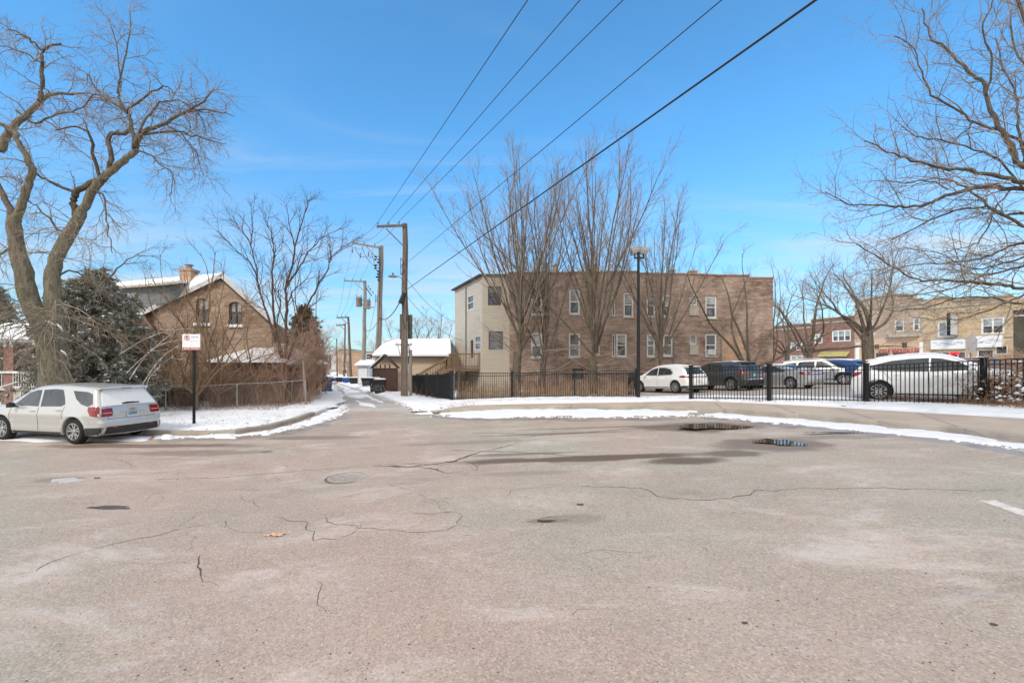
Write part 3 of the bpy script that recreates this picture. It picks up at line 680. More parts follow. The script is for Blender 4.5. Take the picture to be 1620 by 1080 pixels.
    def snap(s, poly, tol=.13):
        out = []
        for x, z in poly:
            b = min(s.top, key=lambda p: (p[0] - x) ** 2 * 1.0 + (p[1] - z) ** 2 * 4); out.append((b[0], z) if math.hypot(b[0] - x, b[1] - z) < tol and abs(b[1] - z) < .06 else (x, z))
        return out
    def side(s, mb, poly, off=.004, sides=(1, -1), res=.09, smooth=True):
        if smooth == 'c': poly = catmull(poly + poly[:1], 4)[:-1]
        for sg in sides:
            vs, fs, bd = s.surf(poly, res, sg, off); mb.add(vs, fs)
    def line(s, mb, pts, w, off=.003, sides=(1, -1)):
        for sg in sides:
            dn = []
            for a, b in zip(pts, pts[1:]):
                k = max(1, int(math.hypot(b[0] - a[0], b[1] - a[1]) / .06)); dn += [(a[0] + (b[0] - a[0]) * i / k, a[1] + (b[1] - a[1]) * i / k) for i in range(k)]
            dn.append(pts[-1]); vs = []
            for i, p in enumerate(dn):
                a, b = dn[max(i - 1, 0)], dn[min(i + 1, len(dn) - 1)]; l = math.hypot(b[0] - a[0], b[1] - a[1]) + 1e-9; n = (-(b[1] - a[1]) / l * w / 2, (b[0] - a[0]) / l * w / 2)
                for e in (-1, 1):
                    x, z = p[0] + n[0] * e, p[1] + n[1] * e; vs.append((x, sg * (float(s.w(np.array([x]), np.array([z]))[0]) + off), z))
            mb.add(vs, [[2 * i, 2 * i + 1, 2 * i + 3, 2 * i + 2] for i in range(len(dn) - 1)])
def make_wheel(root, x, y, S, spokes=5):
    r = S['rw']; sg = 1 if y > 0 else -1; wd = .225; c = (x, y - sg * wd / 2, r); ax = (0, sg, 0); rr = r * .66
    mb = MB().lathe([(rr, -wd / 2), (r * .9, -wd / 2), (r * .985, -wd / 2 + .03), (r, -wd / 4), (r, wd / 4), (r * .985, wd / 2 - .03), (r * .93, wd / 2 - .008), (r * .8, wd / 2), (rr * 1.02, wd / 2 - .005), (rr, wd / 2 - .03), (rr, -wd / 2)], c, ax, 36)
    w = mb.build('wheel', m_rubber, root, 40)
    mb = MB().lathe([(rr * 1.03, wd / 2 - .002), (rr * .95, wd / 2), (rr * .93, wd / 2 - .025), (rr * .93, wd / 2 - .09)], c, ax, 36)
    mb.lathe([(.06, wd / 2 - .05), (.06, wd / 2 - .02), (.045, wd / 2 - .012), (.0, wd / 2 - .012)], c, ax, 16)
    a = V((1, 0, 0)); b = V((0, 0, 1)); o = V(c)
    for k in range(spokes):
        for dd in ((-.13, .13) if spokes <= 6 else (0,)):
            th = 2 * math.pi * k / spokes + .3 + dd; q = a * math.cos(th) + b * math.sin(th); e = a * -math.sin(th) + b * math.cos(th)
            th2 = 2 * math.pi * k / spokes + .3 + dd * 1.9; q2 = a * math.cos(th2) + b * math.sin(th2); n = V(ax); ww = .022 if spokes <= 6 else .024
            p = [o + q * .045 + n * (wd / 2 - .03), o + q2 * rr * .95 + n * (wd / 2 - .014)]
            mb.add([p[0] - e * ww, p[0] + e * ww, p[1] + e * ww * 1.15, p[1] - e * ww * 1.15, p[0] - e * ww - n * .04, p[0] + e * ww - n * .04, p[1] + e * ww - n * .05, p[1] - e * ww - n * .05], [(0, 1, 2, 3), (0, 4, 5, 1), (1, 5, 6, 2), (2, 6, 7, 3), (3, 7, 4, 0)])
    mb.build('rim', m_alloy, w, 30)
    MB().lathe([(rr * .94, wd / 2 - .085), (0, wd / 2 - .08)], c, ax, 24).build('brake_disc', m_dark, w, 0)
m_tail = M('tail_lens', (.27, .004, .007), .18, 0, .35, 9, 0, coat=.8); m_taild = M('tail_lens_dark', (.20, .006, .01), .2, 0, .3, 9, 0, coat=.8); m_clear = M('clear_lens', (.62, .63, .65), .12, .3, .3, 9, 0, coat=1)
m_gold = M('gold_badge', (.55, .36, .10), .35, .7, .1, 9, 0); m_plateb = M('plate_blue', (.09, .30, .55), .5, 0, .2, 14, 0); m_platew = M('plate_white', (.62, .60, .56), .5, 0, .15, 20, 0); m_plateg = M('plate_green', (.25, .50, .42), .5, 0, .2, 9, 0)
m_chrome = M('chrome', (.62, .62, .63), .12, .95, .1, 5, 0)
def vehicle(name, S, mpaint, base, heading, label, cat, group=None, spokes=5, detail=1):
    root = empty(name, (0, 0, 0), label, cat, group); c = Car(S)
    mb = MB(); c.body(mb); mb.build('body', mpaint, root, 38)
    dark = MB(); zc = S.get('clad', .34)
    if zc:                              # dark sills, arches and lower bumpers
        xs, xe = S['xr'] + S['ra'] + .004, S['xf'] - S['ra'] - .004
        c.side(dark, [(xs, S['zb'] + .004), (xe, S['zb'] + .004), (xe - .02, zc), (xs + .02, zc)], .006, res=.12)
        if S.get('rearclad'):
            z0, z1 = S['rearclad']; c.rib(dark, c.sof(z=max(z0, c.top[0][1] + .004)), c.sof(z=z1), -1, 1, .006, n=4, m=14)
            xr = S['xr'] - S['ra']; xe = c.x0 + .03
            c.side(dark, c.snap([(xe, z0), (xr - .02, S['zb'] + .01), (xr - .03, z1 - .02), (xe, z1)]), .008, res=.035)
        if S.get('archclad'):
            for xc in (S['xf'], S['xr']):
                a = [(xc + (S['ra'] + .004) * math.cos(t), S['rw'] + (S['ra'] + .004) * math.sin(t)) for t in np.linspace(-.25, math.pi + .25, 22)]
                b = [(xc + (S['ra'] + .055) * math.cos(t), S['rw'] + (S['ra'] + .055) * math.sin(t)) for t in np.linspace(math.pi + .2, -.2, 22)]
                c.side(dark, a + b, .008, res=.07)
        dark.build('lower_cladding', m_dark, root, 40)
    for k, poly in enumerate(S['glass']):
        for sg in (1, -1):
            mb = MB(); c.side(mb, poly, .004, (sg,), .08); mb.build('side_window', m_carglass, root, 40)
    if S.get('trim'):
        mb = MB(); c.line(mb, S['trim'], .022, .007); mb.build('window_trim', S.get('trimmat', m_chrome), root)
    for l in S.get('gaps', []):
        for sg in (1, -1): gap = MB(); c.line(gap, l, .011, .0035, (sg,)); gap.build('door_gap', m_rubber, root)
    for hx, hz in S.get('handles', []):
        for sg in (1, -1):
            yy = float(c.w(np.array([hx]), np.array([hz]))[0]); MB().boxr((hx, sg * (yy + .018), hz), (.19, .035, .032), .01).build('door_handle', mpaint, root, 30)
    # rear glass, windscreen
    z0, z1, k = S['rglass']; sh = lambda a, we: (-we * (S.get('rw0', .93) + (S.get('rw1', .86) - S.get('rw0', .93)) * a), we * (S.get('rw0', .93) + (S.get('rw1', .86) - S.get('rw0', .93)) * a))
    mb = MB(); c.rib(mb, c.sof(z=z0), c.sof(z=z1), 0, 0, .004, shape=sh); mb.build('rear_window', m_carglass, root, 40)
    xa, xb = S['wind']; mb = MB(); c.rib(mb, c.sof(x=xa, front=True), c.sof(x=xb, front=True), -.93, .93, .004); mb.build('windscreen', m_carglass, root, 40)
    # lamps
    for sg in (1, -1):
        mb = MB(); c.side(mb, c.snap(S['tail']), .012, (sg,), .035)
        if S.get('tailr'):
            z0, z1, f = S['tailr']; c.rib(mb, c.sof(z=z0), c.sof(z=z1), sg * f, sg, .012, n=5, m=6)
        t = mb.build('tail_lamp', m_tail, root, 40)
        if S.get('tailin'):
            mb = MB()
            z0, z1, f = S['tailr']; mid = (z0 + z1) / 2; c.rib(mb, c.sof(z=mid - .03), c.sof(z=mid + .0), sg * (f + .04), sg * .97, .018, n=3, m=5); mb.build('lamp_strip', M('lens_pink', (.75, .25, .25), .2, 0, .1, 5, 0), t, 40)
        mb = MB(); c.side(mb, c.snap(S['head']), .010, (sg,), .05)
        if S.get('headr'):
            z0, z1, f = S['headr']; c.rib(mb, c.sof(z=z0, front=True), c.sof(z=z1, front=True), sg * f, sg, .012, n=4, m=5)
        mb.build('headlight', m_clear, root, 40)
        # mirror
        mx, mz = S['mirror']; yy = float(c.w(np.array([mx]), np.array([mz - .05]))[0])
        mb = MB(); mb.boxr((mx, sg * (yy + .13), mz), (.11, .19, .15), .035); mb.bar((mx, sg * (yy - .02), mz - .05), (mx, sg * (yy + .06), mz - .04), .05, .04); mb.build('wing_mirror', S.get('mirmat', mpaint), root, 40)
    if S.get('bar'):
        z0, z1 = S['bar']; mb = MB(); c.rib(mb, c.sof(z=z0), c.sof(z=z1), -.9, .9, .010, n=3, m=14); mb.build('light_bar', m_tail, root, 40)
    if S.get('grille'):
        z0, z1 = S['grille']; mb = MB(); c.rib(mb, c.sof(z=z0, front=True), c.sof(z=z1, front=True), -.5, .5, .012, n=4, m=8); g = mb.build('grille', m_dark, root, 40)
        mb = MB()
        for k in range(3):
            za = z0 + (z1 - z0) * (k + .5) / 3; c.rib(mb, c.sof(z=za - .012, front=True), c.sof(z=za + .012, front=True), -.49, .49, .02, n=1, m=8)
        mb.build('grille_bar', m_chrome, g)
    # plate
    pz, ph = S['plate']; s0 = c.sof(z=pz); p, nr = c.at(s0); cr = S.get('crown', .035)
    q = V((p[0] + nr[0] * (cr + .014), 0, p[1] + nr[1] * (cr + .014)))
    mb = MB(); up = V((-nr[1], 0, nr[0])).normalized(); up = up if up.z > 0 else -up; yv = V((0, 1, 0)); n3 = V((nr[0], 0, nr[1]))
    def quad(mb, y0, y1, u0, u1, o): mb.prism([q + yv * y0 + up * u0 + n3 * o, q + yv * y1 + up * u0 + n3 * o, q + yv * y1 + up * u1 + n3 * o, q + yv * y0 + up * u1 + n3 * o], n3 * .006)
    quad(mb, -.155, .155, -.075, .075, 0); pl = mb.build('licence_plate', S.get('platemat', m_platew), root)
    if S.get('plateblue'):
        mb = MB(); quad(mb, -.12, .12, -.01, .07, .007); mb.build('plate_band', m_plateb, pl)
    # exhaust, underbody, wiper
    mb = MB().box(((c.x0 + c.x1) / 2, 0, S['zb'] + .06), (c.x1 - c.x0 - .5, S['hw'] * 1.3, .10)); mb.boxr((S['xr'], 0, S['rw'] - .03), (.12, S['hw'] * 1.5, .1), .03); mb.boxr((c.x0 + .45, .25, .26), (.3, .5, .13), .04)
    mb.tube([(c.x0 + .5, -.45, .27), (c.x0 + .12, -.5, .26)], .03, 10); mb.build('underbody', m_rubber, root)
    if S.get('wiper'):
        z = S['wiper']; p, nr = c.at(c.sof(z=z)); o = V((p[0] + nr[0] * (cr + .03), 0, p[1] + nr[1] * (cr + .03)))
        MB().prism([o + V((0, -.25, -.02)), o + V((0, .22, -.035)), o + V((0, .25, .0)), o + V((0, .1, .03)), o + V((0, -.22, .012))], n3 * .02).build('rear_wiper', m_dark, root)
    if S.get('spoiler'):
        x, z = S['spoiler']; mb = MB(); we = float(c.w(np.array([x + .25]), np.array([z - .05]))[0]) - .03
        mb.prism([(x - .10, -we, z - .01), (x + .02, -we, z - .045), (x + .28, -we, z + .02), (x + .28, -we, z + .05), (x, -we, z + .03)], (0, 2 * we, 0)); sp = mb.build('spoiler', mpaint, root, 40)
        MB().box((x - .1, 0, z - .008), (.02, .26, .018)).build('brake_lamp', m_taild, sp)
    if S.get('rails'):
        x0, x1, yy = S['rails']; mb = MB()
        for sg in (1, -1):
            pts = []
            for k in range(7):
                x = x0 + (x1 - x0) * k / 6; p, nr = c.at(c.sof(x=x, front=True)); pts.append((x, sg * yy, p[1] + (.045 if 0 < k < 6 else .0)))
            mb.tube(pts, .016, 6)
        mb.build('roof_rail', S.get('railmat', m_dark), root, 40)
    for x in (S['xf'], S['xr']):
        for sg in (1, -1): make_wheel(root, x, sg * (S['hw'] - .0), S, spokes)
    if S.get('extra'): S['extra'](c, root, mpaint)
    b = V(base); u = V((math.cos(heading), math.sin(heading), 0)); root.location = b; root.rotation_euler = (0, 0, heading); root['ox'] = [0, 0, 0]
    # tilt to the ground under the axles
    n = V((-u.y, u.x, 0)); off = b.z - T(b.x, b.y)
    f = T(*(b + u * 1.4).xy) - T(*(b - u * 1.4).xy); l = T(*(b + n * .75).xy) - T(*(b - n * .75).xy)
    ex = (u * 2.8 + V((0, 0, f))).normalized(); ey = (n * 1.5 + V((0, 0, l))).normalized(); ez = ex.cross(ey).normalized(); ey = ez.cross(ex)
    root.rotation_euler = Matrix((ex, ey, ez)).transposed().to_euler()
    return root, c
SUV = dict(top=[(-2.30, .27), (-2.375, .36), (-2.385, .60), (-2.335, .69), (-2.325, .80), (-2.31, .95), (-2.26, 1.07), (-2.17, 1.22), (-2.03, 1.45), (-1.96, 1.565), (-1.80, 1.625), (-1.3, 1.665), (-.6, 1.69), (0, 1.675), (.40, 1.61), (.70, 1.46), (1.10, 1.22), (1.32, 1.11), (1.7, 1.05), (2.05, .95), (2.25, .82), (2.36, .66), (2.39, .45), (2.32, .28)],
    zb=.25, ra=.425, rw=.362, xr=-1.43, xf=1.43, hw=.905, belt=.98, tumble=.36, rearclad=(.30, .50), clad=.33,
    glass=[[(.98, 1.09), (.56, 1.45), (.30, 1.53), (.12, 1.54), (-.02, 1.06)], [(-.10, 1.06), (.03, 1.545), (-.45, 1.57), (-.72, 1.55), (-.92, 1.30), (-1.02, 1.14), (-.9, 1.08)],
           [(-1.12, 1.53), (-1.70, 1.50), (-1.90, 1.44), (-2.05, 1.16), (-1.90, 1.09), (-1.62, 1.15), (-1.35, 1.30)]],
    gaps=[[(1.02, .34), (1.08, .8), (1.04, 1.04)], [(-.06, .34), (-.05, 1.04)], [(-1.02, .72), (-1.0, .85), (-1.04, 1.08)], [(-.98, .34), (-.94, .45)]],
    handles=[(.16, .93), (-.86, .97)], rglass=(1.09, 1.50, 0), wind=(1.13, .46), tail=[(-2.28, .87), (-2.25, 1.02), (-2.12, 1.09), (-1.93, 1.08), (-1.97, .97), (-2.08, .84), (-2.25, .80)], tailr=(.80, 1.02, .66), tailin=[(-2.22, .93), (-2.02, .99), (-2.00, 1.01), (-2.2, .96)],
    head=[(2.28, .66), (2.12, .86), (1.85, .93), (1.9, .80), (2.15, .66)], headr=(.64, .80, .55), mirror=(.86, 1.10), mirmat=m_dark, plate=(.80, .15), plateblue=1, wiper=1.12, spoiler=(-2.03, 1.60), grille=(.55, .82))
m_silver = paint('silver_paint', (.56, .56, .55), .35, .24, .25)
def silver_extra(c, root, mp):
    mb = MB(); sh = lambda a, we: (-we * (.97 - .04 * a), we * (.97 - .04 * a))
    c.rib(mb, c.sof(z=1.075), c.sof(z=1.54), 0, 0, .028, .022, shape=sh, n=14, m=18)
    for i, v in enumerate(mb.v): mb.v[i] = (v[0] + R.uniform(-.004, .004), v[1] * R.uniform(.985, 1.0), v[2] + R.uniform(-.003, .003))
    mb.build('snow_cover', m_snowcap, root, 60)
    # chromed plate bar, badge, plate recess
    p, nr = c.at(c.sof(z=.915)); mb = MB(); c.rib(mb, c.sof(z=.895), c.sof(z=.925), -.42, .42, .02, .015, n=2, m=10); mb.build('tailgate_bar', mp, root, 40)
    o = V((p[0] + nr[0] * .065, 0, .965)); s = [(-.10, -.012), (-.10, .012), (-.035, .012), (-.035, .034), (.035, .034), (.035, .012), (.10, .012), (.10, -.012), (.035, -.012), (.035, -.034), (-.035, -.034), (-.035, -.012)]
    MB().prism([o + V((0, a, b)) for a, b in s], (-.02, 0, 0)).build('badge', m_gold, root)
    for sg in (1, -1):
        mb = MB(); c.rib(mb, c.sof(z=.46), c.sof(z=.50), sg * .60, sg * .80, .014, n=1, m=3); mb.build('rear_reflector', m_tail, root)
    mb = MB(); pts = [(-2.30, .72), (-2.0, .70), (-1.93, .62)]
    g = MB(); c.rib(g, c.sof(z=.705), c.sof(z=.712), -.80, .80, .006, n=1, m=14)
    for sg in (1, -1):
        l = [c.sof(z=z_) for z_ in np.linspace(.71, 1.05, 8)]
        for a, b in zip(l, l[1:]): c.rib(g, a, b, sg * .795, sg * .805, .006, n=1, m=1)
    g.build('tailgate_gap', m_rubber, root)
    MB().tube([(-1.75, .0, 1.69), (-1.9, 0, 1.78)], .008, 5).build('aerial', m_dark, root)
SUV['extra'] = silver_extra
def mod(S, **kw):
    d = dict(S); d.update(kw); return d
def scale_pts(S, fx, fz, keys=('top', 'glass', 'gaps', 'tail', 'tailin', 'head', 'handles')):
    d = dict(S)
    for k in keys:
        if k not in d or not d[k]: continue
        d[k] = [[(a * fx, b * fz) for a, b in q] for q in d[k]] if isinstance(d[k][0], list) else [(a * fx, b * fz) for a, b in d[k]]
    return d
def place(px_r, py_r, px_f, S, off):
    """stand a car with its near-side rear wheel foot at a pixel and its heading toward front pixel column"""
    return None
def rearleft(px, py, ang, S, off=.124):
    p = P(px, py, off); u = V((math.cos(ang), math.sin(ang), 0)); n = V((-u.y, u.x, 0))
    b = p - u * S['xr'] - n * (S['hw'] - .1); b.z = T(b.x, b.y) + off; return b
def rearright(px, py, ang, S, off=.124):
    p = P(px, py, off); u = V((math.cos(ang), math.sin(ang), 0)); n = V((-u.y, u.x, 0))
    b = p - u * S['xr'] + n * (S['hw'] - .1); b.z = T(b.x, b.y) + off; return b
rad = math.radians
a = rad(180 - 12.5)
sv = vehicle('parked_car', SUV, m_silver, rearleft(122, 702, a, SUV, .0), a, 'silver sport utility car with snow over its rear window, parked at the left kerb', 'car', spokes=5)
sv[0].scale = (.965, .965, .955)
# white crossover in the lot
XO = mod(SUV, top=[(-2.26, .30), (-2.34, .45), (-2.33, .66), (-2.27, .80), (-2.25, .93), (-2.20, 1.05), (-2.05, 1.26), (-1.86, 1.47), (-1.74, 1.55), (-1.45, 1.60), (-.8, 1.655), (-.2, 1.655), (.30, 1.58), (.72, 1.38), (1.12, 1.17), (1.30, 1.09), (1.7, 1.04), (2.05, .93), (2.25, .78), (2.33, .6), (2.28, .30)],
    glass=[[(.92, 1.09), (.50, 1.40), (.20, 1.50), (-.04, 1.51), (-.06, 1.07)], [(-.12, 1.07), (-.10, 1.515), (-.62, 1.50), (-1.02, 1.40), (-1.22, 1.20), (-1.15, 1.10)]], zb=.27, clad=.37, ra=.42, rw=.37, rearclad=(.31, .46), hw=.93,
    tail=[(-2.22, .97), (-2.12, 1.03), (-1.86, 1.02), (-1.72, .97), (-1.85, .92), (-2.2, .91)], tailr=(.90, .985, .80), tailin=None, bar=(.905, .955), trim=[(.95, 1.07), (-.05, 1.045), (-1.18, 1.075), (-1.27, 1.20), (-1.08, 1.43), (-.62, 1.53), (.1, 1.54)],
    rglass=(1.08, 1.43, 0), mirmat=None, plate=(.70, .15), plateblue=0, wiper=1.1, spoiler=(-1.90, 1.52), gaps=[[(1.0, .38), (1.02, .9)], [(-.09, .38), (-.09, 1.03)], [(-1.1, .75), (-1.18, 1.05)]], handles=[(.12, .93), (-.85, .95)], extra=None, wind=(1.1, .40), rails=None)
m_wpaint = paint('white_paint', (.80, .80, .79), .05, .3, .2); XO['mirmat'] = m_wpaint
def roofsnow(c, root, mp):
    mb = MB(); c.rib(mb, c.sof(x=-1.55), c.sof(x=.25, front=True), -.9, .9, .02, .016, n=12, m=8); mb.build('snow_cover', m_snowcap, root, 60)
XO['extra'] = roofsnow
ah = math.atan2(.913, -.407)
vehicle('parked_car', XO, m_wpaint, rearleft(1070, 622, ah + .06, XO), ah + .06, 'white crossover with a red light bar across its tail, parked beside the lot entrance', 'car', 'cars parked in the lot behind the fence', spokes=8)
m_grpaint = paint('charcoal_paint', (.055, .06, .062), .4, .3, .3)
JP = mod(SUV, top=[(-2.28, .34), (-2.37, .45), (-2.37, .68), (-2.30, .78), (-2.28, .95), (-2.24, 1.10), (-2.10, 1.35), (-1.98, 1.58), (-1.86, 1.67), (-1.4, 1.72), (-.6, 1.745), (.1, 1.74), (.52, 1.66), (.80, 1.48), (1.12, 1.25), (1.30, 1.15), (1.8, 1.12), (2.15, 1.06), (2.31, .95), (2.36, .7), (2.30, .36)], zb=.31, rw=.385, ra=.46, clad=.43, archclad=1, hw=.96, rearclad=(.36, .62), belt=1.04,
    glass=[[(.95, 1.15), (.56, 1.52), (.30, 1.60), (.0, 1.61), (-.05, 1.12)], [(-.12, 1.12), (-.08, 1.61), (-.62, 1.60), (-1.0, 1.56), (-1.12, 1.18), (-1.0, 1.13)], [(-1.20, 1.17), (-1.12, 1.55), (-1.72, 1.52), (-1.92, 1.42), (-1.95, 1.22)]], trim=[(.98, 1.12), (-1.1, 1.10), (-2.0, 1.18), (-1.98, 1.44), (-1.7, 1.56), (-.4, 1.64), (.3, 1.63)],
    tail=[(-2.22, .98), (-2.18, 1.13), (-1.88, 1.11), (-1.90, .98)], tailr=(.98, 1.12, .55), tailin=None, rglass=(1.18, 1.60, 0), plate=(.90, .15), plateblue=0, platemat=m_plateg, spoiler=(-2.0, 1.66), wiper=1.2, mirmat=m_grpaint, rails=(-1.5, .25, .62), railmat=m_galv, extra=None, wind=(1.1, .58), gaps=[[(1.0, .45), (1.04, 1.05)], [(-.08, .45), (-.08, 1.1)], [(-1.05, .9), (-1.15, 1.12)]], handles=[(.12, 1.0), (-.9, 1.02)])
def jp(c, root, mp):
    mb = MB(); c.rib(mb, c.sof(z=.66), c.sof(z=.685), -.85, .85, .012, n=1, m=10); mb.build('bumper_trim', m_chrome, root); roofsnow(c, root, mp)
JP['extra'] = jp
vehicle('parked_car', JP, m_grpaint, rearleft(1158, 618, ah + .05, JP), ah + .05, 'charcoal sport utility car between the white crossover and the silver sedan', 'car', 'cars parked in the lot behind the fence', spokes=7)
SD = mod(SUV, top=[(-2.42, .30), (-2.50, .42), (-2.49, .66), (-2.42, .88), (-2.30, 1.06), (-2.05, 1.11), (-1.75, 1.13), (-1.35, 1.27), (-.95, 1.40), (-.5, 1.46), (0, 1.465), (.38, 1.40), (.8, 1.20), (1.18, 1.03), (1.6, .98), (2.1, .90), (2.4, .78), (2.48, .6), (2.42, .26)], zb=.21, rw=.35, ra=.40, xr=-1.5, xf=1.55, hw=.945, belt=.93, tumble=.50, clad=0, rearclad=None,
    glass=[[(.98, 1.0), (.50, 1.26), (.2, 1.34), (-.08, 1.35), (-.1, .99)], [(-.16, .99), (-.14, 1.35), (-.55, 1.33), (-1.0, 1.18), (-1.25, 1.04), (-1.1, 1.01)]], tail=[(-2.40, .80), (-2.30, 1.0), (-2.02, 1.0), (-2.08, .84)], tailr=(.80, .97, .0), tailin=None, rglass=(1.145, 1.38, 0), rw0=.86, rw1=.8, wind=(1.1, .45),
    plate=(.62, .15), plateblue=0, spoiler=None, wiper=None, extra=None, gaps=[[(1.05, .3), (1.08, .9)], [(-.13, .28), (-.13, .97)], [(-1.15, .75), (-1.2, 1.0)]], handles=[(.12, .86), (-.92, .88)], mirror=(.82, 1.03), grille=(.45, .7), head=[(2.38, .60), (2.30, .78), (2.0, .84), (2.05, .66)], headr=(.6, .74, .5), Rr=.4)
m_slpaint = paint('silver_grey_paint', (.42, .43, .44), .5, .3, .3); SD['mirmat'] = m_slpaint
def sdx(c, root, mp):
    mb = MB(); c.rib(mb, c.sof(x=-2.2), c.sof(x=-1.8), -.9, .9, .02, .016, n=4, m=8); c.rib(mb, c.sof(x=-.85), c.sof(x=.3, front=True), -.9, .9, .02, .016, n=8, m=8); mb.build('snow_cover', m_snowcap, root, 60)
    mb = MB(); c.rib(mb, c.sof(z=.85), c.sof(z=.92), -.72, .72, .022, n=2, m=10); mb.build('lamp_panel', m_offwhite, root)
SD['extra'] = sdx
vehicle('parked_car', SD, m_slpaint, rearleft(1252, 615, ah + .04, SD), ah + .04, 'silver grey sedan with full width red tail lamps beside the charcoal car', 'car', 'cars parked in the lot behind the fence', spokes=5)
# silver pickup-like car facing the street, snow on the bonnet
XG = mod(JP, mirmat=m_slpaint, platemat=m_platew, extra=None)
def xgx(c, root, mp):
    mb = MB(); c.rib(mb, c.sof(x=1.35, front=True), c.sof(x=2.2, front=True), -.9, .9, .04, .036, n=8, m=8); c.rib(mb, c.sof(x=-1.5), c.sof(x=.5, front=True), -.9, .9, .03, .026, n=8, m=8); mb.build('snow_cover', m_snowcap, root, 60)
XG['extra'] = xgx; XG['head'] = [(2.30, .82), (2.2, 1.0), (1.9, 1.04), (1.95, .86)]; XG['headr'] = (.82, .98, .5); XG['grille'] = (.6, .98)
b = W(1294, 600, 30.0); b.z = T(b.x, b.y) + .124
vehicle('parked_car', XG, m_slpaint, b, math.atan2(-.62, .79), 'silver car facing the street, snow on its bonnet, between sedan and blue car', 'car', 'cars parked in the lot behind the fence', spokes=6)
m_blpaint = paint('blue_paint', (.03, .10, .27), .3, .3, .2)
BL = mod(XO, mirmat=m_blpaint, extra=roofsnow, bar=None, clad=.42, archclad=1, trim=None, rw=.37, tailr=(.95, 1.1, .6), tail=[(-2.22, .97), (-2.15, 1.1), (-1.84, 1.08), (-1.95, .95)], platemat=m_platew, handles=[(.12, .93), (-.85, .95)])
vehicle('parked_car', BL, m_blpaint, rearleft(1343, 608, ah + .0, BL), ah + .0, 'bright blue crossover seen through the fence, just left of the tall white car', 'car', 'cars parked in the lot behind the fence', spokes=5)
# white crossover near the bush
RX = mod(SUV, top=[(-2.18, .30), (-2.26, .48), (-2.26, .70), (-2.23, .86), (-2.21, 1.00), (-2.14, 1.12), (-1.98, 1.30), (-1.70, 1.50), (-1.50, 1.58), (-1.1, 1.64), (-.5, 1.70), (.0, 1.70), (.45, 1.60), (.9, 1.38), (1.28, 1.18), (1.42, 1.12), (1.8, 1.07), (2.15, .97), (2.36, .84), (2.45, .66), (2.46, .44), (2.38, .28)], xr=-1.42, xf=1.42, rw=.375, ra=.43, hw=.945, zb=.26, clad=.31, rearclad=None, belt=1.03, tumble=.40,
    glass=[[(1.12, 1.14), (.70, 1.42), (.28, 1.55), (.02, 1.575), (-.02, 1.10)], [(-.07, 1.10), (-.03, 1.577), (-.55, 1.56), (-1.05, 1.50), (-1.55, 1.36), (-1.70, 1.27), (-1.40, 1.13)]], trim=[(1.16, 1.11), (0, 1.075), (-1.42, 1.10), (-1.78, 1.27)], trimmat=m_chrome,
    tail=[(-2.21, .93), (-2.15, 1.08), (-1.90, 1.12), (-1.93, 1.02), (-2.20, .88)], tailr=(.92, 1.06, .55), tailin=None, rglass=(1.18, 1.46, 0), mirmat=m_wpaint, plate=(.72, .15), plateblue=0, wiper=1.15, spoiler=(-1.72, 1.55), gaps=[[(1.08, .34), (1.12, 1.06)], [(-.04, .34), (-.04, 1.06)], [(-1.0, .5), (-1.05, .8), (-1.25, 1.08)]], handles=[(.14, .96), (-.88, .99)], mirror=(.95, 1.16), wind=(1.25, .52), grille=(.42, .85), rails=None)
def rxx(c, root, mp):
    mb = MB(); c.rib(mb, c.sof(x=-1.5), c.sof(x=1.2, front=True), -.92, .92, .024, .02, n=14, m=10); mb.build('snow_cover', m_snowcap, root, 60)
RX['extra'] = rxx
p = P(1391, 634, .124); q = P(1560, 640, .124); a = math.atan2(q.y - p.y, q.x - p.x); a = math.atan2(-2.0, 1.9)
vehicle('parked_car', RX, m_wpaint, rearright(1391, 634, a, RX), a, 'tall white crossover facing the street, closest behind the fence, beside the snowy bush', 'car', 'cars parked in the lot behind the fence', spokes=10)
# far dark car beyond the lot in front of the shops
DK = mod(XG, mirmat=m_binblue, extra=roofsnow); m_navy = paint('navy_paint', (.03, .06, .12), .3, .3, .3)
b = W(1536, 590, 27.5); b.z = T(b.x, b.y) + .124
vehicle('parked_car', mod(SD, mirmat=m_navy, extra=sdx), m_navy, b, ah + .2, 'dark navy car with a snowy roof behind the tall white crossover', 'car', 'cars parked in the lot behind the fence')
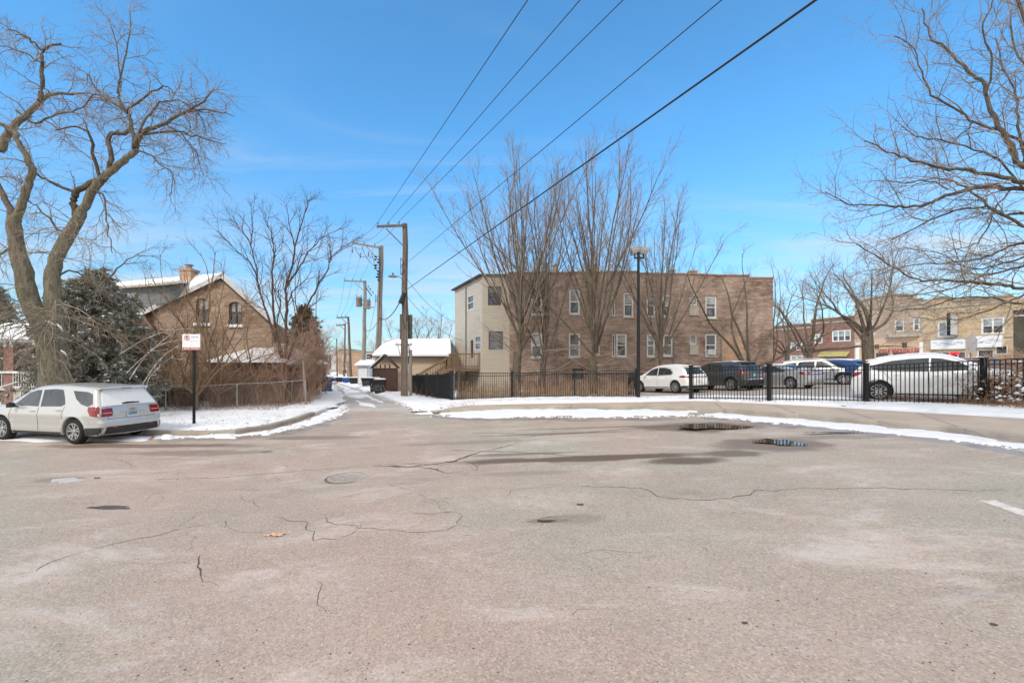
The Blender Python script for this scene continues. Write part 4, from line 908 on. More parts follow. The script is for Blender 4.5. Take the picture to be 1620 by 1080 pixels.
# ------------------------------------------------------------------ buildings
class Frame:
    """a wall plane: a metres along u, z height, out metres toward the viewer"""
    def __init__(s, px, Y, u): s.o = V((((px - CX) / FPX * Y), Y, 0)) if not isinstance(px, Vector) else px.copy(); s.o.z = 0; s.u = V((u[0], u[1], 0)).normalized(); s.n = V((s.u.y, -s.u.x, 0))
    def pt(s, a, z, out=0): q = s.o + s.u * a + s.n * out; q.z = z; return q
    def a(s, px):
        k = (px - CX) / FPX; return (k * s.o.y - s.o.x) / (s.u.x - k * s.u.y)
    def z(s, px, py): Y = s.o.y + s.u.y * s.a(px); return EYE + (HY - py) / FPX * Y
    def r(s, x0, y0, x1, y1):
        a0, a1 = s.a(x0), s.a(x1); xm = (x0 + x1) / 2; z0, z1 = s.z(xm, y1), s.z(xm, y0); return (min(a0, a1), z0, max(a0, a1), z1)
def wallpoly(mb, fr, outline, holes=(), depth=.25, reveal=.16, back=True):
    loops = [[V((a, z, 0)) for a, z in outline]] + [[V((a0, z0, 0)), V((a1, z0, 0)), V((a1, z1, 0)), V((a0, z1, 0))] for a0, z0, a1, z1 in holes]
    tri = geometry.tessellate_polygon(loops); flat = [v for l in loops for v in l]
    mb.add([fr.pt(v.x, v.y) for v in flat], [list(t) for t in tri])
    for a0, z0, a1, z1 in holes:
        c = [(a0, z0), (a1, z0), (a1, z1), (a0, z1)]
        for i in range(4):
            p, q = c[i], c[(i + 1) % 4]; mb.add([fr.pt(*p), fr.pt(*q), fr.pt(*q, -reveal), fr.pt(*p, -reveal)], [(0, 1, 2, 3)])
def fbox(mb, fr, a0, z0, a1, z1, o0, o1):
    c = fr.pt((a0 + a1) / 2, (z0 + z1) / 2, (o0 + o1) / 2); return mb.box(c, (abs(a1 - a0), abs(o1 - o0), abs(z1 - z0)), ax=Matrix((fr.u, fr.n * -1, V((0, 0, 1)))).transposed())
def window(fr, rc, parent, fm=None, gl=None, fw=.09, rec=.10, split=1, mull=0, sill=None, hood=0, half=0):
    a0, z0, a1, z1 = rc; fm = fm or m_white
    mb = MB(); o0, o1 = -rec - .03, -rec + .05
    fbox(mb, fr, a0, z0, a0 + fw, z1, o0, o1); fbox(mb, fr, a1 - fw, z0, a1, z1, o0, o1)
    fbox(mb, fr, a0 + fw, z1 - fw, a1 - fw, z1, o0, o1); fbox(mb, fr, a0 + fw, z0, a1 - fw, z0 + fw * .9, o0, o1)
    for k in range(mull):
        x = a0 + (a1 - a0) * (k + 1) / (mull + 1); fbox(mb, fr, x - fw * .45, z0 + fw * .9, x + fw * .45, z1 - fw, o0, o1 - .004)
    if split: zm = (z0 + z1) / 2; fbox(mb, fr, a0 + fw, zm - .03, a1 - fw, zm + .03, o0, o1 - .01)
    w = mb.build('window', fm, parent)
    mb = MB(); mb.add([fr.pt(a0 + fw * .5, z0, -rec - .01), fr.pt(a1 - fw * .5, z0, -rec - .01), fr.pt(a1 - fw * .5, z1, -rec - .01), fr.pt(a0 + fw * .5, z1, -rec - .01)], [(0, 1, 2, 3)]); mb.build('pane', gl or m_glass, w, fix=False)
    if half:      # pulled blind behind the upper part
        mb = MB(); mb.add([fr.pt(a0 + fw, z1 - (z1 - z0) * half, -rec), fr.pt(a1 - fw, z1 - (z1 - z0) * half, -rec), fr.pt(a1 - fw, z1 - fw, -rec), fr.pt(a0 + fw, z1 - fw, -rec)], [(0, 1, 2, 3)]); mb.build('blind', m_glassl, w, fix=False)
    if sill: mb = MB(); fbox(mb, fr, a0 - .06, z0 - .11, a1 + .06, z0 - .005, -.05, .07); mb.build('sill', sill, w)
    return w
def bbox_wall(mb, fr, a0, a1, z0, z1, d0, d1): return fbox(mb, fr, a0, z0, a1, z1, -d0, -d1)
# ---- the long brown brick apartment building
g0 = .25
A = W(806, 573, 30.0); Bp = W(1223, 573, 32.6)
fa = Frame(A, 0, (Bp.x - A.x, Bp.y - A.y)); Lf = fa.a(1223)
root = empty('apartment_building', fa.pt(Lf / 2, g0), 'long two-storey brown brick apartment block with white sash windows and a cream sided rear bay', 'building')
ztop = fa.z(900, 431)
outl = [(0, -.2), (Lf, -.2), (Lf, fa.z(1223, 440)), (fa.a(1186), fa.z(1186, 440)), (fa.a(1186), fa.z(1186, 436)), (fa.a(1140), fa.z(1140, 436)), (fa.a(1100), fa.z(1100, 434)), (fa.a(1010), fa.z(1010, 433)), (fa.a(1010), fa.z(1010, 430)), (fa.a(900), ztop), (fa.a(900), fa.z(900, 432)), (0, fa.z(806, 432))]
wins = [(849, 457, 498, 18), (909, 458, 497, 17), (971, 464, 499, 5), (994.5, 463, 501, 16), (1030, 465, 501, 14), (1054.5, 466, 501, 13), (1125, 469, 503, 18),
        (849, 526, 566, 18), (909, 527, 565, 18), (946, 529, 560, 6), (971, 529, 563, 5), (983.5, 528, 564, 17), (1030, 529, 564, 13), (1057, 529, 563, 15), (1125, 528, 563, 18)]
small = [(1097, 470, 483, 12), (1097, 530, 545, 11)]
bas = [(914, 583, 599, 17), (1000, 590, 600, 10), (1160, 588, 599, 12)]
rc = [fa.r(x - w / 2, t, x + w / 2, b) for x, t, b, w in wins]; rs = [fa.r(x - w / 2, t, x + w / 2, b) for x, t, b, w in small]; rb = [fa.r(x - w / 2, t, x + w / 2, b) for x, t, b, w in bas]
mb = MB(); s0, s1 = fa.a(1142), fa.a(1176)
wallpoly(mb, fa, outl, rc + rs + rb); 
# side and back walls, kept a hair behind the front
zr = ztop - .6; D = 11
for a_, b_ in (((Lf, 0), (Lf, -D)), ((Lf, -D), (0, -D)), ((0, -D), (0, 0))):
    p, q = fa.pt(a_[0], -.2, a_[1]), fa.pt(b_[0], -.2, b_[1]); mb.add([p, q, V((q.x, q.y, ztop - .25)), V((p.x, p.y, ztop - .25))], [(0, 1, 2, 3)])
mb.build('wall', m_brickA, root)
mb = MB(); mb.add([fa.pt(0, zr, -.2), fa.pt(Lf, zr, -.2), fa.pt(Lf, zr, -D), fa.pt(0, zr, -D)], [(0, 1, 2, 3)]); mb.build('roof', m_snow, root)
mb = MB(); mb.add([fa.pt(s0, fa.z(1158, 600), .012), fa.pt(s1, fa.z(1158, 600), .012), fa.pt(s1, fa.z(1158, 533), .012), fa.pt(s0 + .25, fa.z(1158, 528), .012), fa.pt(s0, fa.z(1158, 545), .012)], [(0, 1, 2, 3, 4)]); mb.build('repaired_brickwork', m_brickAo, root)
# raised piers, coping and parapet pots
mb = MB(); pts = outl[2:]
for p, q in zip(pts, pts[1:]):
    if abs(p[0] - q[0]) < .05: continue
    P0, P1 = fa.pt(p[0], p[1] + .04, -.1), fa.pt(q[0], q[1] + .04, -.1); mb.bar(P0, P1, .34, .09)
mb.build('coping', M('clay_coping', (.42, .27, .18), .8, 0, .3, 3, .3), root)
mb = MB()
for px, w_, py in ((885, 8, 424), (950, 7, 424), (1075, 8, 432), (1110, 11, 433)):
    mb = MB(); a_ = fa.a(px); wd = w_ / 680 * 30; mb.box(fa.pt(a_, fa.z(px, py) - .1, -1.2), (wd, .5, 1.0)); mb.box(fa.pt(a_, fa.z(px, py) + .42, -1.2), (wd + .1, .6, .08)); mb.build('chimney', m_brickAo, root)
for k, r_ in enumerate(rc):
    nar = (r_[2] - r_[0]) < .35; window(fa, r_, root, fw=.055 if nar else .11, split=not nar, sill=m_stone, half=(0, .5, 0, .45, .3, .5, .35, .55, 0, 0, 0, .4, .3, .0, 0)[k])
for r_ in rs: mb = MB(); fbox(mb, fa, r_[0] - .06, r_[1] - .75, r_[2] + .06, r_[1] - .06, -.02, .12); mb.build('bricked_patch', m_stone, root)
for r_ in rs: window(fa, r_, root, fw=.06, split=0, gl=m_glassl)
for r_ in rb: window(fa, r_, root, fm=m_dkbrown, fw=.05, split=0)
r_ = rc[14]; mb = MB(); fbox(mb, fa, r_[0] + .14, r_[1] + .1, r_[2] - .14, r_[1] + .5, -.06, .16); mb.build('air_conditioner', m_offwhite, root)
mb = MB(); fbox(mb, fa, 0, fa.z(900, 588) - .05, Lf, fa.z(900, 588) + .03, .0, .06); mb.build('ledge', m_stone, root)
for px in (1140, 1065, 880): MB().tube([fa.pt(fa.a(px), .4, .06), fa.pt(fa.a(px), 4.0 if px != 880 else 7.5, .06)], .035, 6).build('drain_pipe', m_greymetal, root)
# cream bay: front face and the face running back along the alley
fb = Frame(W(763, 573, 30.0), 0, (1, 0)); La = fb.a(806.0)
uA = V((-.407, .913, 0)); nearc = fb.pt(0, 0); far = nearc + uA * 6.7
fc = Frame(far, 0, (-uA.x, -uA.y)); Lc = 6.7
hb = [fb.r(772, 453, 793, 483), fb.r(773, 524, 796, 553)]; zt = fb.z(785, 436.5)
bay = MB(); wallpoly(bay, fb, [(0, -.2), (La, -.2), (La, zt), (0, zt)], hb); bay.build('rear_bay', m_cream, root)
hc = [fc.r(739, 467, 749, 490), fc.r(751, 531, 760.5, 553)]; hd_ = fc.r(744, 538, 748.6, 566)
bay = MB(); wallpoly(bay, fc, [(0, -.2), (Lc, -.2), (Lc, zt), (0, zt + .0)], hc + [hd_])
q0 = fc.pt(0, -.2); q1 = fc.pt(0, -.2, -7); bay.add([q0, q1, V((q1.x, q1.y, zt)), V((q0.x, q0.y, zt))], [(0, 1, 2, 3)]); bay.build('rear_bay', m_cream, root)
for r_ in hb: window(fb, r_, root, fm=M('dark_sash', (.10, .10, .10), .6), fw=.06, rec=.09)
for r_ in hc: window(fc, r_, root, fw=.07, rec=.06)
mb = MB(); fbox(mb, fc, hd_[0] + .02, hd_[1], hd_[2] - .02, hd_[3], -.12, -.06); mb.build('door', m_dkbrown, root)
mb = MB(); mb.bar(fc.pt(-.25, zt + .06, .1), fc.pt(Lc + .05, zt + .06, .1), .3, .12); mb.bar(fb.pt(0, zt + .06, .05), fb.pt(La, zt + .06, .05), .2, .1); mb.build('eave', m_dkbrown, root)
mb = MB(); mb.tube([fc.pt(fc.a(738), .9, .06), fc.pt(fc.a(738), zt - .2, .06)], .05, 6); mb.build('downpipe', m_greymetal, root)
# wooden deck with steps beside the bay
dk = empty('wooden_deck', fc.pt(3, .25, .9), 'raised brown wooden porch with railings and a long stair, against the cream sided bay', 'deck')
zd = W(0, 582, 31).z; a0, a1 = 2.9, Lc - .5
mb = MB(); fbox(mb, fc, a0, zd - .22, a1, zd, .01, 1.65)
for a_ in (a0 + .1, (a0 + a1) / 2, a1 - .1): fbox(mb, fc, a_ - .06, -.1, a_ + .06, zd - .22, 1.45, 1.57)
mb.build('platform', m_wood, dk)
mb = MB(); ah_ = zd + 1.0
for z_ in (zd + .12, ah_): mb.bar(fc.pt(a0, z_, 1.62), fc.pt(a1, z_, 1.62), .07, .08); mb.bar(fc.pt(a1, z_, .05), fc.pt(a1, z_, 1.62), .07, .08)
n = 24
for k in range(n + 1): mb.bar(fc.pt(a0 + (a1 - a0) * k / n, zd + .12, 1.62), fc.pt(a0 + (a1 - a0) * k / n, ah_, 1.62), .035)
for k in range(7): mb.bar(fc.pt(a1, zd + .12, .2 + k * .2), fc.pt(a1, ah_, .2 + k * .2), .035)
for a_, o_ in ((a0, 1.62), (a1, 1.62), (a1, .06), ((a0 + a1) / 2, 1.62)): mb.box(fc.pt(a_, zd + .5, o_), (.11, .11, 1.2))
mb.build('railing', m_wood, dk)
mb = MB(); top = fc.pt(a0 + 1.9, zd, 1.65); d = V((-1, -.06, 0)).normalized(); run = 2.9; zb_ = T(top.x - 4, top.y) + .15
for o_ in (0, 1.1):
    t0 = top + V((0, o_ * .9, 0)); t1 = t0 + d * run; t1.z = zb_
    mb.bar(t0, t1, .06, .26)
    r0 = t0 + V((0, 0, .95)); r1 = t1 + V((0, 0, .95)); mb.bar(r0, r1, .07, .09)
    for k in range(16): c = t0.lerp(t1, (k + .5) / 16); mb.bar(c, c + V((0, 0, .95)), .035)
    mb.box(t1 + V((0, 0, .45)), (.11, .11, 1.1))
for k in range(9): c = top.lerp(top + d * run + V((0, 0, zb_ - zd)), (k + .5) / 9); mb.box(c + V((0, .5, 0)), (.3, 1.0, .05))
mb.build('stair', m_wood, dk)

# ---- cream garage with the wide snowy roof
gY = 32.2; fg = Frame(W(597, 573, gY), 0, (1, .02)); Lg = fg.a(704)
gr = empty('garage', fg.pt(Lg / 2, .1), 'cream sided garage with a wide snow covered gable roof behind the nearest utility pole', 'garage')
ze = fg.z(650, 562); zr_ = EYE + (HY - 538) / FPX * (gY + 3.2)
mb = MB(); wallpoly(mb, fg, [(0, -.1), (Lg, -.1), (Lg, ze), (0, ze)]); 
for a_ in (0, Lg): 
    p = [fg.pt(a_, -.1), fg.pt(a_, -.1, -6.4), fg.pt(a_, ze, -6.4), fg.pt(a_, zr_ - .1, -3.2), fg.pt(a_, ze, 0)]; mb.add(p, [(0, 1, 2, 3, 4)])
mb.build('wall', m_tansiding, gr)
mb = MB(); x0, x1 = -.1, Lg + .5
mb.prism([fg.pt(x0 - .15, ze - .06, .45), fg.pt(x1, ze - .06, .45), fg.pt(x1 - .5, zr_, -3.2), fg.pt(x0, zr_, -3.2)], (0, 0, .14)); mb.prism([fg.pt(x0, zr_, -3.2), fg.pt(x1 - .5, zr_, -3.2), fg.pt(x1, ze - .06, -6.8), fg.pt(x0, ze - .06, -6.8)], (0, 0, .14)); mb.build('roof', m_snowcap, gr)
mb = MB(); mb.bar(fg.pt(x0 - .3, ze - .10, .42), fg.pt(x1, ze - .10, .42), .05, .10); mb.build('gutter', m_dkbrown, gr)
# brown garage end facing the alley
fw_ = Frame(W(590, 573, 31.2), 0, (1, .0)); 
# gate with its little gable
base = W(618, 573, 29.0); fgt = Frame(W(590.5, 573, 31.0), 0, (1, -.08)); Lt = fgt.a(627)
gt = empty('alley_gate', fgt.pt(Lt / 2, .1), 'dark brown wooden gate under a small gabled hood, behind the black bins', 'gate')
mb = MB(); zt_ = fgt.z(610, 583); fbox(mb, fgt, 0, -.05, Lt, zt_, -.1, 0); mb.build('gate_panel', m_wooddark, gt)
mb = MB(); zp = fgt.z(616, 567)
for s0_, s1_ in (((-.15, zt_ + .05), (Lt / 2, zp + .25)), ((Lt / 2, zp + .25), (Lt + .15, zt_ + .05))): mb.bar(fgt.pt(s0_[0], s0_[1], -.05), fgt.pt(s1_[0], s1_[1], -.05), .45, .09)
for a_ in (Lt * .3, Lt * .5, Lt * .7): mb.bar(fgt.pt(a_, zt_, -.05), fgt.pt(a_, zt_ + .3, -.05), .08)
mb.bar(fgt.pt(0, zt_ - .0, -.05), fgt.pt(Lt, zt_ + .0, -.05), .16, .1)
for a_ in (0, Lt): mb.box(fgt.pt(a_, zt_ / 2, -.05), (.14, .14, zt_))
mb.build('hood', m_dkbrown, gt)
mb = MB(); mb.bar(fgt.pt(-.15, zt_ + .12, -.02), fgt.pt(Lt / 2, zp + .33, -.02), .44, .05); mb.build('snow_cover', m_snowcap, gt)

def shed(name, px0, px1, Y, pytop, mat, label, cat, depth=6, roof='flat', u=(1, .1), snow=True, wins=(), doors=(), door_m=None, face=None):
    fr = Frame(W(px0, 573, Y), 0, u); L = fr.a(px1); zt = fr.z((px0 + px1) / 2, pytop); b = fr.pt(L / 2, 0); g = T(b.x, b.y) + .1
    r = empty(name, V((b.x, b.y, g)), label, cat)
    hs = [fr.r(*w) for w in wins]; mb = MB(); wallpoly(mb, fr, [(0, g - .3), (L, g - .3), (L, zt), (0, zt)], hs)
    for a_, b_ in (((L, 0), (L, -depth)), ((L, -depth), (0, -depth)), ((0, -depth), (0, 0))):
        p, q = fr.pt(a_[0], g - .3, a_[1]), fr.pt(b_[0], g - .3, b_[1]); mb.add([p, q, V((q.x, q.y, zt)), V((p.x, p.y, zt))], [(0, 1, 2, 3)])
    mb.build('wall', mat, r)
    for w in hs: window(fr, w, r, fw=.1, sill=m_stone)
    for w in doors:
        a0, z0, a1, z1 = fr.r(*w); mb = MB(); fbox(mb, fr, a0, max(z0, g), a1, z1, 0, .05); mb.build('door', door_m or m_offwhite, r)
    mb = MB()
    if roof == 'flat':
        mb.add([fr.pt(0, zt - .02, -.1), fr.pt(L, zt - .02, -.1), fr.pt(L, zt - .02, -depth), fr.pt(0, zt - .02, -depth)], [(0, 1, 2, 3)])
        mb.build('roof', m_snow, r); mb = MB(); mb.bar(fr.pt(-.05, zt + .03, -.06), fr.pt(L + .05, zt + .03, -.06), .28, .1); mb.bar(fr.pt(0, zt + .03, -.1), fr.pt(0, zt + .03, -depth), .28, .1); mb.build('coping', m_stone, r)
    else:
        h = roof; pk = zt + h
        mb.prism([fr.pt(-.25, zt - .05, .3), fr.pt(L + .25, zt - .05, .3), fr.pt(L + .25, pk, -depth / 2), fr.pt(-.25, pk, -depth / 2)], (0, 0, .1)); mb.prism([fr.pt(-.25, pk, -depth / 2), fr.pt(L + .25, pk, -depth / 2), fr.pt(L + .25, zt - .05, -depth - .3), fr.pt(-.25, zt - .05, -depth - .3)], (0, 0, .1)); mb.build('roof', m_snowcap if snow else m_shingle, r)
        mb = MB()
        for a_ in (0, L): mb.add([fr.pt(a_, zt, 0), fr.pt(a_, zt, -depth), fr.pt(a_, pk - .02, -depth / 2)], [(0, 1, 2)])
        mb.build('gable', mat, r)
    return fr, r
shed('garage', 566, 584, 39.5, 577, m_offwhite, 'small white garage with a snowy eave, between the leaning pole and the brown gate', 'garage', 4, .35, doors=[(568, 582, 581, 606)], door_m=m_white)
shed('brick_building', 562, 596, 45, 562, m_brickH, 'low tan brick building with a dark window, left of the cream garage roof', 'building', 7, 'flat', wins=[(578, 556.5, 590, 566)], u=(1, .05)) if 0 else None
shed('brick_building', 552, 597, 50, 556, m_brickAo, 'two-storey orange brick building with a dark opening above the white garage', 'building', 9, 'flat', wins=[(578, 559, 590, 569)], doors=[(546, 590, 548, 598)])
shed('garage', 549, 567, 56, 571, m_brickH, 'low tan brick garage with a black door behind the transformer pole', 'garage', 6, 'flat', doors=[(562, 578, 566, 600)], door_m=m_iron)
shed('brick_building', 536, 556, 78, 552, m_brickH, 'tall tan brick flat building midway down the alley', 'building', 12, 'flat', wins=[(541, 562, 544, 570), (549, 562, 552, 570)])
shed('brick_building', 531, 540, 105, 556, m_brickAo, 'narrow orange brick building far down the alley', 'building', 12, 'flat')
shed('apartment_building', 524, 533, 130, 556, m_offwhite, 'pale tall building at the far end of the alley', 'building', 12, 'flat', wins=[(526, 560, 528, 566)])
shed('brick_building', 500, 521, 150, 561, m_brickH, 'distant brick building closing the left side of the alley', 'building', 12, 'flat')
shed('garage', 556, 563, 66, 577, m_offwhite, 'cream garage far back on the right of the alley', 'garage', 5, 'flat', doors=[(557, 583, 562, 598)], door_m=m_dkbrown)
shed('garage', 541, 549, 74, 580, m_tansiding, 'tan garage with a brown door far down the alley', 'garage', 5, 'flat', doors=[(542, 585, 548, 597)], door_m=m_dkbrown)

# ---- tan brick house with the steep gable on the left
hY = 24.0; fh = Frame(W(252, 573, hY), 0, (1, .03)); Lh = fh.a(430)
hr = empty('brick_house', fh.pt(Lh / 2, 0), 'tan brick house with a big gable, two arched windows and a snowy roof', 'house')
ap = (fh.a(354), fh.z(354, 438)); er = (fh.a(430), fh.z(430, 507)); el = (fh.a(229), fh.z(229, 496))
sl = (ap[1] - el[1]) / (ap[0] - el[0]); zl = el[1] + sl * (0 - el[0])
hw = [fh.r(310, 470, 331, 511), fh.r(362, 476, 383, 513)]
mb = MB(); wallpoly(mb, fh, [(0, -.3), (Lh, -.3), (Lh, er[1]), ap, (0, zl)], hw, reveal=.2)
vb = V((-.95, .31, 0)).normalized(); BL_ = 9.5
def bk(p, L_=BL_): q = p + vb * L_; return q
p0, p1 = fh.pt(0, -.3), bk(fh.pt(0, -.3)); mb.add([p0, p1, V((p1.x, p1.y, zl)), V((p0.x, p0.y, zl))], [(0, 1, 2, 3)])
p0 = fh.pt(Lh, -.3); p1 = p0 + V((-2.4, 6, 0)); mb.add([p0, p1, V((p1.x, p1.y, er[1])), V((p0.x, p0.y, er[1]))], [(0, 1, 2, 3)])
mb.build('wall', m_brickH, hr)
mb = MB(); e0 = fh.pt(el[0] - .1, el[1] - .05, .16); a0_ = fh.pt(ap[0], ap[1] + .06, .16)
mb.prism([e0, a0_, a0_ + vb * BL_, e0 + vb * BL_], (0, 0, .13)); mb.build('roof', m_snowcap, hr)
mb = MB(); r0_ = fh.pt(Lh + .25, er[1] - .17, .16); mb.prism([a0_, r0_, r0_ + vb * 6, a0_ + vb * BL_], (0, 0, .13)); mb.build('roof', m_shingle, hr)
mb = MB(); mb.bar(fh.pt(el[0] - .12, el[1] - .06, .2), fh.pt(ap[0], ap[1] + .05, .2), .06, .24); mb.bar(fh.pt(ap[0], ap[1] + .05, .2), fh.pt(Lh + .27, er[1] - .17, .2), .06, .24); mb.build('bargeboard', m_offwhite, hr)
mb = MB(); mb.bar(fh.pt(ap[0], ap[1] + .20, .16), fh.pt(Lh + .27, er[1] - .02, .16), .12, .05); mb.build('snow_cover', m_snowcap, hr)
# bare shingle strip where the snow slid off
mb = MB(); q = lambda s_, t_: e0.lerp(a0_, s_) + vb * BL_ * t_ + V((0, 0, .145))
mb.add([q(.42, .08), q(.66, .06), q(.80, .22), q(.62, .50), q(.46, .36)], [(0, 1, 2, 3, 4)]); mb.build('bare_shingles', m_shingle, hr)
cp = q(.80, .30); cw = MB(); cw.box(W(299, 441, cp.y - 0.2) - V((0, 0, .15)), (.62, .62, 1.15)); cw.box(W(299, 428, cp.y - .2), (.74, .74, .12)); ch = cw.build('chimney', m_brickAo, hr)
MB().lathe([(.16, 0), (.16, .22), (.24, .24), (.24, .28), (0, .33)], W(299, 428, cp.y - .2) + V((0, 0, .05)), (0, 0, 1), 10).build('chimney_cap', m_galv, ch)
# arched windows: dark sashes under round brick heads
for r_ in hw:
    w = window(fh, r_, hr, fm=m_dkbrown, fw=.08, split=1, mull=1, half=.45)
    mb = MB(); fbox(mb, fh, r_[0] - .08, r_[1] - .16, r_[2] + .1, r_[1] - .0, -.05, .1); mb.build('sill', m_snowcap, w)
    mb = MB(); c = ((r_[0] + r_[2]) / 2, r_[3] - .28); rr_ = (r_[2] - r_[0]) / 2
    for k in range(11):
        t0, t1 = math.pi * k / 11, math.pi * (k + 1) / 11; o_ = .03
        mb.prism([fh.pt(c[0] + math.cos(t) * q_, c[1] + math.sin(t) * q_ * .62, o_ - .04) for t, q_ in ((t0, rr_ * .98), (t0, rr_ + .24), (t1, rr_ + .24), (t1, rr_ * .98))], fh.n * .05)
    mb.build('arch', m_brickH, w)
    for sg in (-1, 1):      # spandrels that round off the head
        mb = MB(); pl = [fh.pt(c[0] + sg * rr_ * math.cos(t), c[1] + rr_ * math.sin(t) * .85, -.02) for t in np.linspace(0, math.pi / 2, 6)] + [fh.pt(c[0] + sg * rr_, c[1] + rr_ * .9, -.02)]
        mb.prism(pl, fh.n * -.08); mb.build('spandrel', m_brickH, w)
pn = (a0_ - e0).cross(vb).normalized(); pc = V((0, 0, EYE))
def onroof(px, py, lift=.13): d = V(((px - CX) / FPX, 1, (HY - py) / FPX)); return pc + d * ((e0 + V((0, 0, lift)) - pc).dot(pn) / d.dot(pn))
B_ = [onroof(176, 488), onroof(232, 487), onroof(268, 478), onroof(290, 462)]
yb = [p.y - .02 for p in B_]; Tp = [W(a, b, y) for (a, b), y in zip(((176, 457), (232, 454), (268, 451), (290, 449)), yb)]
mb = MB()
for k in range(3): mb.add([B_[k], B_[k + 1], Tp[k + 1], Tp[k]], [(0, 1, 2, 3)])
mb.add([B_[0], Tp[0], Tp[0] + V((0, 4, 0)), B_[0] + V((0, 4, 0))], [(0, 1, 2, 3)]); mb.build('dormer', m_greydorm, hr)
mb = MB()
for k in range(3): mb.prism([Tp[k] + V((0, -.35, .0)), Tp[k + 1] + V((0, -.35, .0)), Tp[k + 1] + V((0, 3.5, .6)), Tp[k] + V((0, 3.5, .6))], (0, 0, .14))
mb.build('dormer_roof', m_snowcap, hr)
mb = MB()
for k in range(3): mb.bar(Tp[k] + V((0, -.36, .0)), Tp[k + 1] + V((0, -.36, .0)), .04, .12)
mb.build('dormer_eave', m_stone, hr)
q0_, q1_ = B_[0].lerp(B_[1], .35), B_[0].lerp(B_[1], .75); mb = MB(); mb.prism([q0_ + V((0, -.05, .25)), q1_ + V((0, -.05, .25)), q1_ + V((0, -.05, .85)), q0_ + V((0, -.05, .85))], (0, -.03, 0)); mb.build('dormer_window', m_glassl, hr)

# ---- brick garage with the hipped roof
fq = Frame(W(333, 573, 22.3), 0, (1, .06)); Lq = fq.a(448); gq = empty('garage', fq.pt(Lq / 2, .1), 'brick garage with a low hipped snowy roof behind the red brown shrubs', 'garage')
zq = fq.z(380, 572); hq = [fq.r(328 + 7, 596, 345, 606), fq.r(390, 592, 400, 604)]; hq = [fq.r(338, 595, 348, 605), fq.r(389, 586, 400, 602)]
mb = MB(); wallpoly(mb, fq, [(0, -.2), (Lq, -.2), (Lq, zq), (0, zq)], hq)
for a_, b_ in (((Lq, 0), (Lq, -5)), ((Lq, -5), (0, -5)), ((0, -5), (0, 0))):
    p, q_ = fq.pt(a_[0], -.2, a_[1]), fq.pt(b_[0], -.2, b_[1]); mb.add([p, q_, V((q_.x, q_.y, zq)), V((p.x, p.y, zq))], [(0, 1, 2, 3)])
mb.build('wall', m_brickG, gq)
for r_ in hq: window(fq, r_, gq, fw=.05, split=0, gl=m_glassl)
zp = EYE + (HY - 543) / FPX * 24.8; e = .35
c = [fq.pt(-e, zq - .03, e), fq.pt(Lq + e, zq - .03, e), fq.pt(Lq + e, zq - .03, -5 - e), fq.pt(-e, zq - .03, -5 - e)]; rd = [fq.pt(1.7, zp, -2.5), fq.pt(Lq - 1.1, zp, -2.5)]
mb = MB().add(c + rd + [p - V((0, 0, .12)) for p in c], [(0, 1, 5, 4), (1, 2, 5), (2, 3, 4, 5), (3, 0, 4), (6, 7, 1, 0), (7, 8, 2, 1), (8, 9, 3, 2), (9, 6, 0, 3), (9, 8, 7, 6)]); mb.build('roof', m_snowcap, gq)
mb = MB(); mb.bar(fq.pt(-e, zq - .1, e + .02), fq.pt(Lq + e, zq - .1, e + .02), .04, .12); mb.build('fascia', m_dkbrown, gq)

# ---- porch of the neighbouring house at the far left
pY = 20.0; fp = Frame(W(-60, 573, pY), 0, (1, .02)); pr = empty('porch', fp.pt(3, .2), 'dark red brick porch with snowy roof and white railings behind the parked silver car', 'porch')
zdk = fp.z(60, 613); zs = fp.z(30, 540)
for px in (13, -60, 118, 138): mb = MB(); fbox(mb, fp, fp.a(px - 8), -.1, fp.a(px + 8), zs - .05 if px == 13 else zdk + .75, -.5, 0); mb.build('pier', m_brickR, pr)
mb = MB(); fbox(mb, fp, fp.a(1), fp.z(10, 590) - .0, fp.a(34), fp.z(10, 587), -.6, .1); fbox(mb, fp, fp.a(7), zs - .25, fp.a(11), zs, -.1, .05); fbox(mb, fp, fp.a(17), zs - .25, fp.a(21), zs, -.1, .05); fbox(mb, fp, fp.a(-60), zs - .02, fp.a(66), zs + .25, -.9, .1); mb.build('trim', m_white, pr)
mb = MB(); wallpoly(mb, fp, [(fp.a(20), -.1), (fp.a(250), -.1), (fp.a(250), zdk - .03), (fp.a(20), zdk - .03)]); fbox(mb, fp, fp.a(-60), zdk - .12, fp.a(250), zdk, -4, .04); mb.build('deck', m_stone, pr)
def rail(px0, px1, py0, py1, Yo=0):
    mb = MB(); a0, a1 = fp.a(px0), fp.a(px1); z0, z1 = fp.z((px0 + px1) / 2, py1), fp.z((px0 + px1) / 2, py0)
    for z_ in (z0, z1): mb.bar(fp.pt(a0, z_, Yo), fp.pt(a1, z_, Yo), .05, .05)
    n = max(2, int((a1 - a0) / .115))
    for k in range(n + 1): mb.bar(fp.pt(a0 + (a1 - a0) * k / n, z0, Yo), fp.pt(a0 + (a1 - a0) * k / n, z1, Yo), .022)
    mb.build('railing', m_white, pr)
rail(21, 70, 590, 612); rail(110, 125, 592, 613); rail(137, 154, 586, 604); rail(165, 174, 585, 602); rail(205, 250, 582, 604); rail(-40, 3, 590, 612)
mb = MB(); l = [P(-40, 652, .15), 0]; s0_ = fp.pt(fp.a(14), fp.z(14, 622), 1.6); s1_ = fp.pt(fp.a(70), fp.z(70, 594), .1)
mb.tube([fp.pt(fp.a(-20), fp.z(-20, 645), 2.6), s0_, s1_], .028, 6)
for t_ in (0, .35, .7, 1): c = s0_.lerp(s1_, t_); mb.tube([c, V((c.x, c.y, .15))], .02, 6)
mb.build('handrail', m_white, pr)
mb = MB(); ey = fp.z(30, 537)
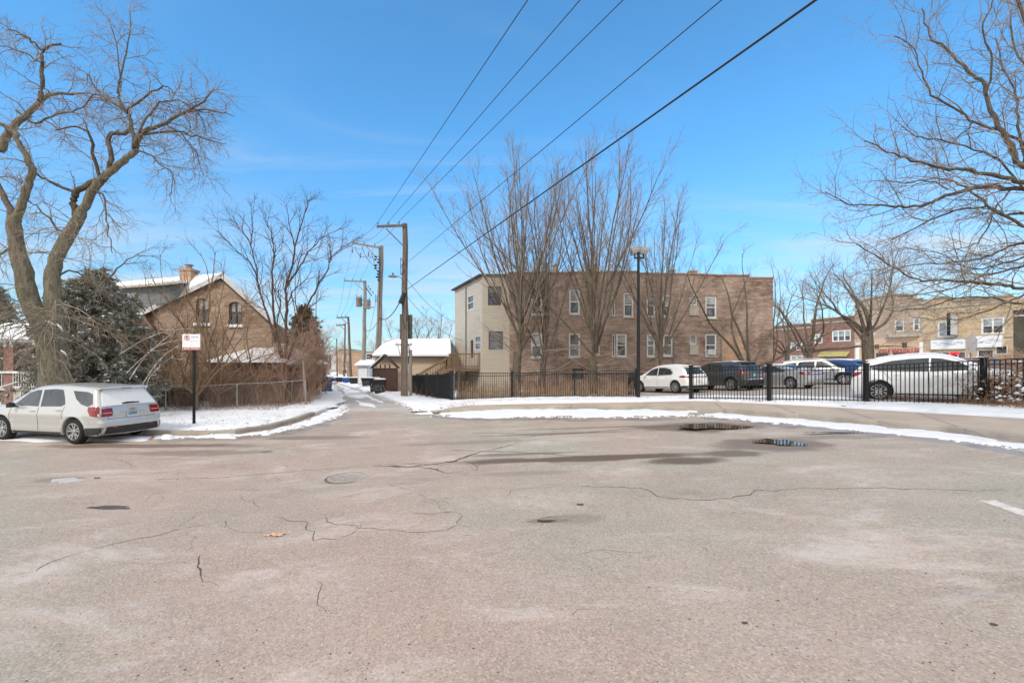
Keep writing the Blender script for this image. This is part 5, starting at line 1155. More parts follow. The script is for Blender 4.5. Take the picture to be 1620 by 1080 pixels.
rp_ = [fp.pt(fp.a(-60), ey, .35), fp.pt(fp.a(72), ey, .35), fp.pt(fp.a(78), ey, -3.2), fp.pt(fp.a(-60), ey, -3.2)]; pk = fp.pt(fp.a(48), fp.z(48, 505), -1.8); pk2 = fp.pt(fp.a(-60), pk.z, -1.8)
mb.add(rp_ + [pk, pk2], [(0, 1, 4, 5), (1, 2, 4), (2, 3, 5, 4), (3, 2, 1, 0), (0, 5, 3)]); mb.build('roof', m_snowcap, pr)
# house bodies behind the porch
fk = Frame(W(-120, 573, 23.5), 0, (1, .02)); kh = empty('brick_house', fk.pt(2, .2), 'dark brick house wall standing behind the white railed porch and the dark conifer', 'house')
hk = [fk.r(18, 556, 40, 588), fk.r(160, 540, 176, 575)]; mb = MB(); wallpoly(mb, fk, [(0, -.2), (fk.a(256), -.2), (fk.a(256), fk.z(256, 536)), (fk.a(228), fk.z(220, 500)), (fk.a(178), fk.z(178, 497)), (fk.a(72), fk.z(72, 520)), (0, fk.z(0, 520))], hk); mb.build('wall', m_brickR, kh)
for r_ in hk: window(fk, r_, kh, fw=.08, half=.4)
fbx = fk.r(52, 540, 70, 590); mb = MB(); fbox(mb, fk, *fbx[:1], fbx[1], fbx[2], fbx[3], 0, .05); mb.build('door', m_tansiding, kh)
mb = MB(); mb.prism([fk.pt(fk.a(100), fk.z(100, 540), 1.0), fk.pt(fk.a(258), fk.z(258, 538), 1.0), fk.pt(fk.a(240), fk.z(240, 497), -3), fk.pt(fk.a(170), fk.z(170, 495), -3)], (0, 0, .12)); mb.build('roof', m_shingle, kh)

# ---- shops on the cross street: facade runs back along the alley bearing
fs = Frame(W(1603, 573, 42.0), 0, (.38, -.925)); us = fs.u
def shop(px0, px1, pytop, mat, label, wins, cat='shop building', top=None, gl=None, mull=1):
    a0, a1 = fs.a(px0), fs.a(px1); zt = fs.z((px0 + px1) / 2, pytop); b = fs.pt((a0 + a1) / 2, .6)
    r = empty('shop_building', b, label, cat); hs = [fs.r(*w) for w in wins]; mb = MB()
    wallpoly(mb, fs, [(a0, -.5), (a1, -.5), (a1, zt)] + (top(a0, a1, zt) if top else []) + [(a0, zt)], hs, reveal=.25)
    for a_ in (a0, a1): p, q = fs.pt(a_, -.5), fs.pt(a_, -.5, -10); mb.add([p, q, V((q.x, q.y, zt - .1)), V((p.x, p.y, zt - .1))], [(0, 1, 2, 3)])
    mb.build('wall', mat, r); mb = MB(); mb.add([fs.pt(a0, zt - .5, -.1), fs.pt(a1, zt - .5, -.1), fs.pt(a1, zt - .5, -10), fs.pt(a0, zt - .5, -10)], [(0, 1, 2, 3)]); mb.build('roof', m_snow, r)
    mb = MB(); l = [(a1, zt)] + (top(a0, a1, zt) if top else []) + [(a0, zt)]
    for p, q in zip(l, l[1:]): mb.bar(fs.pt(p[0], p[1] + .05, .02), fs.pt(q[0], q[1] + .05, .02), .4, .12)
    mb.build('coping', m_stone, r); mb = MB(); mb.bar(fs.pt(a0, zt - .55, .06), fs.pt(a1, zt - .55, .06), .12, .16); mb.build('cornice', m_stone, r)
    return r, hs, a0, a1, zt
def text3(s, size, mat, fr, a, z, out, parent, name='lettering', depth=.02, bold=0, width=None):
    c = bpy.data.curves.new('t', 'FONT'); c.body = s; c.size = size; c.extrude = depth / 2; c.align_x = 'CENTER'; c.align_y = 'CENTER'; c.offset = bold; c.resolution_u = 3
    o = bpy.data.objects.new('t', c); col.objects.link(o); dg = bpy.context.evaluated_depsgraph_get(); me = bpy.data.meshes.new_from_object(o.evaluated_get(dg)); bpy.data.objects.remove(o)
    
    if width: xs_ = [v.co.x for v in me.vertices]; me.transform(Matrix.Scale(width / (max(xs_) - min(xs_)), 4, (1, 0, 0)))
    m = Matrix((fr.u, V((0, 0, 1)), fr.n)).transposed().to_4x4(); m.translation = fr.pt(a, z, out); me.transform(m); me.materials.clear()
    return link_mesh(name, me, mat, parent)
m_redletter = M('red_letters', (.38, .07, .06), .6, 0, .2, 3, 0); m_yellow = M('yellow_awning', (.45, .40, .15), .7, 0, .2, 4, 0); m_greenish = M('green_panel', (.42, .62, .20), .6, 0, .2, 3, 0)
r, hs, a0, a1, zt = shop(1461, 1603, 474, m_brickY, 'yellow brick shop building with two white sign boards and a lit red sign', [(1483, 508, 1512, 533), (1552, 502, 1589, 528), (1477, 556, 1528, 582), (1546, 553, 1572, 590), (1574, 546, 1594, 560)], top=lambda a0, a1, zt: [(a1 * .25 + a0 * .75 + 1, zt), (a0 + 2, zt + .55), (a0 + 1, zt + .55)])
for k, h in enumerate(hs): window(fs, h, r, fw=.14 if k < 2 else .08, mull=(1, 1, 3, 0, 0)[k], split=(k in (1,)), half=(.0, .5, 0, 0, 0)[k], gl=m_glassl if k == 0 else None)
for k, (x0, x1, y0, y1) in enumerate(((1475, 1529, 537, 552), (1545, 1588, 531, 549))):
    q = fs.r(x0, y0, x1, y1); mb = MB(); fbox(mb, fs, q[0], q[1], q[2], q[3], .0, .35); sg = mb.build('sign_board', m_white, r)
    mb = MB(); rr_ = random.Random(k)        # worn, illegible remains of the lettering
    for j in range(9):
        a_ = q[0] + (q[2] - q[0]) * (.08 + .1 * j); z_ = (q[1] + q[3]) / 2 + rr_.uniform(-.2, .2); fbox(mb, fs, a_, z_, a_ + rr_.uniform(.2, .5), z_ + rr_.uniform(.05, .16), .35, .354)
    mb.build('faded_lettering', M('faded', (.5, .51, .54), .7), sg)
q = fs.r(1504, 556.5, 1515, 562); t = NT('red_neon'); t.set(Base_Color=(.7, .02, .03)); t.b.inputs['Emission Color'].default_value = (1, .02, .04, 1); t.b.inputs['Emission Strength'].default_value = .6
mb = MB(); fbox(mb, fs, q[0], q[1], q[2], q[3], -.08, -.05); ob = mb.build('neon_sign', m_rubber, r); text3('OPEN', (q[3] - q[1]) * .95, t.m, fs, (q[0] + q[2]) / 2, (q[1] + q[3]) / 2, -.03, ob, bold=.012)
mb = MB(); q = fs.r(1461, 533, 1603, 535); fbox(mb, fs, q[0], q[1], q[2], q[3], 0, .12); mb.build('stone_band', m_stone, r)
# blade sign
q = fs.a(1514); bs = empty('blade_sign', fs.pt(q, fs.z(1514, 530), .1), 'large grey projecting sign box hanging between the windows of the yellow shop', 'sign')
zz0, zz1 = fs.z(1514, 531), fs.z(1514, 496); mb = MB(); c = fs.pt(q, (zz0 + zz1) / 2, .95); mb.box(c, (.28, 1.5, zz1 - zz0), ax=Matrix((fs.u, fs.n * -1, V((0, 0, 1)))).transposed()); mb.build('sign_box', m_iron, bs)
mb = MB(); mb.box(c + fs.u * .146, (.012, 1.36, zz1 - zz0 - .14), ax=Matrix((fs.u, fs.n * -1, V((0, 0, 1)))).transposed()); mb.box(c - fs.u * .146, (.012, 1.36, zz1 - zz0 - .14), ax=Matrix((fs.u, fs.n * -1, V((0, 0, 1)))).transposed()); mb.build('sign_face', m_offwhite, bs)
mb = MB(); mb.bar(fs.pt(q, zz1 - .2, .0), fs.pt(q, zz1 - .2, .3), .06); mb.bar(fs.pt(q, zz0 + .2, .0), fs.pt(q, zz0 + .2, .3), .06); mb.build('bracket', m_iron, bs)
def ped(a0, a1, zt): 
    m_, w_ = (a0 + a1) / 2, (a1 - a0); return [(m_ + w_ * .40, zt)] + [(m_ + w_ * .40 * math.cos(t), zt + .25 + w_ * .085 * math.sin(t)) for t in np.linspace(.15, math.pi - .15, 9)] + [(m_ - w_ * .40, zt)]
r, hs, a0, a1, zt = shop(1352, 1461, 478, m_brickT, 'peach and taupe shop building with a curved parapet and red lettering over its windows', [(1415, 506, 1430, 524), (1444, 503, 1455, 523), (1376, 512, 1384, 528), (1386, 558, 1406, 585), (1413, 557, 1432, 585), (1440, 557, 1456, 585), (1427, 542, 1435, 550), (1384, 545, 1391, 552)], top=ped)
for k, h in enumerate(hs): window(fs, h, r, fw=.13 if k < 3 else .06, split=k < 3, half=.5 if k < 3 else 0, fm=None if k < 3 else m_dkbrown)
zc_ = fs.z(1420, 534); mb = MB()
holes = [h for h in hs[3:]]; F2 = Frame(fs.pt(0, 0, .03), 0, (us.x, us.y)); wallpoly(mb, F2, [(a0, -.4), (a1, -.4), (a1, zc_), (a0, zc_)], holes, reveal=.03); mb.build('stucco_front', m_tanstucco, r)
mb = MB(); b0, b1 = fs.a(1400), fs.a(1458)
mb.prism([fs.pt(b0, zc_ + .05), fs.pt(b0 + .7, zc_ + .05, .7), fs.pt(b1 - .7, zc_ + .05, .7), fs.pt(b1, zc_ + .05)], (0, 0, .35)); mb.build('bay_ledge', m_stone, r)
for px in (1357, 1461 - 3): q = fs.r(px - 3, 541, px + 3, 600); mb = MB(); fbox(mb, fs, q[0], q[1], q[2], q[3], .031, .08); mb.build('pilaster', m_white, r)
text3('VOGUE WHOLESALE INC', .8, m_redletter, fs, (fs.a(1390) + fs.a(1458)) / 2, fs.z(1424, 555.5), .06, r, bold=.02, width=abs(fs.a(1458) - fs.a(1390)))
r, hs, a0, a1, zt = shop(1283, 1352, 503, m_brickR, 'dark red brick shop building with a triple window and a yellow awning below', [(1288, 528, 1301, 543), (1316, 522, 1346, 540), (1300, 567, 1336, 588)], mull=2)
for k, h in enumerate(hs): window(fs, h, r, fw=.15, mull=(1, 2, 2)[k], half=.5)
q = fs.r(1299, 556, 1345, 563); mb = MB(); mb.prism([fs.pt(q[0], q[3], .02), fs.pt(q[2], q[3], .02), fs.pt(q[2], q[1], .8), fs.pt(q[0], q[1], .8)], (0, 0, -.06)); mb.build('awning', m_yellow, r)
mb = MB(); q = fs.r(1324, 568, 1333, 578); fbox(mb, fs, q[0], q[1], q[2], q[3], -.09, -.04); mb.build('poster', m_greenish, r); mb = MB(); q = fs.r(1341, 567, 1350, 577); fbox(mb, fs, q[0], q[1], q[2], q[3], 0, .05); mb.build('poster', m_redletter, r)
r, hs, a0, a1, zt = shop(1222, 1283, 514, m_brickR, 'low red brick building with white windows at the left end of the shop row', [(1250, 541, 1269, 554), (1250, 562, 1270, 572)], top=lambda a0, a1, zt: [(a1 * .4 + a0 * .6, zt)])
for h in hs: window(fs, h, r, fw=.14, mull=1, half=.4)
# dark brick neighbour at the right edge
r, hs, a0, a1, zt = shop(1604, 1760, 485, M('dark_brickwork', (.10, .085, .065), .95, 0, .3, .6, .5, 8), 'dark brick building at the right edge, behind the knotty branches', [(1650, 495, 1680, 520)], cat='building')
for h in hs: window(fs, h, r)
# ------------------------------------------------------------------ trees
class Tubes:
    def __init__(s): s.g = {}
    def add(s, pts, rad, n):
        s.g.setdefault((len(pts), n), []).append((pts, rad))
    def mesh(s, name):
        VV, FF, base = [], [], 0
        for (k, n), L in s.g.items():
            P_ = np.array([[tuple(p) for p in a] for a, _ in L]); Rr = np.array([b for _, b in L])
            D = np.empty_like(P_); D[:, 1:-1] = P_[:, 2:] - P_[:, :-2]; D[:, 0] = P_[:, 1] - P_[:, 0]; D[:, -1] = P_[:, -1] - P_[:, -2]
            D /= np.linalg.norm(D, axis=2, keepdims=True) + 1e-9
            m = D.mean(1); ref = np.where(np.abs(m[:, 2:3]) > .8, np.array([[1., .13, 0]]), np.array([[0, 0.1, 1.]]))[:, None, :]
            A = np.cross(D, np.broadcast_to(ref, D.shape)); A /= np.linalg.norm(A, axis=2, keepdims=True) + 1e-9; B = np.cross(D, A)
            th = np.arange(n) * 2 * np.pi / n
            v = P_[:, :, None, :] + (A[:, :, None, :] * np.cos(th)[None, None, :, None] + B[:, :, None, :] * np.sin(th)[None, None, :, None]) * Rr[:, :, None, None]
            N = len(L); VV.append(v.reshape(-1, 3)); idx = np.arange(N * k * n).reshape(N, k, n) + base
            a = idx[:, :-1, :]; b = idx[:, 1:, :]; f = np.stack([a, np.roll(a, -1, 2), np.roll(b, -1, 2), b], -1); FF.append(f.reshape(-1, 4)); base += N * k * n
        if not VV: return None
        v = np.concatenate(VV); f = np.concatenate(FF); me = bpy.data.meshes.new(name)
        me.vertices.add(len(v)); me.vertices.foreach_set('co', v.ravel()); me.loops.add(len(f) * 4); me.loops.foreach_set('vertex_index', f.ravel().astype(np.int32))
        me.polygons.add(len(f)); me.polygons.foreach_set('loop_start', np.arange(len(f), dtype=np.int32) * 4); me.update(calc_edges=True); me.validate(); return me
UP = V((0, 0, 1))
def rvec(rr): return V((rr.gauss(0, 1), rr.gauss(0, 1), rr.gauss(0, 1)))
def perp(d, az):
    a = d.cross(UP if abs(d.z) < .9 else V((1, 0, 0))).normalized(); b = d.cross(a); return a * math.cos(az) + b * math.sin(az)
def grow(TT, rr, p, d, L, r, lvl, C):
    c = C[lvl]; n = c.get('seg', 4); pts = [p.copy()]; dirs = [d.copy()]
    for i in range(n):
        d = (d + rvec(rr) * c.get('wob', .1) + UP * c.get('up', 0)).normalized(); p = p + d * (L / n); pts.append(p.copy()); dirs.append(d.copy())
    tip = c.get('tip', .3); rad = [r * (1 - (1 - tip) * i / n) for i in range(n + 1)]
    TT[c.get('m', 0)].add(pts, rad, c.get('sides', 3)); kids(TT, rr, pts, dirs, rad, L, lvl, C)
def kids(TT, rr, pts, dirs, rad, L, lvl, C, dens=1.):
    if lvl + 1 >= len(C): return
    c = C[lvl]; k = c.get('kids', 4) * dens; k = int(k) + (rr.random() < k - int(k)); n = len(pts) - 1; t0 = c.get('t0', .25); nx_ = C[lvl + 1]; az = rr.uniform(0, 6.28)
    for j in range(k):
        t = t0 + (1 - t0) * (j + rr.random()) / k; f = min(t * n, n - 1e-4); i = int(f); q = pts[i].lerp(pts[i + 1], f - i); d0 = dirs[min(i + 1, n)]
        az += 2.4 + rr.uniform(-.5, .5); an = nx_.get('ang', .8) * rr.uniform(.7, 1.3)
        d = (d0 * math.cos(an) + perp(d0, az) * math.sin(an)).normalized()
        if d.z < c.get('minz', -1): d.z = abs(d.z); 
        l = nx_['len'] * rr.uniform(.6, 1.3) * (1.15 - c.get('fall', .5) * t)
        if nx_.get('rel'): l *= L
        r1 = min(nx_['r'] * rr.uniform(.8, 1.2), (rad[i] * .8))
        grow(TT, rr, q, d, l, max(r1, nx_.get('rmin', .004)), lvl + 1, C)
def finish_tree(root, TT, mats, names=('trunk', 'crown')):
    for t, m, n in zip(TT, mats, names):
        me = t.mesh(n)
        if me: link_mesh(n, me, m, root, 180)
def smooth3(pts, k=4): return [V(p) for p in catmull([tuple(p) for p in pts], k)]
def guided(TT, rr, pts, r0, r1, lvl, C, sides=8, m=0, dens=1., wob=.0, t0=None):
    p = smooth3(pts, 4); n = len(p) - 1
    for i in range(1, n): p[i] += rvec(rr) * wob
    dirs = [(p[min(i + 1, n)] - p[max(i - 1, 0)]).normalized() for i in range(n + 1)]
    rad = [r0 + (r1 - r0) * i / n for i in range(n + 1)]; rad = [x * rr.uniform(.95, 1.07) for x in rad]
    TT[m].add(p, rad, sides); L = sum((b - a).length for a, b in zip(p, p[1:]))
    if dens: kids(TT, rr, p, dirs, rad, L, lvl, C, dens * max(.4, L / 3.))
def snow_on(root, pts, w, mb=None): pass

# ---- the great gnarled tree at the left
rr = random.Random(11); Yt = 14.6
root = empty('bare_tree', P(84, 668, .12), 'huge gnarled bare tree with a double trunk leaning over the silver car at the left', 'tree')
TT = (Tubes(), Tubes(), Tubes(), Tubes())
Cg = [dict(kids=8, t0=.12, fall=.35), dict(len=1.05, r=.021, ang=.85, seg=6, wob=.22, up=-.03, kids=7, t0=.15, sides=4, m=1, fall=.5), dict(len=.7, r=.009, ang=.75, seg=5, wob=.22, up=-.06, kids=3.5, sides=3, m=1, rmin=.0055, t0=.2), dict(len=.45, r=.005, ang=.6, seg=3, wob=.2, up=-.12, sides=3, m=1, rmin=.0035)]
def WL(l, Y0=Yt, Y1=None):
    Y1 = Y1 or Y0; n = len(l) - 1; return [W(a, b, Y0 + (Y1 - Y0) * i / max(n, 1)) for i, (a, b) in enumerate(l)]
gd = [([(86, 700), (87, 640), (86, 590), (84, 545)], .43, .37, 0, Yt, Yt, 0), ([(82, 560), (68, 515), (48, 480), (37, 430), (25, 385), (23, 345)], .31, .175, 0, Yt, Yt - .3, .15), ([(88, 560), (86, 510), (84, 470), (83, 430), (97, 392), (122, 350), (128, 335)], .27, .15, 0, Yt + .1, Yt + .4, .15),
      ([(24, 350), (36, 318), (46, 285), (48, 262), (34, 232), (20, 208), (-5, 192), (-30, 170)], .13, .04, 1, Yt - .3, Yt - .8, .9), ([(24, 352), (12, 322), (-4, 292), (-35, 250)], .12, .04, 1, Yt, Yt + .6, .7),
      ([(0, 238), (16, 206), (46, 178), (76, 151), (112, 148), (150, 150)], .13, .018, 1, Yt - .2, Yt + .8, 1.0), ([(62, 160), (66, 128), (67, 98), (66, 80), (80, 73), (96, 70)], .07, .03, 1, Yt, Yt + .4, 1.0), ([(66, 80), (50, 65), (30, 52), (15, 47)], .035, .015, 1, Yt, Yt - .5, .9), ([(66, 100), (40, 85), (10, 75), (-10, 72)], .03, .012, 1, Yt, Yt + .9, 1),
      ([(126, 342), (144, 305), (164, 282), (196, 254), (212, 240), (216, 226), (222, 214)], .145, .07, 0, Yt + .4, Yt + .5, .5), ([(213, 238), (217, 224), (228, 208), (262, 194), (300, 172), (322, 160), (340, 142)], .10, .010, 1, Yt + .5, Yt - .2, 1.5), ([(290, 178), (322, 174), (350, 178), (372, 184)], .035, .008, 1, Yt, Yt + .3, .6), ([(222, 214), (280, 208), (320, 219), (358, 227)], .045, .009, 1, Yt + .4, Yt + 1, .8),
      ([(124, 352), (119, 328), (118, 306), (138, 292), (160, 284)], .12, .08, 0, Yt + .38, Yt + .45, .3), ([(120, 306), (98, 295), (72, 284), (55, 274)], .06, .022, 1, Yt + .4, Yt, .8), ([(164, 286), (176, 252), (171, 216), (202, 208), (205, 186), (192, 165), (186, 145)], .085, .035, 1, Yt + .4, Yt + 1, 1.0), ([(186, 148), (194, 110), (202, 75), (206, 38), (205, 15)], .035, .01, 1, Yt + .8, Yt + 1.2, 1.0), ([(190, 130), (184, 70), (172, 30)], .025, .008, 1, Yt + .8, Yt + .9, .8),
      ([(160, 284), (146, 244), (142, 214), (120, 200), (87, 206)], .06, .02, 1, Yt + .5, Yt - .4, 1.1), ([(212, 232), (208, 200), (200, 176), (160, 150), (138, 118)], .06, .02, 1, Yt + .5, Yt + 1.4, 1.3), ([(215, 236), (240, 246), (255, 262), (275, 275), (268, 310)], .035, .01, 1, Yt + .4, Yt, 1.2), ([(200, 178), (235, 150), (262, 136), (275, 150)], .04, .012, 1, Yt + .8, Yt + .2, 1.2),
      ([(150, 300), (165, 312), (168, 340), (172, 370), (178, 400)], .035, .012, 1, Yt + .3, Yt - .3, 1.1), ([(105, 385), (92, 362), (62, 330), (45, 318)], .04, .012, 1, Yt + .3, Yt - .1, .8), ([(172, 440), (190, 420), (215, 405), (255, 406)], .03, .008, 1, Yt + 1, Yt + 1.5, .6), ([(86, 440), (110, 428), (140, 440), (172, 442)], .035, .02, 1, Yt + .2, Yt + 1, .8),
      ([(20, 390), (4, 402), (-14, 398)], .04, .02, 1, Yt, Yt - .5, .8), ([(26, 175), (55, 195), (90, 180), (130, 170), (150, 148)], .04, .015, 1, Yt + .6, Yt, 1), ([(220, 210), (245, 170), (262, 160), (290, 162), (318, 185), (326, 215)], .035, .01, 1, Yt, Yt + .9, 1.4), ([(262, 195), (290, 215), (310, 240), (322, 280)], .03, .008, 1, Yt + .2, Yt + .5, 1.5)]
for l, r0, r1, lv, y0, y1, dn in gd: guided(TT, rr, WL(l, y0, y1), r0, r1, 0, Cg, sides=16 if r0 > .15 else 7, m=0 if r0 > .125 else 2, dens=dn * .95, wob=.02 if r0 < .15 else .012)
# burl, drooping lower twigs around the trunk
Cd = [dict(kids=6, t0=.2), dict(len=.9, r=.009, ang=.7, seg=5, wob=.16, up=-.10, kids=4, sides=3, m=3, rmin=.006, t0=.2), dict(len=.55, r=.006, ang=.6, seg=3, wob=.15, up=-.15, sides=3, m=3, rmin=.004)]
for k in range(48):
    x, y = rr.choice([(96, 480), (100, 500), (88, 450), (84, 500), (78, 520), (40, 470), (60, 500), (95, 400), (86, 540), (110, 370)]); q = W(x + rr.uniform(-8, 10), y + rr.uniform(-25, 30), Yt - rr.uniform(.2, .5)); a = rr.uniform(-.6, 3.7)
    d = V((math.cos(a), -rr.uniform(.1, .9), rr.uniform(-.1, .5))).normalized(); dirs = []; pts = [q]
    L = rr.uniform(1.4, 3.2)
    for i in range(8): d = (d + rvec(rr) * .14 + V((0, 0, -.16))).normalized(); pts.append(pts[-1] + d * L / 8); dirs.append(d)
    rad = [.016 * (1 - i / 11) for i in range(9)]; TT[3].add(pts, rad, 4); kids(TT, rr, pts, dirs + [d], rad, L, 0, Cd)
finish_tree(root, TT, (m_barkmoss, m_twig, m_barkdark, M('pale_twigs', (.34, .29, .22), .9, 0, .3, 2, 0, c2=(.20, .16, .12))), ('trunk', 'crown', 'limbs', 'drooping_shoots'))
me = MB()
for x, y, dx, dy in ((72, 507, 16, 8), (90, 512, 10, 12), (96, 554, 10, 8)):
    p = W(x, y, Yt - .40); q = W(x + dx, y + dy, Yt - .38); me.tube([p, p.lerp(q, .5) + V((0, 0, .03)), q], [.015, .035, .012], 6)
me.build('snow_cover', m_snowcap, root, 180)

# ---- the spreading tree that reaches in from the right
rr = random.Random(23); Yr = 10.5
bx = P(1745, 700, .12); root = empty('bare_tree', V((bx.x, bx.y, bx.z)), 'large bare tree rooted beyond the right edge, knotty branches reaching in from the right', 'tree')
TT = (Tubes(), Tubes()); tr = lambda px, py, Y=Yr: W(px, py, Y)
by = bx.y
def WR(l, y0, y1): return WL(l, y0, y1)
Cr = [dict(kids=7.5, t0=.15, fall=.35), dict(len=1.25, r=.013, ang=.62, seg=7, wob=.15, up=.02, kids=6, t0=.12, sides=4, m=1, fall=.4), dict(len=.55, r=.0065, ang=.8, seg=4, wob=.20, up=.0, kids=3, sides=3, m=1, rmin=.005, t0=.2), dict(len=.28, r=.004, ang=.8, seg=3, wob=.2, sides=3, m=1, rmin=.0028)]
guided(TT, rr, [bx - V((0, 0, .1)), bx + V((.05, 0, 1.5)), W(1740, 440, by), W(1735, 350, by)], .21, .10, 0, Cr, 12, dens=0)
gr_ = [([(1738, 380), (1690, 300), (1620, 262), (1601, 228), (1580, 202), (1564, 166), (1554, 130), (1533, 114), (1497, 78), (1471, 57), (1458, 14)], .11, .02), ([(1560, 150), (1570, 93), (1554, 47), (1570, 5), (1575, -20)], .035, .015), ([(1736, 360), (1700, 240), (1660, 150), (1630, 60), (1600, -30)], .10, .03), ([(1650, 130), (1610, 90), (1600, 30), (1622, 0)], .04, .015),
       ([(1738, 380), (1680, 310), (1620, 290), (1580, 280), (1533, 270), (1492, 265), (1445, 254), (1414, 244), (1367, 223)], .10, .013), ([(1740, 400), (1680, 315), (1620, 301), (1559, 296), (1507, 306), (1466, 322), (1424, 327), (1383, 324), (1341, 321), (1305, 303)], .10, .010), ([(1690, 290), (1640, 240), (1580, 207), (1544, 192), (1507, 171), (1476, 150), (1456, 114), (1445, 78), (1414, 57)], .06, .012),
       ([(1740, 410), (1690, 350), (1620, 337), (1580, 338), (1545, 310), (1520, 292), (1480, 282), (1440, 288)], .07, .012), ([(1742, 420), (1680, 370), (1620, 358), (1560, 330), (1500, 338), (1450, 360), (1410, 380)], .07, .012), ([(1742, 440), (1690, 450), (1620, 456), (1580, 451), (1533, 446), (1481, 443), (1440, 441), (1393, 410), (1352, 384)], .075, .011),
       ([(1742, 430), (1690, 390), (1620, 384), (1590, 394), (1549, 410), (1507, 415), (1430, 420), (1380, 440)], .06, .010), ([(1742, 450), (1690, 475), (1620, 480), (1560, 470), (1500, 475), (1450, 490), (1400, 488)], .055, .010), ([(1620, 300), (1590, 260), (1540, 235), (1490, 222), (1450, 215), (1425, 200)], .04, .010), ([(1620, 260), (1612, 200), (1606, 150), (1590, 110), (1575, 60)], .05, .014), ([(1680, 440), (1640, 420), (1600, 425), (1560, 435), (1510, 455), (1460, 465), (1420, 470)], .05, .010),
       ([(1710, 330), (1650, 200), (1625, 110), (1640, 20)], .07, .02), ([(1600, 300), (1575, 330), (1560, 370), (1530, 390), (1490, 400)], .03, .008), ([(1540, 192), (1520, 215), (1490, 235), (1462, 232)], .025, .007), ([(1742, 470), (1690, 440), (1640, 462), (1590, 480), (1540, 500), (1490, 506), (1440, 500)], .05, .010), ([(1742, 430), (1690, 405), (1640, 400), (1590, 415), (1540, 425), (1480, 400), (1430, 392)], .05, .010), ([(1500, 300), (1470, 285), (1430, 290), (1400, 282)], .025, .007)]
gr_ = [(l, r0 * .62, r1 * .75) for l, r0, r1 in gr_]
gr_ += [([(3480 - a, b) for a, b in gr_[k][0]], gr_[k][1], gr_[k][2]) for k in (0, 2, 4, 7, 9, 11)]
for k, (l, r0, r1) in enumerate(gr_):
    y0 = by if l[0][0] > 1700 else Yr; guided(TT, rr, WR(l, y0 * .5 + Yr * .5, Yr + rr.uniform(-1.6, 1.8)), r0, r1, 0, Cr, sides=8, dens=1.25, wob=.018)
finish_tree(root, TT, (m_bark, m_twig))

# ---- generic trees
def tree(base, h, lab, seed, leaders=9, trunk=2.2, r=.22, spread=.32, lup=.05, mats=(m_bark, m_twig), side_len=1.6, side_kids=9, tw=.8, group='bare trees', wob=.07, low=0, fine=.0062, name='bare_tree', tl=0., fork=1, dens=1.0, lean=0, ang=.50, t0=.18, lr=1., alt=0):
    rr = random.Random(seed); root = empty(name, base, lab, 'tree', group); TT = (Tubes(), Tubes()); b = V(base)
    C = [dict(kids=side_kids, t0=t0, fall=.6), dict(len=side_len, r=.023, ang=ang, seg=5, wob=wob * 1.5, up=.06, kids=6 * dens, t0=.2, sides=4, m=1), dict(len=tw, r=.010, ang=.55, seg=4, wob=.13, up=.03, kids=4 * dens, sides=3, m=1, rmin=fine, t0=.25), dict(len=tw * .5, r=fine, ang=.5, seg=2, wob=.12, up=.02, sides=3, m=1, rmin=fine * .8)]
    tp = [b - V((0, 0, .2)), b + V((rr.uniform(-.05, .05), 0, trunk * .5)), b + V((rr.uniform(-.1, .1) + lean, 0, trunk))]; guided(TT, rr, tp, r * 1.15, r * .9, 0, C, 10, dens=0)
    stem = None
    for k in range(leaders):
        az = 2.4 * k + rr.uniform(-.3, .3); t = k / max(1, leaders - 1); sp = spread * (.25 + 1.1 * t) * rr.uniform(.8, 1.2) if k else .03; z0 = trunk * (1 - .25 * rr.random() * fork)
        q = tp[1].lerp(tp[2], (z0 - trunk * .5) / (trunk * .5)) + V((math.cos(az), math.sin(az), 0)) * r * .4
        if stem and alt:
            f_ = rr.uniform(0, alt) * 10; q = stem[int(f_)].lerp(stem[int(f_) + 1], f_ % 1); z0 = q.z - b.z
        L = (h - z0) * rr.uniform(.75, 1.0) * (1 - tl * t); d = V((math.cos(az) * math.sin(sp), math.sin(az) * math.sin(sp), math.cos(sp))); pts = [q]; dirs = [d]
        for i in range(10): d = (d + rvec(rr) * wob + UP * lup).normalized(); pts.append(pts[-1] + d * L / 10); dirs.append(d)
        r0 = r * lr * rr.uniform(.36, .6) * (1 if k else (1.6 if alt else 1.3)); rad = [r0 * (1 - .88 * i / 10) + .004 for i in range(11)]
        if not k: stem = pts
        TT[0].add(pts, rad, 7); kids(TT, rr, pts, dirs, rad, L, 0, C, dens * L / 9)
    for k in range(low):
        az = rr.uniform(0, 6.28); q = b + V((0, 0, rr.uniform(.55, 1.4) * trunk)); d = V((math.cos(az), math.sin(az), rr.uniform(.05, .6))).normalized(); L = rr.uniform(1.8, 3.4)
        grow(TT, rr, q, d, L, .035, 1, C)
    finish_tree(root, TT, mats); return root
GB = 'tall bare trees in front of the brown apartment block'
m_kb = (m_bark, m_twig)
def gb(px, py, Y=26.0): q = W(px, 600, Y); q.z = T(q.x, q.y) + .1; return q
def th(p, py): return topz(p, py) - p.z
p = gb(818, 612, 25.5); tree(p, th(p, 245), 'tallest bare tree, leftmost in front of the cream bay, with a thick upright trunk', 1, 18, 2.6, .25, .46, .035, side_len=2.6, side_kids=12, low=8, group=GB, wob=.045, dens=1.0, ang=.36, lr=.50, t0=.1, alt=.38)
p = gb(857, 611, 26.3); tree(p, th(p, 270), 'bare tree between the tallest left one and the central forked one, with low snowy limbs', 2, 12, 1.9, .20, .36, .035, low=9, side_len=2.0, side_kids=11, group=GB, wob=.05, ang=.38, lr=.54, t0=.1, alt=.38)
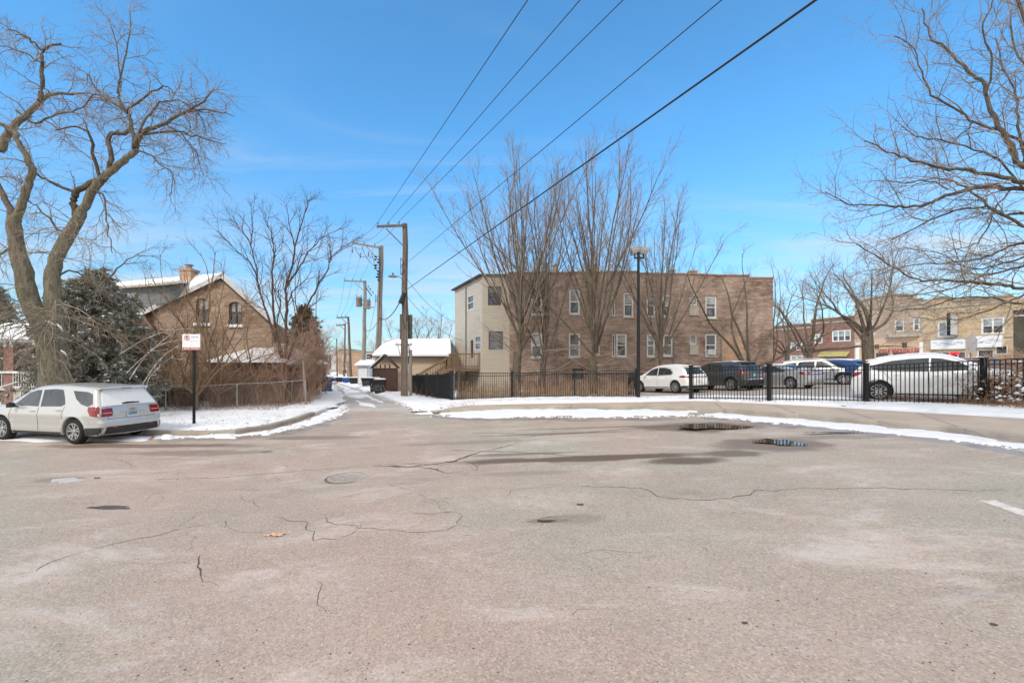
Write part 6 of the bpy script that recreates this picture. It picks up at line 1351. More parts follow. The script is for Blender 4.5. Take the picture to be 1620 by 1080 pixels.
p = gb(938, 611, 26); tree(p, th(p, 245), 'broad upright bare tree with a snowy forked base in the middle of the brown facade', 3, 19, 2.0, .27, .46, .03, low=7, side_len=2.6, side_kids=12, group=GB, wob=.045, ang=.36, lr=.50, t0=.1, alt=.34)
p = gb(1042, 608, 28.2); tree(p, th(p, 318), 'many stemmed bare tree fanning out just right of the tall lamp post', 46, 15, 1.5, .20, .42, .03, low=6, side_len=2.2, side_kids=11, group=GB, wob=.05, ang=.38, lr=.5, t0=.1, alt=.3)
GR = 'bare trees around the parking lot'
p = gb(1182, 603, 30.6); tree(p, th(p, 385), 'low vase shaped bare tree with snowy fork, right end of brown wall', 5, 6, 1.3, .20, .75, .04, side_len=1.9, side_kids=7, low=2, group=GR, wob=.10, dens=.9)
p = gb(1222, 600, 34); tree(p, th(p, 410), 'thin bare tree at the very corner of the brown wall beside the red brick building', 15, 5, 1.8, .12, .6, .03, side_len=1.6, group=GR, wob=.10, dens=.8)
p = gb(1280, 602, 36); tree(p, th(p, 405), 'crooked dark bare tree in front of the low red brick building', 6, 7, 2.4, .22, .9, .03, side_len=2.0, side_kids=8, low=3, group=GR, wob=.13)
p = P(1374, 618, .1); tree(p, th(p, 372), 'wide spreading bare tree behind the tall white crossover, in front of the peach shop', 7, 8, 3.0, .25, .85, .03, side_len=2.0, side_kids=12, tw=.9, low=0, group=GR, wob=.15, dens=1.2, lr=.62, ang=.7)
# left side
GL = 'thin bare trees in front of the tan brick house'
p = P(452, 637, .12); Yv = p.y; rr = random.Random(8); root = empty('bare_tree', p, 'tall slender vase shaped bare tree growing out of the red shrubs left of the alley', 'tree'); TT = (Tubes(), Tubes())
Cv = [dict(kids=6.5, t0=.2, fall=.5), dict(len=1.25, r=.018, ang=.5, seg=6, wob=.12, up=.05, kids=5, t0=.2, sides=4, m=1), dict(len=.75, r=.009, ang=.55, seg=4, wob=.14, up=.03, kids=3, sides=3, m=1, rmin=.006, t0=.2), dict(len=.4, r=.005, ang=.5, seg=2, wob=.12, sides=3, m=1, rmin=.004)]
cvp = lambda l: [(330 + a * .352, 300 + b * .352) for a, b in l]
for l, r0, r1, dn in (([(350, 960), (347, 860), (345, 740)], .13, .10, 0), ([(345, 760), (350, 600), (350, 500), (346, 440), (375, 340), (390, 250), (415, 160), (440, 80), (450, 45)], .085, .012, 1), ([(347, 600), (365, 480), (420, 420), (470, 365)], .04, .01, .8), ([(350, 440), (400, 360), (450, 280), (520, 210), (600, 175)], .05, .010, 1),
     ([(342, 780), (305, 640), (290, 520), (285, 400), (295, 300), (280, 200), (245, 110)], .075, .010, 1), ([(303, 620), (322, 520), (312, 440), (330, 380)], .04, .01, .7), ([(338, 790), (290, 640), (250, 520), (225, 440), (215, 360), (185, 240), (140, 170), (90, 130)], .065, .009, 1), ([(222, 400), (190, 330), (150, 295), (80, 230), (30, 180)], .035, .008, 1),
     ([(348, 800), (400, 620), (440, 530), (490, 440), (530, 370), (550, 310), (600, 260), (645, 235)], .065, .009, 1), ([(550, 315), (545, 250), (540, 190)], .03, .008, .8), ([(388, 260), (370, 190), (355, 110), (350, 70)], .03, .008, .8), ([(190, 250), (195, 150), (190, 60)], .03, .008, .8), ([(290, 310), (300, 250), (262, 220)], .025, .008, .8), ([(400, 360), (420, 290), (480, 300), (500, 250)], .025, .008, .8)):
    guided(TT, rr, WL(cvp(l), Yv, Yv + (rr.uniform(-1, 1) if dn else 0)), r0, r1, 0, Cv, sides=7, dens=dn, wob=.02 if dn else 0)
finish_tree(root, TT, (m_twigdark, m_twigdark))
p = P(478, 628, .12); tree(p, th(p, 380), 'slender low bare tree at the alley side of the red shrubs', 18, 4, 2.4, .08, .32, .04, mats=(m_twigdark, m_twigdark), side_len=1.4, side_kids=6, tw=.7, wob=.10, dens=.7, fine=.007)
p = P(310, 648, .12); tree(p, th(p, 385), 'multi stemmed reddish tree right behind the parking sign', 9, 11, .8, .09, .7, .02, mats=(m_twigtan, m_twigtan), side_len=1.3, side_kids=7, tw=.7, group=GL, wob=.13, fine=.006, dens=.85)
p = P(345, 644, .12); tree(p, th(p, 400), 'thin reddish tree between the parking sign and the garage', 10, 9, .7, .07, .7, .02, mats=(m_twigtan, m_twigtan), side_len=1.1, side_kids=7, tw=.65, group=GL, wob=.13, fine=.006, dens=.8)
p = P(398, 640, .12); tree(p, th(p, 430), 'thin reddish tree in front of the snowy garage roof', 20, 6, .7, .06, .6, .02, mats=(m_twigtan, m_twigred), side_len=1.1, side_kids=7, tw=.65, group=GL, wob=.13, fine=.006, dens=.8)
p = P(275, 640, .12); tree(p, th(p, 440), 'thin reddish tree with snowy twigs between the dark conifer and the parking sign', 19, 6, .6, .07, .8, .01, mats=(m_twigtan, m_twigtan), side_len=1.3, side_kids=8, tw=.7, group=GL, wob=.15, fine=.006)
p = P(655, 596, .1); tree(p, th(p, 478), 'distant bare tree rising behind the cream garage roof', 12, 7, 2, .2, .8, .02, side_len=2.6, side_kids=8, tw=1.2, wob=.12, fine=.016, group='distant bare trees', dens=.9)
p = P(694, 597, .1); tree(p, th(p, 482), 'distant bare tree between the garage roof and the cream bay', 13, 6, 2, .2, .8, .02, side_len=2.4, side_kids=8, tw=1.2, wob=.12, fine=.016, group='distant bare trees', dens=.9)
p = W(628, 600, 60); p.z = .3; tree(p, th(p, 525), 'small distant bare tree seen between the leaning poles', 14, 6, 2, .2, .8, .02, side_len=2.4, tw=1.2, wob=.12, fine=.02, group='distant bare trees', dens=.7)
p = W(598, 600, 70); p.z = .3; tree(p, th(p, 535), 'small distant bare tree left of the near utility pole', 24, 6, 2, .2, .8, .02, side_len=2.4, tw=1.2, wob=.12, fine=.02, group='distant bare trees', dens=.7)
for k, (px, Y, py, l) in enumerate(((1245, 44, 430, 'bare street tree in front of the low red brick building, farther from the lot'),)):
    p = W(px, 600, Y); p.z = T(p.x, p.y) + .1; tree(p, th(p, py), l, 30 + k, 8, 2.6, .2, .9, .02, side_len=2.2, wob=.12, fine=.012, group=GR, dens=.8)
tree(W(232, 600, 40) * 1.0, 7.5, 'bare tree behind the roof of the tan brick house', 41, 7, 2, .16, .7, .02, side_len=2.0, wob=.12, fine=.012, mats=m_kb, dens=.8)

# ---- shrubs
def shrub(base, w, h, lab, seed, mats, n=40, group=None, cat='shrub', dens=1., fine=.006, d=None, lean=(0, 0), name='bare_shrub', tl=.5):
    rr = random.Random(seed); root = empty(name, base, lab, cat, group); TT = (Tubes(), Tubes()); b = V(base); d = d or w
    C = [dict(kids=6, t0=.2, fall=.4), dict(len=.75, r=.011, ang=.6, seg=4, wob=.2, up=.03, kids=5 * dens, sides=3, m=1, rmin=fine, t0=.15), dict(len=tl, r=.007, ang=.6, seg=3, wob=.2, up=.0, kids=3 * dens, sides=3, m=1, rmin=fine), dict(len=tl * .5, r=fine, ang=.6, seg=2, wob=.2, sides=3, m=1, rmin=fine * .8)]
    for k in range(n):
        q = b + V((rr.uniform(-.42, .42) * w, rr.uniform(-.42, .42) * d, -.05)); q.z = T(q.x, q.y) + .1; dd = V((rr.gauss(0, .25) + lean[0], rr.gauss(0, .25) + lean[1], 1)).normalized(); L = h * rr.uniform(.55, 1.05); pts = [q]; dirs = [dd]
        for i in range(7): dd = (dd + rvec(rr) * .12).normalized(); pts.append(pts[-1] + dd * L / 7); dirs.append(dd)
        r0 = rr.uniform(.012, .03); rad = [r0 * (1 - .75 * i / 7) for i in range(8)]; TT[0].add(pts, rad, 5); kids(TT, rr, pts, dirs, rad, L, 0, C, dens * L / 2.2)
    finish_tree(root, TT, mats, ('stems', 'twigs')); return root
mt = (m_twigred, m_twigred); GS = 'red brown bare shrubs by the chain link fence'
p = P(484, 634, .12); shrub(p, 1.5, 4.2, 'dense red brown shrub closest to the alley, beside the blue bin', 51, mt, 30, GS, d=2.6, dens=1.0, tl=.45)
p = P(470, 636, .12); shrub(p, 2.3, 4.2, 'tall dense red brown shrub behind the end post of the chain link fence', 52, mt, 30, GS, dens=1.0, tl=.45)
p = P(432, 637, .12); shrub(p, 2.2, 3.4, 'red brown shrub in front of the white patch right of the garage', 53, mt, 20, GS, dens=.9)
p = P(392, 638, .12); shrub(p, 2.4, 2.3, 'thin red brown shrub in front of the garage window', 54, mt, 22, GS, dens=.8)
p = P(345, 640, .12); shrub(p, 2.4, 2.1, 'thin red brown shrub in front of the left end of the garage', 55, mt, 20, GS, dens=.8)
p = P(486, 622, .12); p2 = W(489, 612, 33); p2.z = .1; shrub(p2, 2.2, 4.6, 'tall far shrub rising over the alley side hedge', 56, (m_twigdark, m_twigred), 26, GS, dens=1.0, d=5, fine=.009)
p = P(225, 640, .12); shrub(p, 2.2, 2.2, 'tangled tan shrub between the dark conifer and the railing', 57, (m_twigtan, m_twigtan), 22, 'tan shrubs in the front yard', dens=.9)
p = P(262, 642, .12); shrub(p, 1.6, 2.6, 'tan shrub with arching snowy twigs at the left corner of the tan brick house', 58, (m_twigtan, m_twigtan), 14, 'tan shrubs in the front yard', dens=.9)
p = P(300, 640, .12); shrub(p, 2.0, 3.0, 'tall tan shrub directly behind the parking sign post', 59, (m_twigtan, m_twigred), 16, 'tan shrubs in the front yard', dens=.9, tl=.45)
p = P(362, 641, .12); shrub(p, 2.0, 2.6, 'red brown shrub covering the left half of the garage wall', 60, mt, 16, GS, dens=.9, tl=.45)
# arching snow dusted canes
mb = MB(); rr = random.Random(5)
cr = empty('arching_cane', P(240, 645, .12), 'snow dusted pale canes arching over the yard right of the conifer', 'shrub')
for l in ([(205, 600), (225, 570), (250, 545), (282, 520)], [(200, 590), (232, 560), (262, 542), (300, 536)], [(218, 620), (240, 585), (262, 560), (285, 545)], [(190, 560), (222, 540), (250, 528), (275, 520)], [(225, 640), (235, 600), (252, 580), (275, 562)]):
    pts = smooth3(WL(l, 16.8, 17.4), 4); mb.tube(pts, [.022 - .015 * i / len(pts) for i in range(len(pts))], 6)
    for k in range(5):
        q = pts[rr.randint(3, len(pts) - 2)]; mb.tube([q, q + V((rr.uniform(-.1, .4), 0, rr.uniform(-.1, .25))), q + V((rr.uniform(.1, .7), 0, rr.uniform(-.2, .3)))], [.009, .007, .004], 4)
mb.build('cane', M('pale_cane', (.45, .36, .28), .9, 0, .3, 5, 0, c2=(.8, .8, .82), lo=.45, hi=.6), cr, 60)

# ---- conifers: drooping sprays of short needles around a tapering trunk
def needles(sprays, rr, name, mat, mats, parent, dens=26, nl=.11, w=.020, droop=-.35):
    VV = []; FF = []
    for p, d, L in sprays:
        n = int(dens * L); 
        for k in range(n):
            t = rr.random(); c = p + d * L * t + V((0, 0, droop * L * t * t)); q = (d * rr.uniform(.2, 1) + rvec(rr) * .55).normalized(); s = nl * rr.uniform(.6, 1.4); a = perp(q, rr.uniform(0, 6.28)) * w * rr.uniform(.7, 1.4)
            b = len(VV); VV += [c - a, c + a, c + q * s + a * .5, c + q * s - a * .5]; FF.append((b, b + 1, b + 2, b + 3))
    me = bpy.data.meshes.new(name); me.from_pydata([tuple(v) for v in VV], [], FF); me.update(); return link_mesh(name, me, mat, parent)
m_con = M('conifer_needles', (.20, .205, .165), .8, 0, .4, 1.2, 0, c2=(.30, .29, .25)); m_cong = M('olive_needles', (.24, .18, .12), .8, 0, .4, 1.2, 0, c2=(.15, .13, .08))
def conifer(base, w, h, lab, seed, mat=None, snow=.12, dens=1., nl=.12, top=.25, z0=.1, name='conifer', shape=None, cat='tree', group=None):
    rr = random.Random(seed); b = V(base); root = empty(name, b, lab, cat, group); TT = (Tubes(), Tubes())
    TT[0].add([b - V((0, 0, .1)), b + V((0, 0, h * .5)), b + V((0, 0, h * .93))], [.16, .10, .03], 8); sp = []; sn = []
    n = int(260 * dens)
    for k in range(n):
        t = z0 + (1 - z0) * (k + rr.random()) / n; rad = w * .5 * ((1 - t) ** .75 * (1 - top) + top * (1 - t ** 5)) * rr.uniform(.55, 1.12)
        if shape: rad *= shape(t)
        az = k * 2.4 + rr.uniform(-.4, .4); q = b + V((0, 0, t * h)); d = V((math.cos(az), math.sin(az), rr.uniform(.0, .45))).normalized()
        pts = [q + d * rad * s_ + V((0, 0, -.28 * rad * s_ * s_)) for s_ in (0, .35, .7, 1)]; TT[0].add(pts, [.018, .013, .009, .005], 4)
        for j in range(int(5 + rad * 6)):
            s_ = rr.uniform(.3, 1); c = q + d * rad * s_ + V((0, 0, -.28 * rad * s_ * s_)); dd = (d * .7 + perp(d, rr.uniform(0, 6.28)) * .8 + V((0, 0, -.15))).normalized(); L = rr.uniform(.25, .55)
            sp.append((c, dd, L))
            if rr.random() < snow: sn.append((c + dd * L * .5 + V((0, 0, .03)), dd, L))
    finish_tree(root, TT, (m_bark, m_bark), ('trunk', 'limbs')); needles(sp, rr, 'crown', mat or m_con, None, root, dens=48, nl=nl)
    if sn:
        mb = MB()
        for c, d, L in sn:
            a = perp(d, 0); a.z = 0; a = a.normalized() if a.length > .1 else V((1, 0, 0)); dd = V((d.x, d.y, d.z * .3)); s = rr.uniform(.5, 1.2)
            mb.add([c - dd * .12 * s, c + a * .05 * s, c + dd * .14 * s - V((0, 0, .03)), c - a * .05 * s, c + V((0, 0, .03)), c - V((0, 0, .03))], [(0, 1, 4), (1, 2, 4), (2, 3, 4), (3, 0, 4), (1, 0, 5), (2, 1, 5), (3, 2, 5), (0, 3, 5)])
        mb.build('snow_clumps', m_snowcap, root)
    return root
p = W(152, 640, 17.6); p.z = .1; conifer(p, 4.7, topz(p, 430) - .1, 'broad dark green conifer with snow clumps, between the gnarled tree and the brick house', 61, dens=.85, snow=.22, top=.62)
p = W(-8, 640, 24); p.z = .1; conifer(p, 3.6, topz(p, 455) - .1, 'dark conifer behind the porch roof at the left edge', 62, dens=.8, snow=.03)
p = W(482, 625, 27.5); p.z = .1; conifer(p, 2.8, topz(p, 486) - .1, 'brown vine covered conifer standing in the red shrubs left of the alley', 63, m_cong, dens=.9, snow=.02, top=.6)
p = W(28, 612, 21.6); p.z = .9; conifer(p, 1.3, 1.5, 'small dark evergreen bush in the shade of the porch', 64, dens=.35, snow=.0, top=.6, cat='shrub', name='evergreen_bush')

# ---- snowy leafy bush at the right fence
def leaves(center, w, d, h, n, rr, mat, name, parent, s=.035, shape=1.):
    VV = []; FF = []
    for k in range(n):
        q = V((rr.uniform(-.5, .5), rr.uniform(-.5, .5), rr.uniform(0, 1)));
        if (q.x * 2) ** 2 + (q.y * 2) ** 2 + ((q.z - .35) / .65) ** 2 > 1.15: continue
        c = center + V((q.x * w, q.y * d, q.z * h)); a = rvec(rr).normalized(); b_ = a.cross(rvec(rr)).normalized(); e = s * rr.uniform(.6, 1.5); b = len(VV); VV += [c - a * e, c + b_ * e * .6, c + a * e, c - b_ * e * .6]; FF.append((b, b + 1, b + 2, b + 3))
    me = bpy.data.meshes.new(name); me.from_pydata([tuple(v) for v in VV], [], FF); me.update(); return link_mesh(name, me, mat, parent)
m_deadleaf = M('dead_leaf', (.22, .12, .065), .9, 0, .4, 6, 0, c2=(.36, .24, .15))
rr = random.Random(71)
for k, (px, Y, w, h, l) in enumerate(((1585, 14.0, 1.9, 1.15, 'snow laden shrub with dead brown leaves, behind the fence post nearest the right edge'), (1660, 13.2, 2.4, 1.3, 'snow laden shrub with dead brown leaves, running out of the picture at the right edge'))):
    c = W(px, 640, Y); c.z = T(c.x, c.y) + .12; r = shrub(c, w, h, l, 72 + k, (m_twigred, m_twigred), 34, 'snowy shrubs along the fence', dens=.7, fine=.004, name='snowy_shrub', tl=.3)
    leaves(c + V((0, 0, .15)), w * 1.05, w, h, 2600, rr, m_deadleaf, 'dead_leaves', r, .030)
    mb = MB()
    for j in range(230):
        q = V((rr.uniform(-.5, .5), rr.uniform(-.5, .5), rr.uniform(.1, 1)))
        if (q.x * 2) ** 2 + (q.y * 2) ** 2 + ((q.z - .35) / .65) ** 2 > 1: continue
        o_ = c + V((q.x * w, q.y * w, q.z * h)); s = rr.uniform(.04, .12); mb.add([o_ + V((-s, rr.uniform(-.01, .01), 0)), o_ + V((0, -s * .8, 0)), o_ + V((s, 0, 0)), o_ + V((0, s * .8, 0)), o_ + V((0, 0, s * .6)), o_ - V((0, 0, s * .4))], [(0, 1, 4), (1, 2, 4), (2, 3, 4), (3, 0, 4), (1, 0, 5), (2, 1, 5), (3, 2, 5), (0, 3, 5)])
    mb.build('snow_clumps', m_snowcap, r, 180)
p = W(1545, 640, 14.8); p.z = T(p.x, p.y) + .12; shrub(p, 1.6, .75, 'low brown brush in front of the tall white crossover front wheel', 75, (m_twigred, m_twigred), 26, 'snowy shrubs along the fence', dens=.8, fine=.005, tl=.3)
p = W(1595, 600, 24); p.z = T(p.x, p.y) + .1; shrub(p, 3.2, 1.6, 'rust brown hedge in front of the yellow shop at the right edge', 76, (m_twigred, m_twigred), 30, None, dens=.9, fine=.010, tl=.4)
# dry stalks and undergrowth along the fences (uncountable)
def stalks(name, line, n, h0, h1, mat, label, spread=.5, off=.12, seed=1, wd=.006, bend=.15, branch=1):
    rr = random.Random(seed); Tb = Tubes(); pts = [P(a, b, off) for a, b in line]; seg = [(pts[i + 1] - pts[i]).length for i in range(len(pts) - 1)]; tot = sum(seg)
    for k in range(n):
        s = rr.uniform(0, tot); i = 0
        while s > seg[i] and i < len(seg) - 1: s -= seg[i]; i += 1
        q = pts[i].lerp(pts[i + 1], s / seg[i]); dd = (pts[i + 1] - pts[i]).normalized(); nn = V((-dd.y, dd.x, 0)); q = q + nn * rr.uniform(-spread * .2, spread); q.z = T(q.x, q.y) + off - .02
        h = rr.uniform(h0, h1); d = V((rr.gauss(0, bend), rr.gauss(0, bend), 1)).normalized(); w = rr.uniform(.6, 1.5) * wd; a = q + d * h * .5 + V((rr.gauss(0, .03), rr.gauss(0, .03), 0)); b = q + d * h + V((rr.gauss(0, .12), rr.gauss(0, .12), 0)) * h
        Tb.add([q, a, b], [w, w * .8, w * .4], 3)
        for _ in range(branch):
            if rr.random() < .6: c = q.lerp(b, rr.uniform(.3, .9)); Tb.add([c, c + V((rr.gauss(0, .12), rr.gauss(0, .12), rr.uniform(.03, .25)))], [w * .5, w * .3], 3)
    me = Tb.mesh(name); o = link_mesh(name, me, mat); tag(o, label, 'undergrowth', kind='stuff'); return o
m_stalk = M('dry_stalk', (.36, .22, .13), .9, 0, .4, 1.5, 0, c2=(.20, .11, .065)); m_stalkt = M('tan_stalk', (.50, .36, .24), .9, 0, .4, 1.5, 0, c2=(.30, .19, .12))
stalks('dry_stalks', [(717, 632), (760, 631), (810, 629), (909, 627), (1005, 626)], 750, .3, 1.1, m_stalkt, 'tan dry stalks crowding behind the black fence left of the lamp post', 2.0, seed=3, wd=.010, bend=.10, branch=2)
stalks('dry_stalks', [(650, 623), (675, 628), (713, 633)], 60, .3, .9, m_stalk, 'brown dry vine stems in front of the black screened fence', .2, seed=4, wd=.008)
stalks('dry_stalks', [(262, 647), (320, 645), (400, 643), (488, 642)], 330, .25, 1.0, m_stalk, 'brown dry stems tangled in the chain link fence', .9, seed=5, wd=.008, branch=2)
stalks('dry_stalks', [(1390, 634), (1480, 640), (1560, 645), (1640, 652)], 420, .1, .4, m_stalk, 'brown grass and stems along the foot of the black fence', .5, seed=6, wd=.006, bend=.5, branch=2)
stalks('dry_grass', [(1015, 634), (1060, 632), (1110, 633), (1240, 637), (1390, 643)], 420, .03, .14, m_stalk, 'short brown grass poking through snow beside the sidewalk', .5, seed=7, wd=.004, bend=.5, branch=1)
stalks('dry_grass', [(700, 646), (760, 638), (850, 635), (1000, 633)], 420, .03, .16, m_stalk, 'short brown grass and leaves on the snowy verge left of the lamp post', .5, seed=8, wd=.005, bend=.6, branch=1)
stalks('dry_grass', [(258, 650), (320, 650), (400, 649), (480, 648)], 420, .03, .2, m_stalk, 'short brown grass poking through snow below the chain link fence', 1.0, seed=9, wd=.005, bend=.5, branch=1)
# fallen leaves over the left lawn
rr = random.Random(91); mb = MB()
for k in range(330):
    q = P(rr.uniform(255, 470), rr.uniform(652, 683), .12); s = rr.uniform(.015, .05); a = rr.uniform(0, 6.28); z = T(q.x, q.y) + .12 + .062
    mb.add([(q.x + math.cos(a + t) * s, q.y + math.sin(a + t) * s * .6, z + rr.uniform(0, .02)) for t in (0, 1.3, 3.1, 4.4)], [(0, 1, 2, 3)])
o = mb.build('fallen_leaves', m_deadleaf, fix=False); tag(o, 'tiny dead leaves scattered over the snow behind the parking sign', 'leaves', kind='stuff')
# ------------------------------------------------------------------ street furniture
# black iron fence
def ironfence(name, posts, label, off=.12, screen=False, post_w=.075, pick=.022, gap=.115, caps=True, heights=None, cat='fence', group=None, bigpost=()):
    bs = [P(a, b, off) for a, b, c in posts]; hs = [topz(p, c) - p.z for p, (a, b, c) in zip(bs, posts)]
    r = empty(name, bs[0], label, cat, group)
    for i, (p, h) in enumerate(zip(bs, hs)):
        w = post_w * (1.7 if i in bigpost else 1); mb = MB().box(p + V((0, 0, h / 2 - .1)), (w, w, h + .2)); mb.box(p + V((0, 0, h + .02)), (w * 1.3, w * 1.3, .05)); mb.build('post', m_iron, r)
    for i in range(len(bs) - 1):
        a, b = bs[i], bs[i + 1]; d = (b - a); L = V((d.x, d.y, 0)).length; h0, h1 = hs[i] - .06, hs[i + 1] - .06; mb = MB(); u = d / d.length
        ta, tb = a + V((0, 0, h0)), b + V((0, 0, h1))
        for f, t in ((.0, .035), (-.14, .032)): mb.bar(ta + V((0, 0, f)), tb + V((0, 0, f)), .03, t)
        mb.bar(a + V((0, 0, .12)), b + V((0, 0, .12)), .03, .032)
        n = max(2, int(L / gap))
        for k in range(1, n):
            q = a.lerp(b, k / n); hh = h0 + (h1 - h0) * k / n; mb.box((q.x, q.y, q.z + (hh + .04) / 2), (pick, pick, hh - .04))
        mb.build('panel', m_iron, r)
        if screen:
            nn = V((-u.y, u.x, 0)); nn = nn if nn.y > 0 else -nn; o_ = nn * .03; mb = MB(); mb.prism([a + o_ + V((0, 0, .08)), b + o_ + V((0, 0, .08)), tb + o_ - V((0, 0, .03)), ta + o_ - V((0, 0, .03))], nn * .006); mb.build('screen', m_blackmesh, r)
    return r
ironfence('iron_fence', [(648, 622, 592), (659.5, 624, 592), (675, 627.5, 591), (692.5, 631, 591), (714, 635, 588)], 'short black fence run lined with black screen, along the right of the alley', screen=True, bigpost=(4,), gap=.14)
ironfence('iron_fence', [(716, 635, 589), (810, 631, 588), (909, 629.5, 585), (1006, 630, 585)], 'long black picket fence with dry stalks behind it, left of the lamp post', bigpost=(1,))
ironfence('iron_fence', [(1093, 633, 579), (1217, 635, 577), (1370, 638, 576), (1556, 642, 567), (1790, 652, 556)], 'black picket fence in front of the parked cars, right of the lot entrance', bigpost=(0, 1, 2, 3), post_w=.075, pick=.021)
# chain link fence at the left
cl = empty('chain_link_fence', P(262, 655, .12), 'grey chain link fence with a leaning end post in front of the tan brick house', 'fence')
ps = [(262, 650, 612), (375, 646, 607), (484, 643, 601)]; bs = [P(a, b, .12) for a, b, c in ps]; hs = [topz(p, c[2]) - p.z for p, c in zip(bs, ps)]
bs = [P(150, 655, .12)] + bs; hs = [hs[0]] + hs
for i, (p, h) in enumerate(zip(bs, hs)): MB().tube([p - V((0, 0, .1)), p + V((-.04 if i == 3 else 0, 0, h))], .03 if i < 3 else .045, 8).build('post', m_galv, cl, 60)
mbp = MB().tube([bs[3] + V((.02, .0, 0)), bs[3] + V((-.14, .0, 2.2))], .05, 8); mbp.build('post', m_polegrey, cl, 60)
for i in range(3):
    a, b = bs[i], bs[i + 1]; mb = MB().tube([a + V((0, 0, hs[i])), a.lerp(b, .5) + V((0, 0, (hs[i] + hs[i + 1]) / 2 - .03)), b + V((0, 0, hs[i + 1]))], .019, 6); mb.build('top_rail', m_galv, cl, 60)
    Tb = Tubes(); L = (b - a).length; h = min(hs[i], hs[i + 1]); n = int(L / .085)
    for k in range(-int(h / .085), n):
        for sg in (0, 1):
            s0, s1 = k * .085, k * .085 + h
            c0, c1 = max(s0, 0), min(s1, L)
            if c1 <= c0: continue
            z0, z1 = c0 - s0, c1 - s0
            if sg: z0, z1 = h - z0, h - z1
            Tb.add([a.lerp(b, c0 / L) + V((0, 0, z0)), a.lerp(b, c1 / L) + V((0, 0, z1))], [.0022, .0022], 3)
    link_mesh('mesh', Tb.mesh('mesh'), m_galv, cl)

# utility poles
def conduit(mb, p, x, y, z0, z1, r): mb.tube([p + V((x, y, z0)), p + V((x, y, z1))], r, 8)
ud = V((-.407, .913, 0)); cross = V((-.96, -.20, 0)).normalized()
def insul(mb, q): mb.lathe([(.02, 0), (.02, .08), (.055, .09), (.04, .13), (.06, .15), (.035, .20), (0, .22)], q, (0, 0, 1), 8)
poles = {}
def pole(key, px, py, pxt, pyt, w, label, mat, arm=None, lean=0, parts=()):
    p = P(px, py, .1); p = V((p.x, p.y, p.z)); zt = topz(p, pyt); xt = (pxt - CX) / FPX * p.y
    t = V((xt, p.y, zt)); r = empty('utility_pole', p, label, 'utility pole', 'utility poles along the alley'); rb = w / FPX * p.y / 2
    L = [p.lerp(t, k / 8) + V((rb * .12 * math.sin(k * 2.1), 0, 0)) for k in range(9)]; L[0].z -= .3
    MB().tube(L, [rb * (1.06 - .36 * k / 8) for k in range(9)], 14).build('pole', mat, r, 50)
    poles[key] = (p, t, r, rb); ends = []
    if arm:
        ax, ay, bx, by_, sup = arm; o_ = -rb * .8; a = V(((ax - CX) / FPX * (p.y - .2), p.y + o_ - .15, EYE + (HY - ay) / FPX * p.y)); b = V(((bx - CX) / FPX * p.y, p.y + o_, EYE + (HY - by_) / FPX * p.y))
        mb = MB().bar(a, b, .10, .13); ca = mb.build('crossarm', mat, r)
        sx, sy, tx, ty = sup; MB().bar(W(sx, sy, p.y + o_ - .05), W(tx, ty, p.y + o_ * .6), .05, .06).build('brace', m_greymetal if 0 else mat, r)
        for t_ in (.04, .42, .80):
            mb = MB(); q = a.lerp(b, t_) + V((0, 0, .06)); insul(mb, q); mb.build('insulator', m_greymetal, ca, 60); ends.append(q + V((0, 0, .2)))
    return r, p, t, rb, ends
r1, p1, t1, rb1, e1 = pole('a', 639.5, 629, 641, 354, 11, 'nearest utility pole, thick brown wood with a street lamp and green boxes', m_pole, arm=(597, 361, 641, 358, (611, 362, 640, 391)))
r2, p2, t2, rb2, e2 = pole('b', 597, 616, 603.5, 389, 9.5, 'leaning grey utility pole with tangled fittings, second from the camera', m_polegrey, arm=(558, 386, 603, 393, (580, 390, 601, 414)))
r3, p3, t3, rb3, e3 = pole('c', 575, 608, 577.5, 444, 6.6, 'slim utility pole carrying a pair of drum transformers, third from the camera', m_polegrey, arm=(545, 445, 578, 446, (561, 447, 577, 461)))
r4, p4, t4, rb4, e4 = pole('d', 555.5, 606, 551, 501, 4.6, 'distant brown utility pole leaning left beyond the transformer pole', m_pole, arm=(533, 503, 551, 502, (541, 504, 550, 512)))
r5, p5, t5, rb5, e5 = pole('e', 544.5, 602, 546, 511, 3.2, 'farther brown utility pole, just left of the leaning distant one', m_pole, arm=(532, 515, 546, 514, (538, 516, 546, 522)))
r6, p6, t6, rb6, e6 = pole('f', 533.5, 598.5, 532.5, 535, 2.2, 'farthest utility pole, a thin stick above the end of the alley', m_pole)
# near pole fittings
mb = MB(); Yp = p1.y
q0 = W(638, 441, Yp - .15); q1 = W(631, 432, Yp - .2); q2 = W(620, 437, Yp - .3)
a = W(637.5, 447, Yp - .2); mb.tube(smooth3([a, W(634, 439, Yp - .25), W(628, 437, Yp - .3), W(622, 437, Yp - .35)], 3), .025, 6); la = mb.build('lamp_arm', m_greymetal, r1, 60)
c = W(621.5, 437, Yp - .35); mb = MB(); mb.lathe([(0, .09), (.10, .08), (.20, .02), (.29, -.02), (.27, -.045), (0, -.05)], c, (0, 0, 1), 16); lh = mb.build('lamp_head', m_galv, r1, 60); o_ = bpy.data.objects; lh.scale = (1, 1, 1)
mb = MB(); mb.lathe([(.05, 0), (.05, .12), (0, .14)], c + V((0, 0, .07)), (0, 0, 1), 8); mb.build('photocell', m_dark, lh)
mb = MB()                      # lattice bracket
xs_ = [(634, 408), (634, 435), (639, 416), (634, 421), (639, 428)]
pp = [W(a_, b_, Yp - .2) for a_, b_ in xs_]; mb.bar(pp[0], pp[1], .03); mb.bar(pp[0], pp[2], .03); mb.bar(pp[2], pp[3], .03); mb.bar(pp[3], pp[4], .03); mb.bar(pp[4], pp[1], .03); mb.build('service_bracket', m_dark, r1)
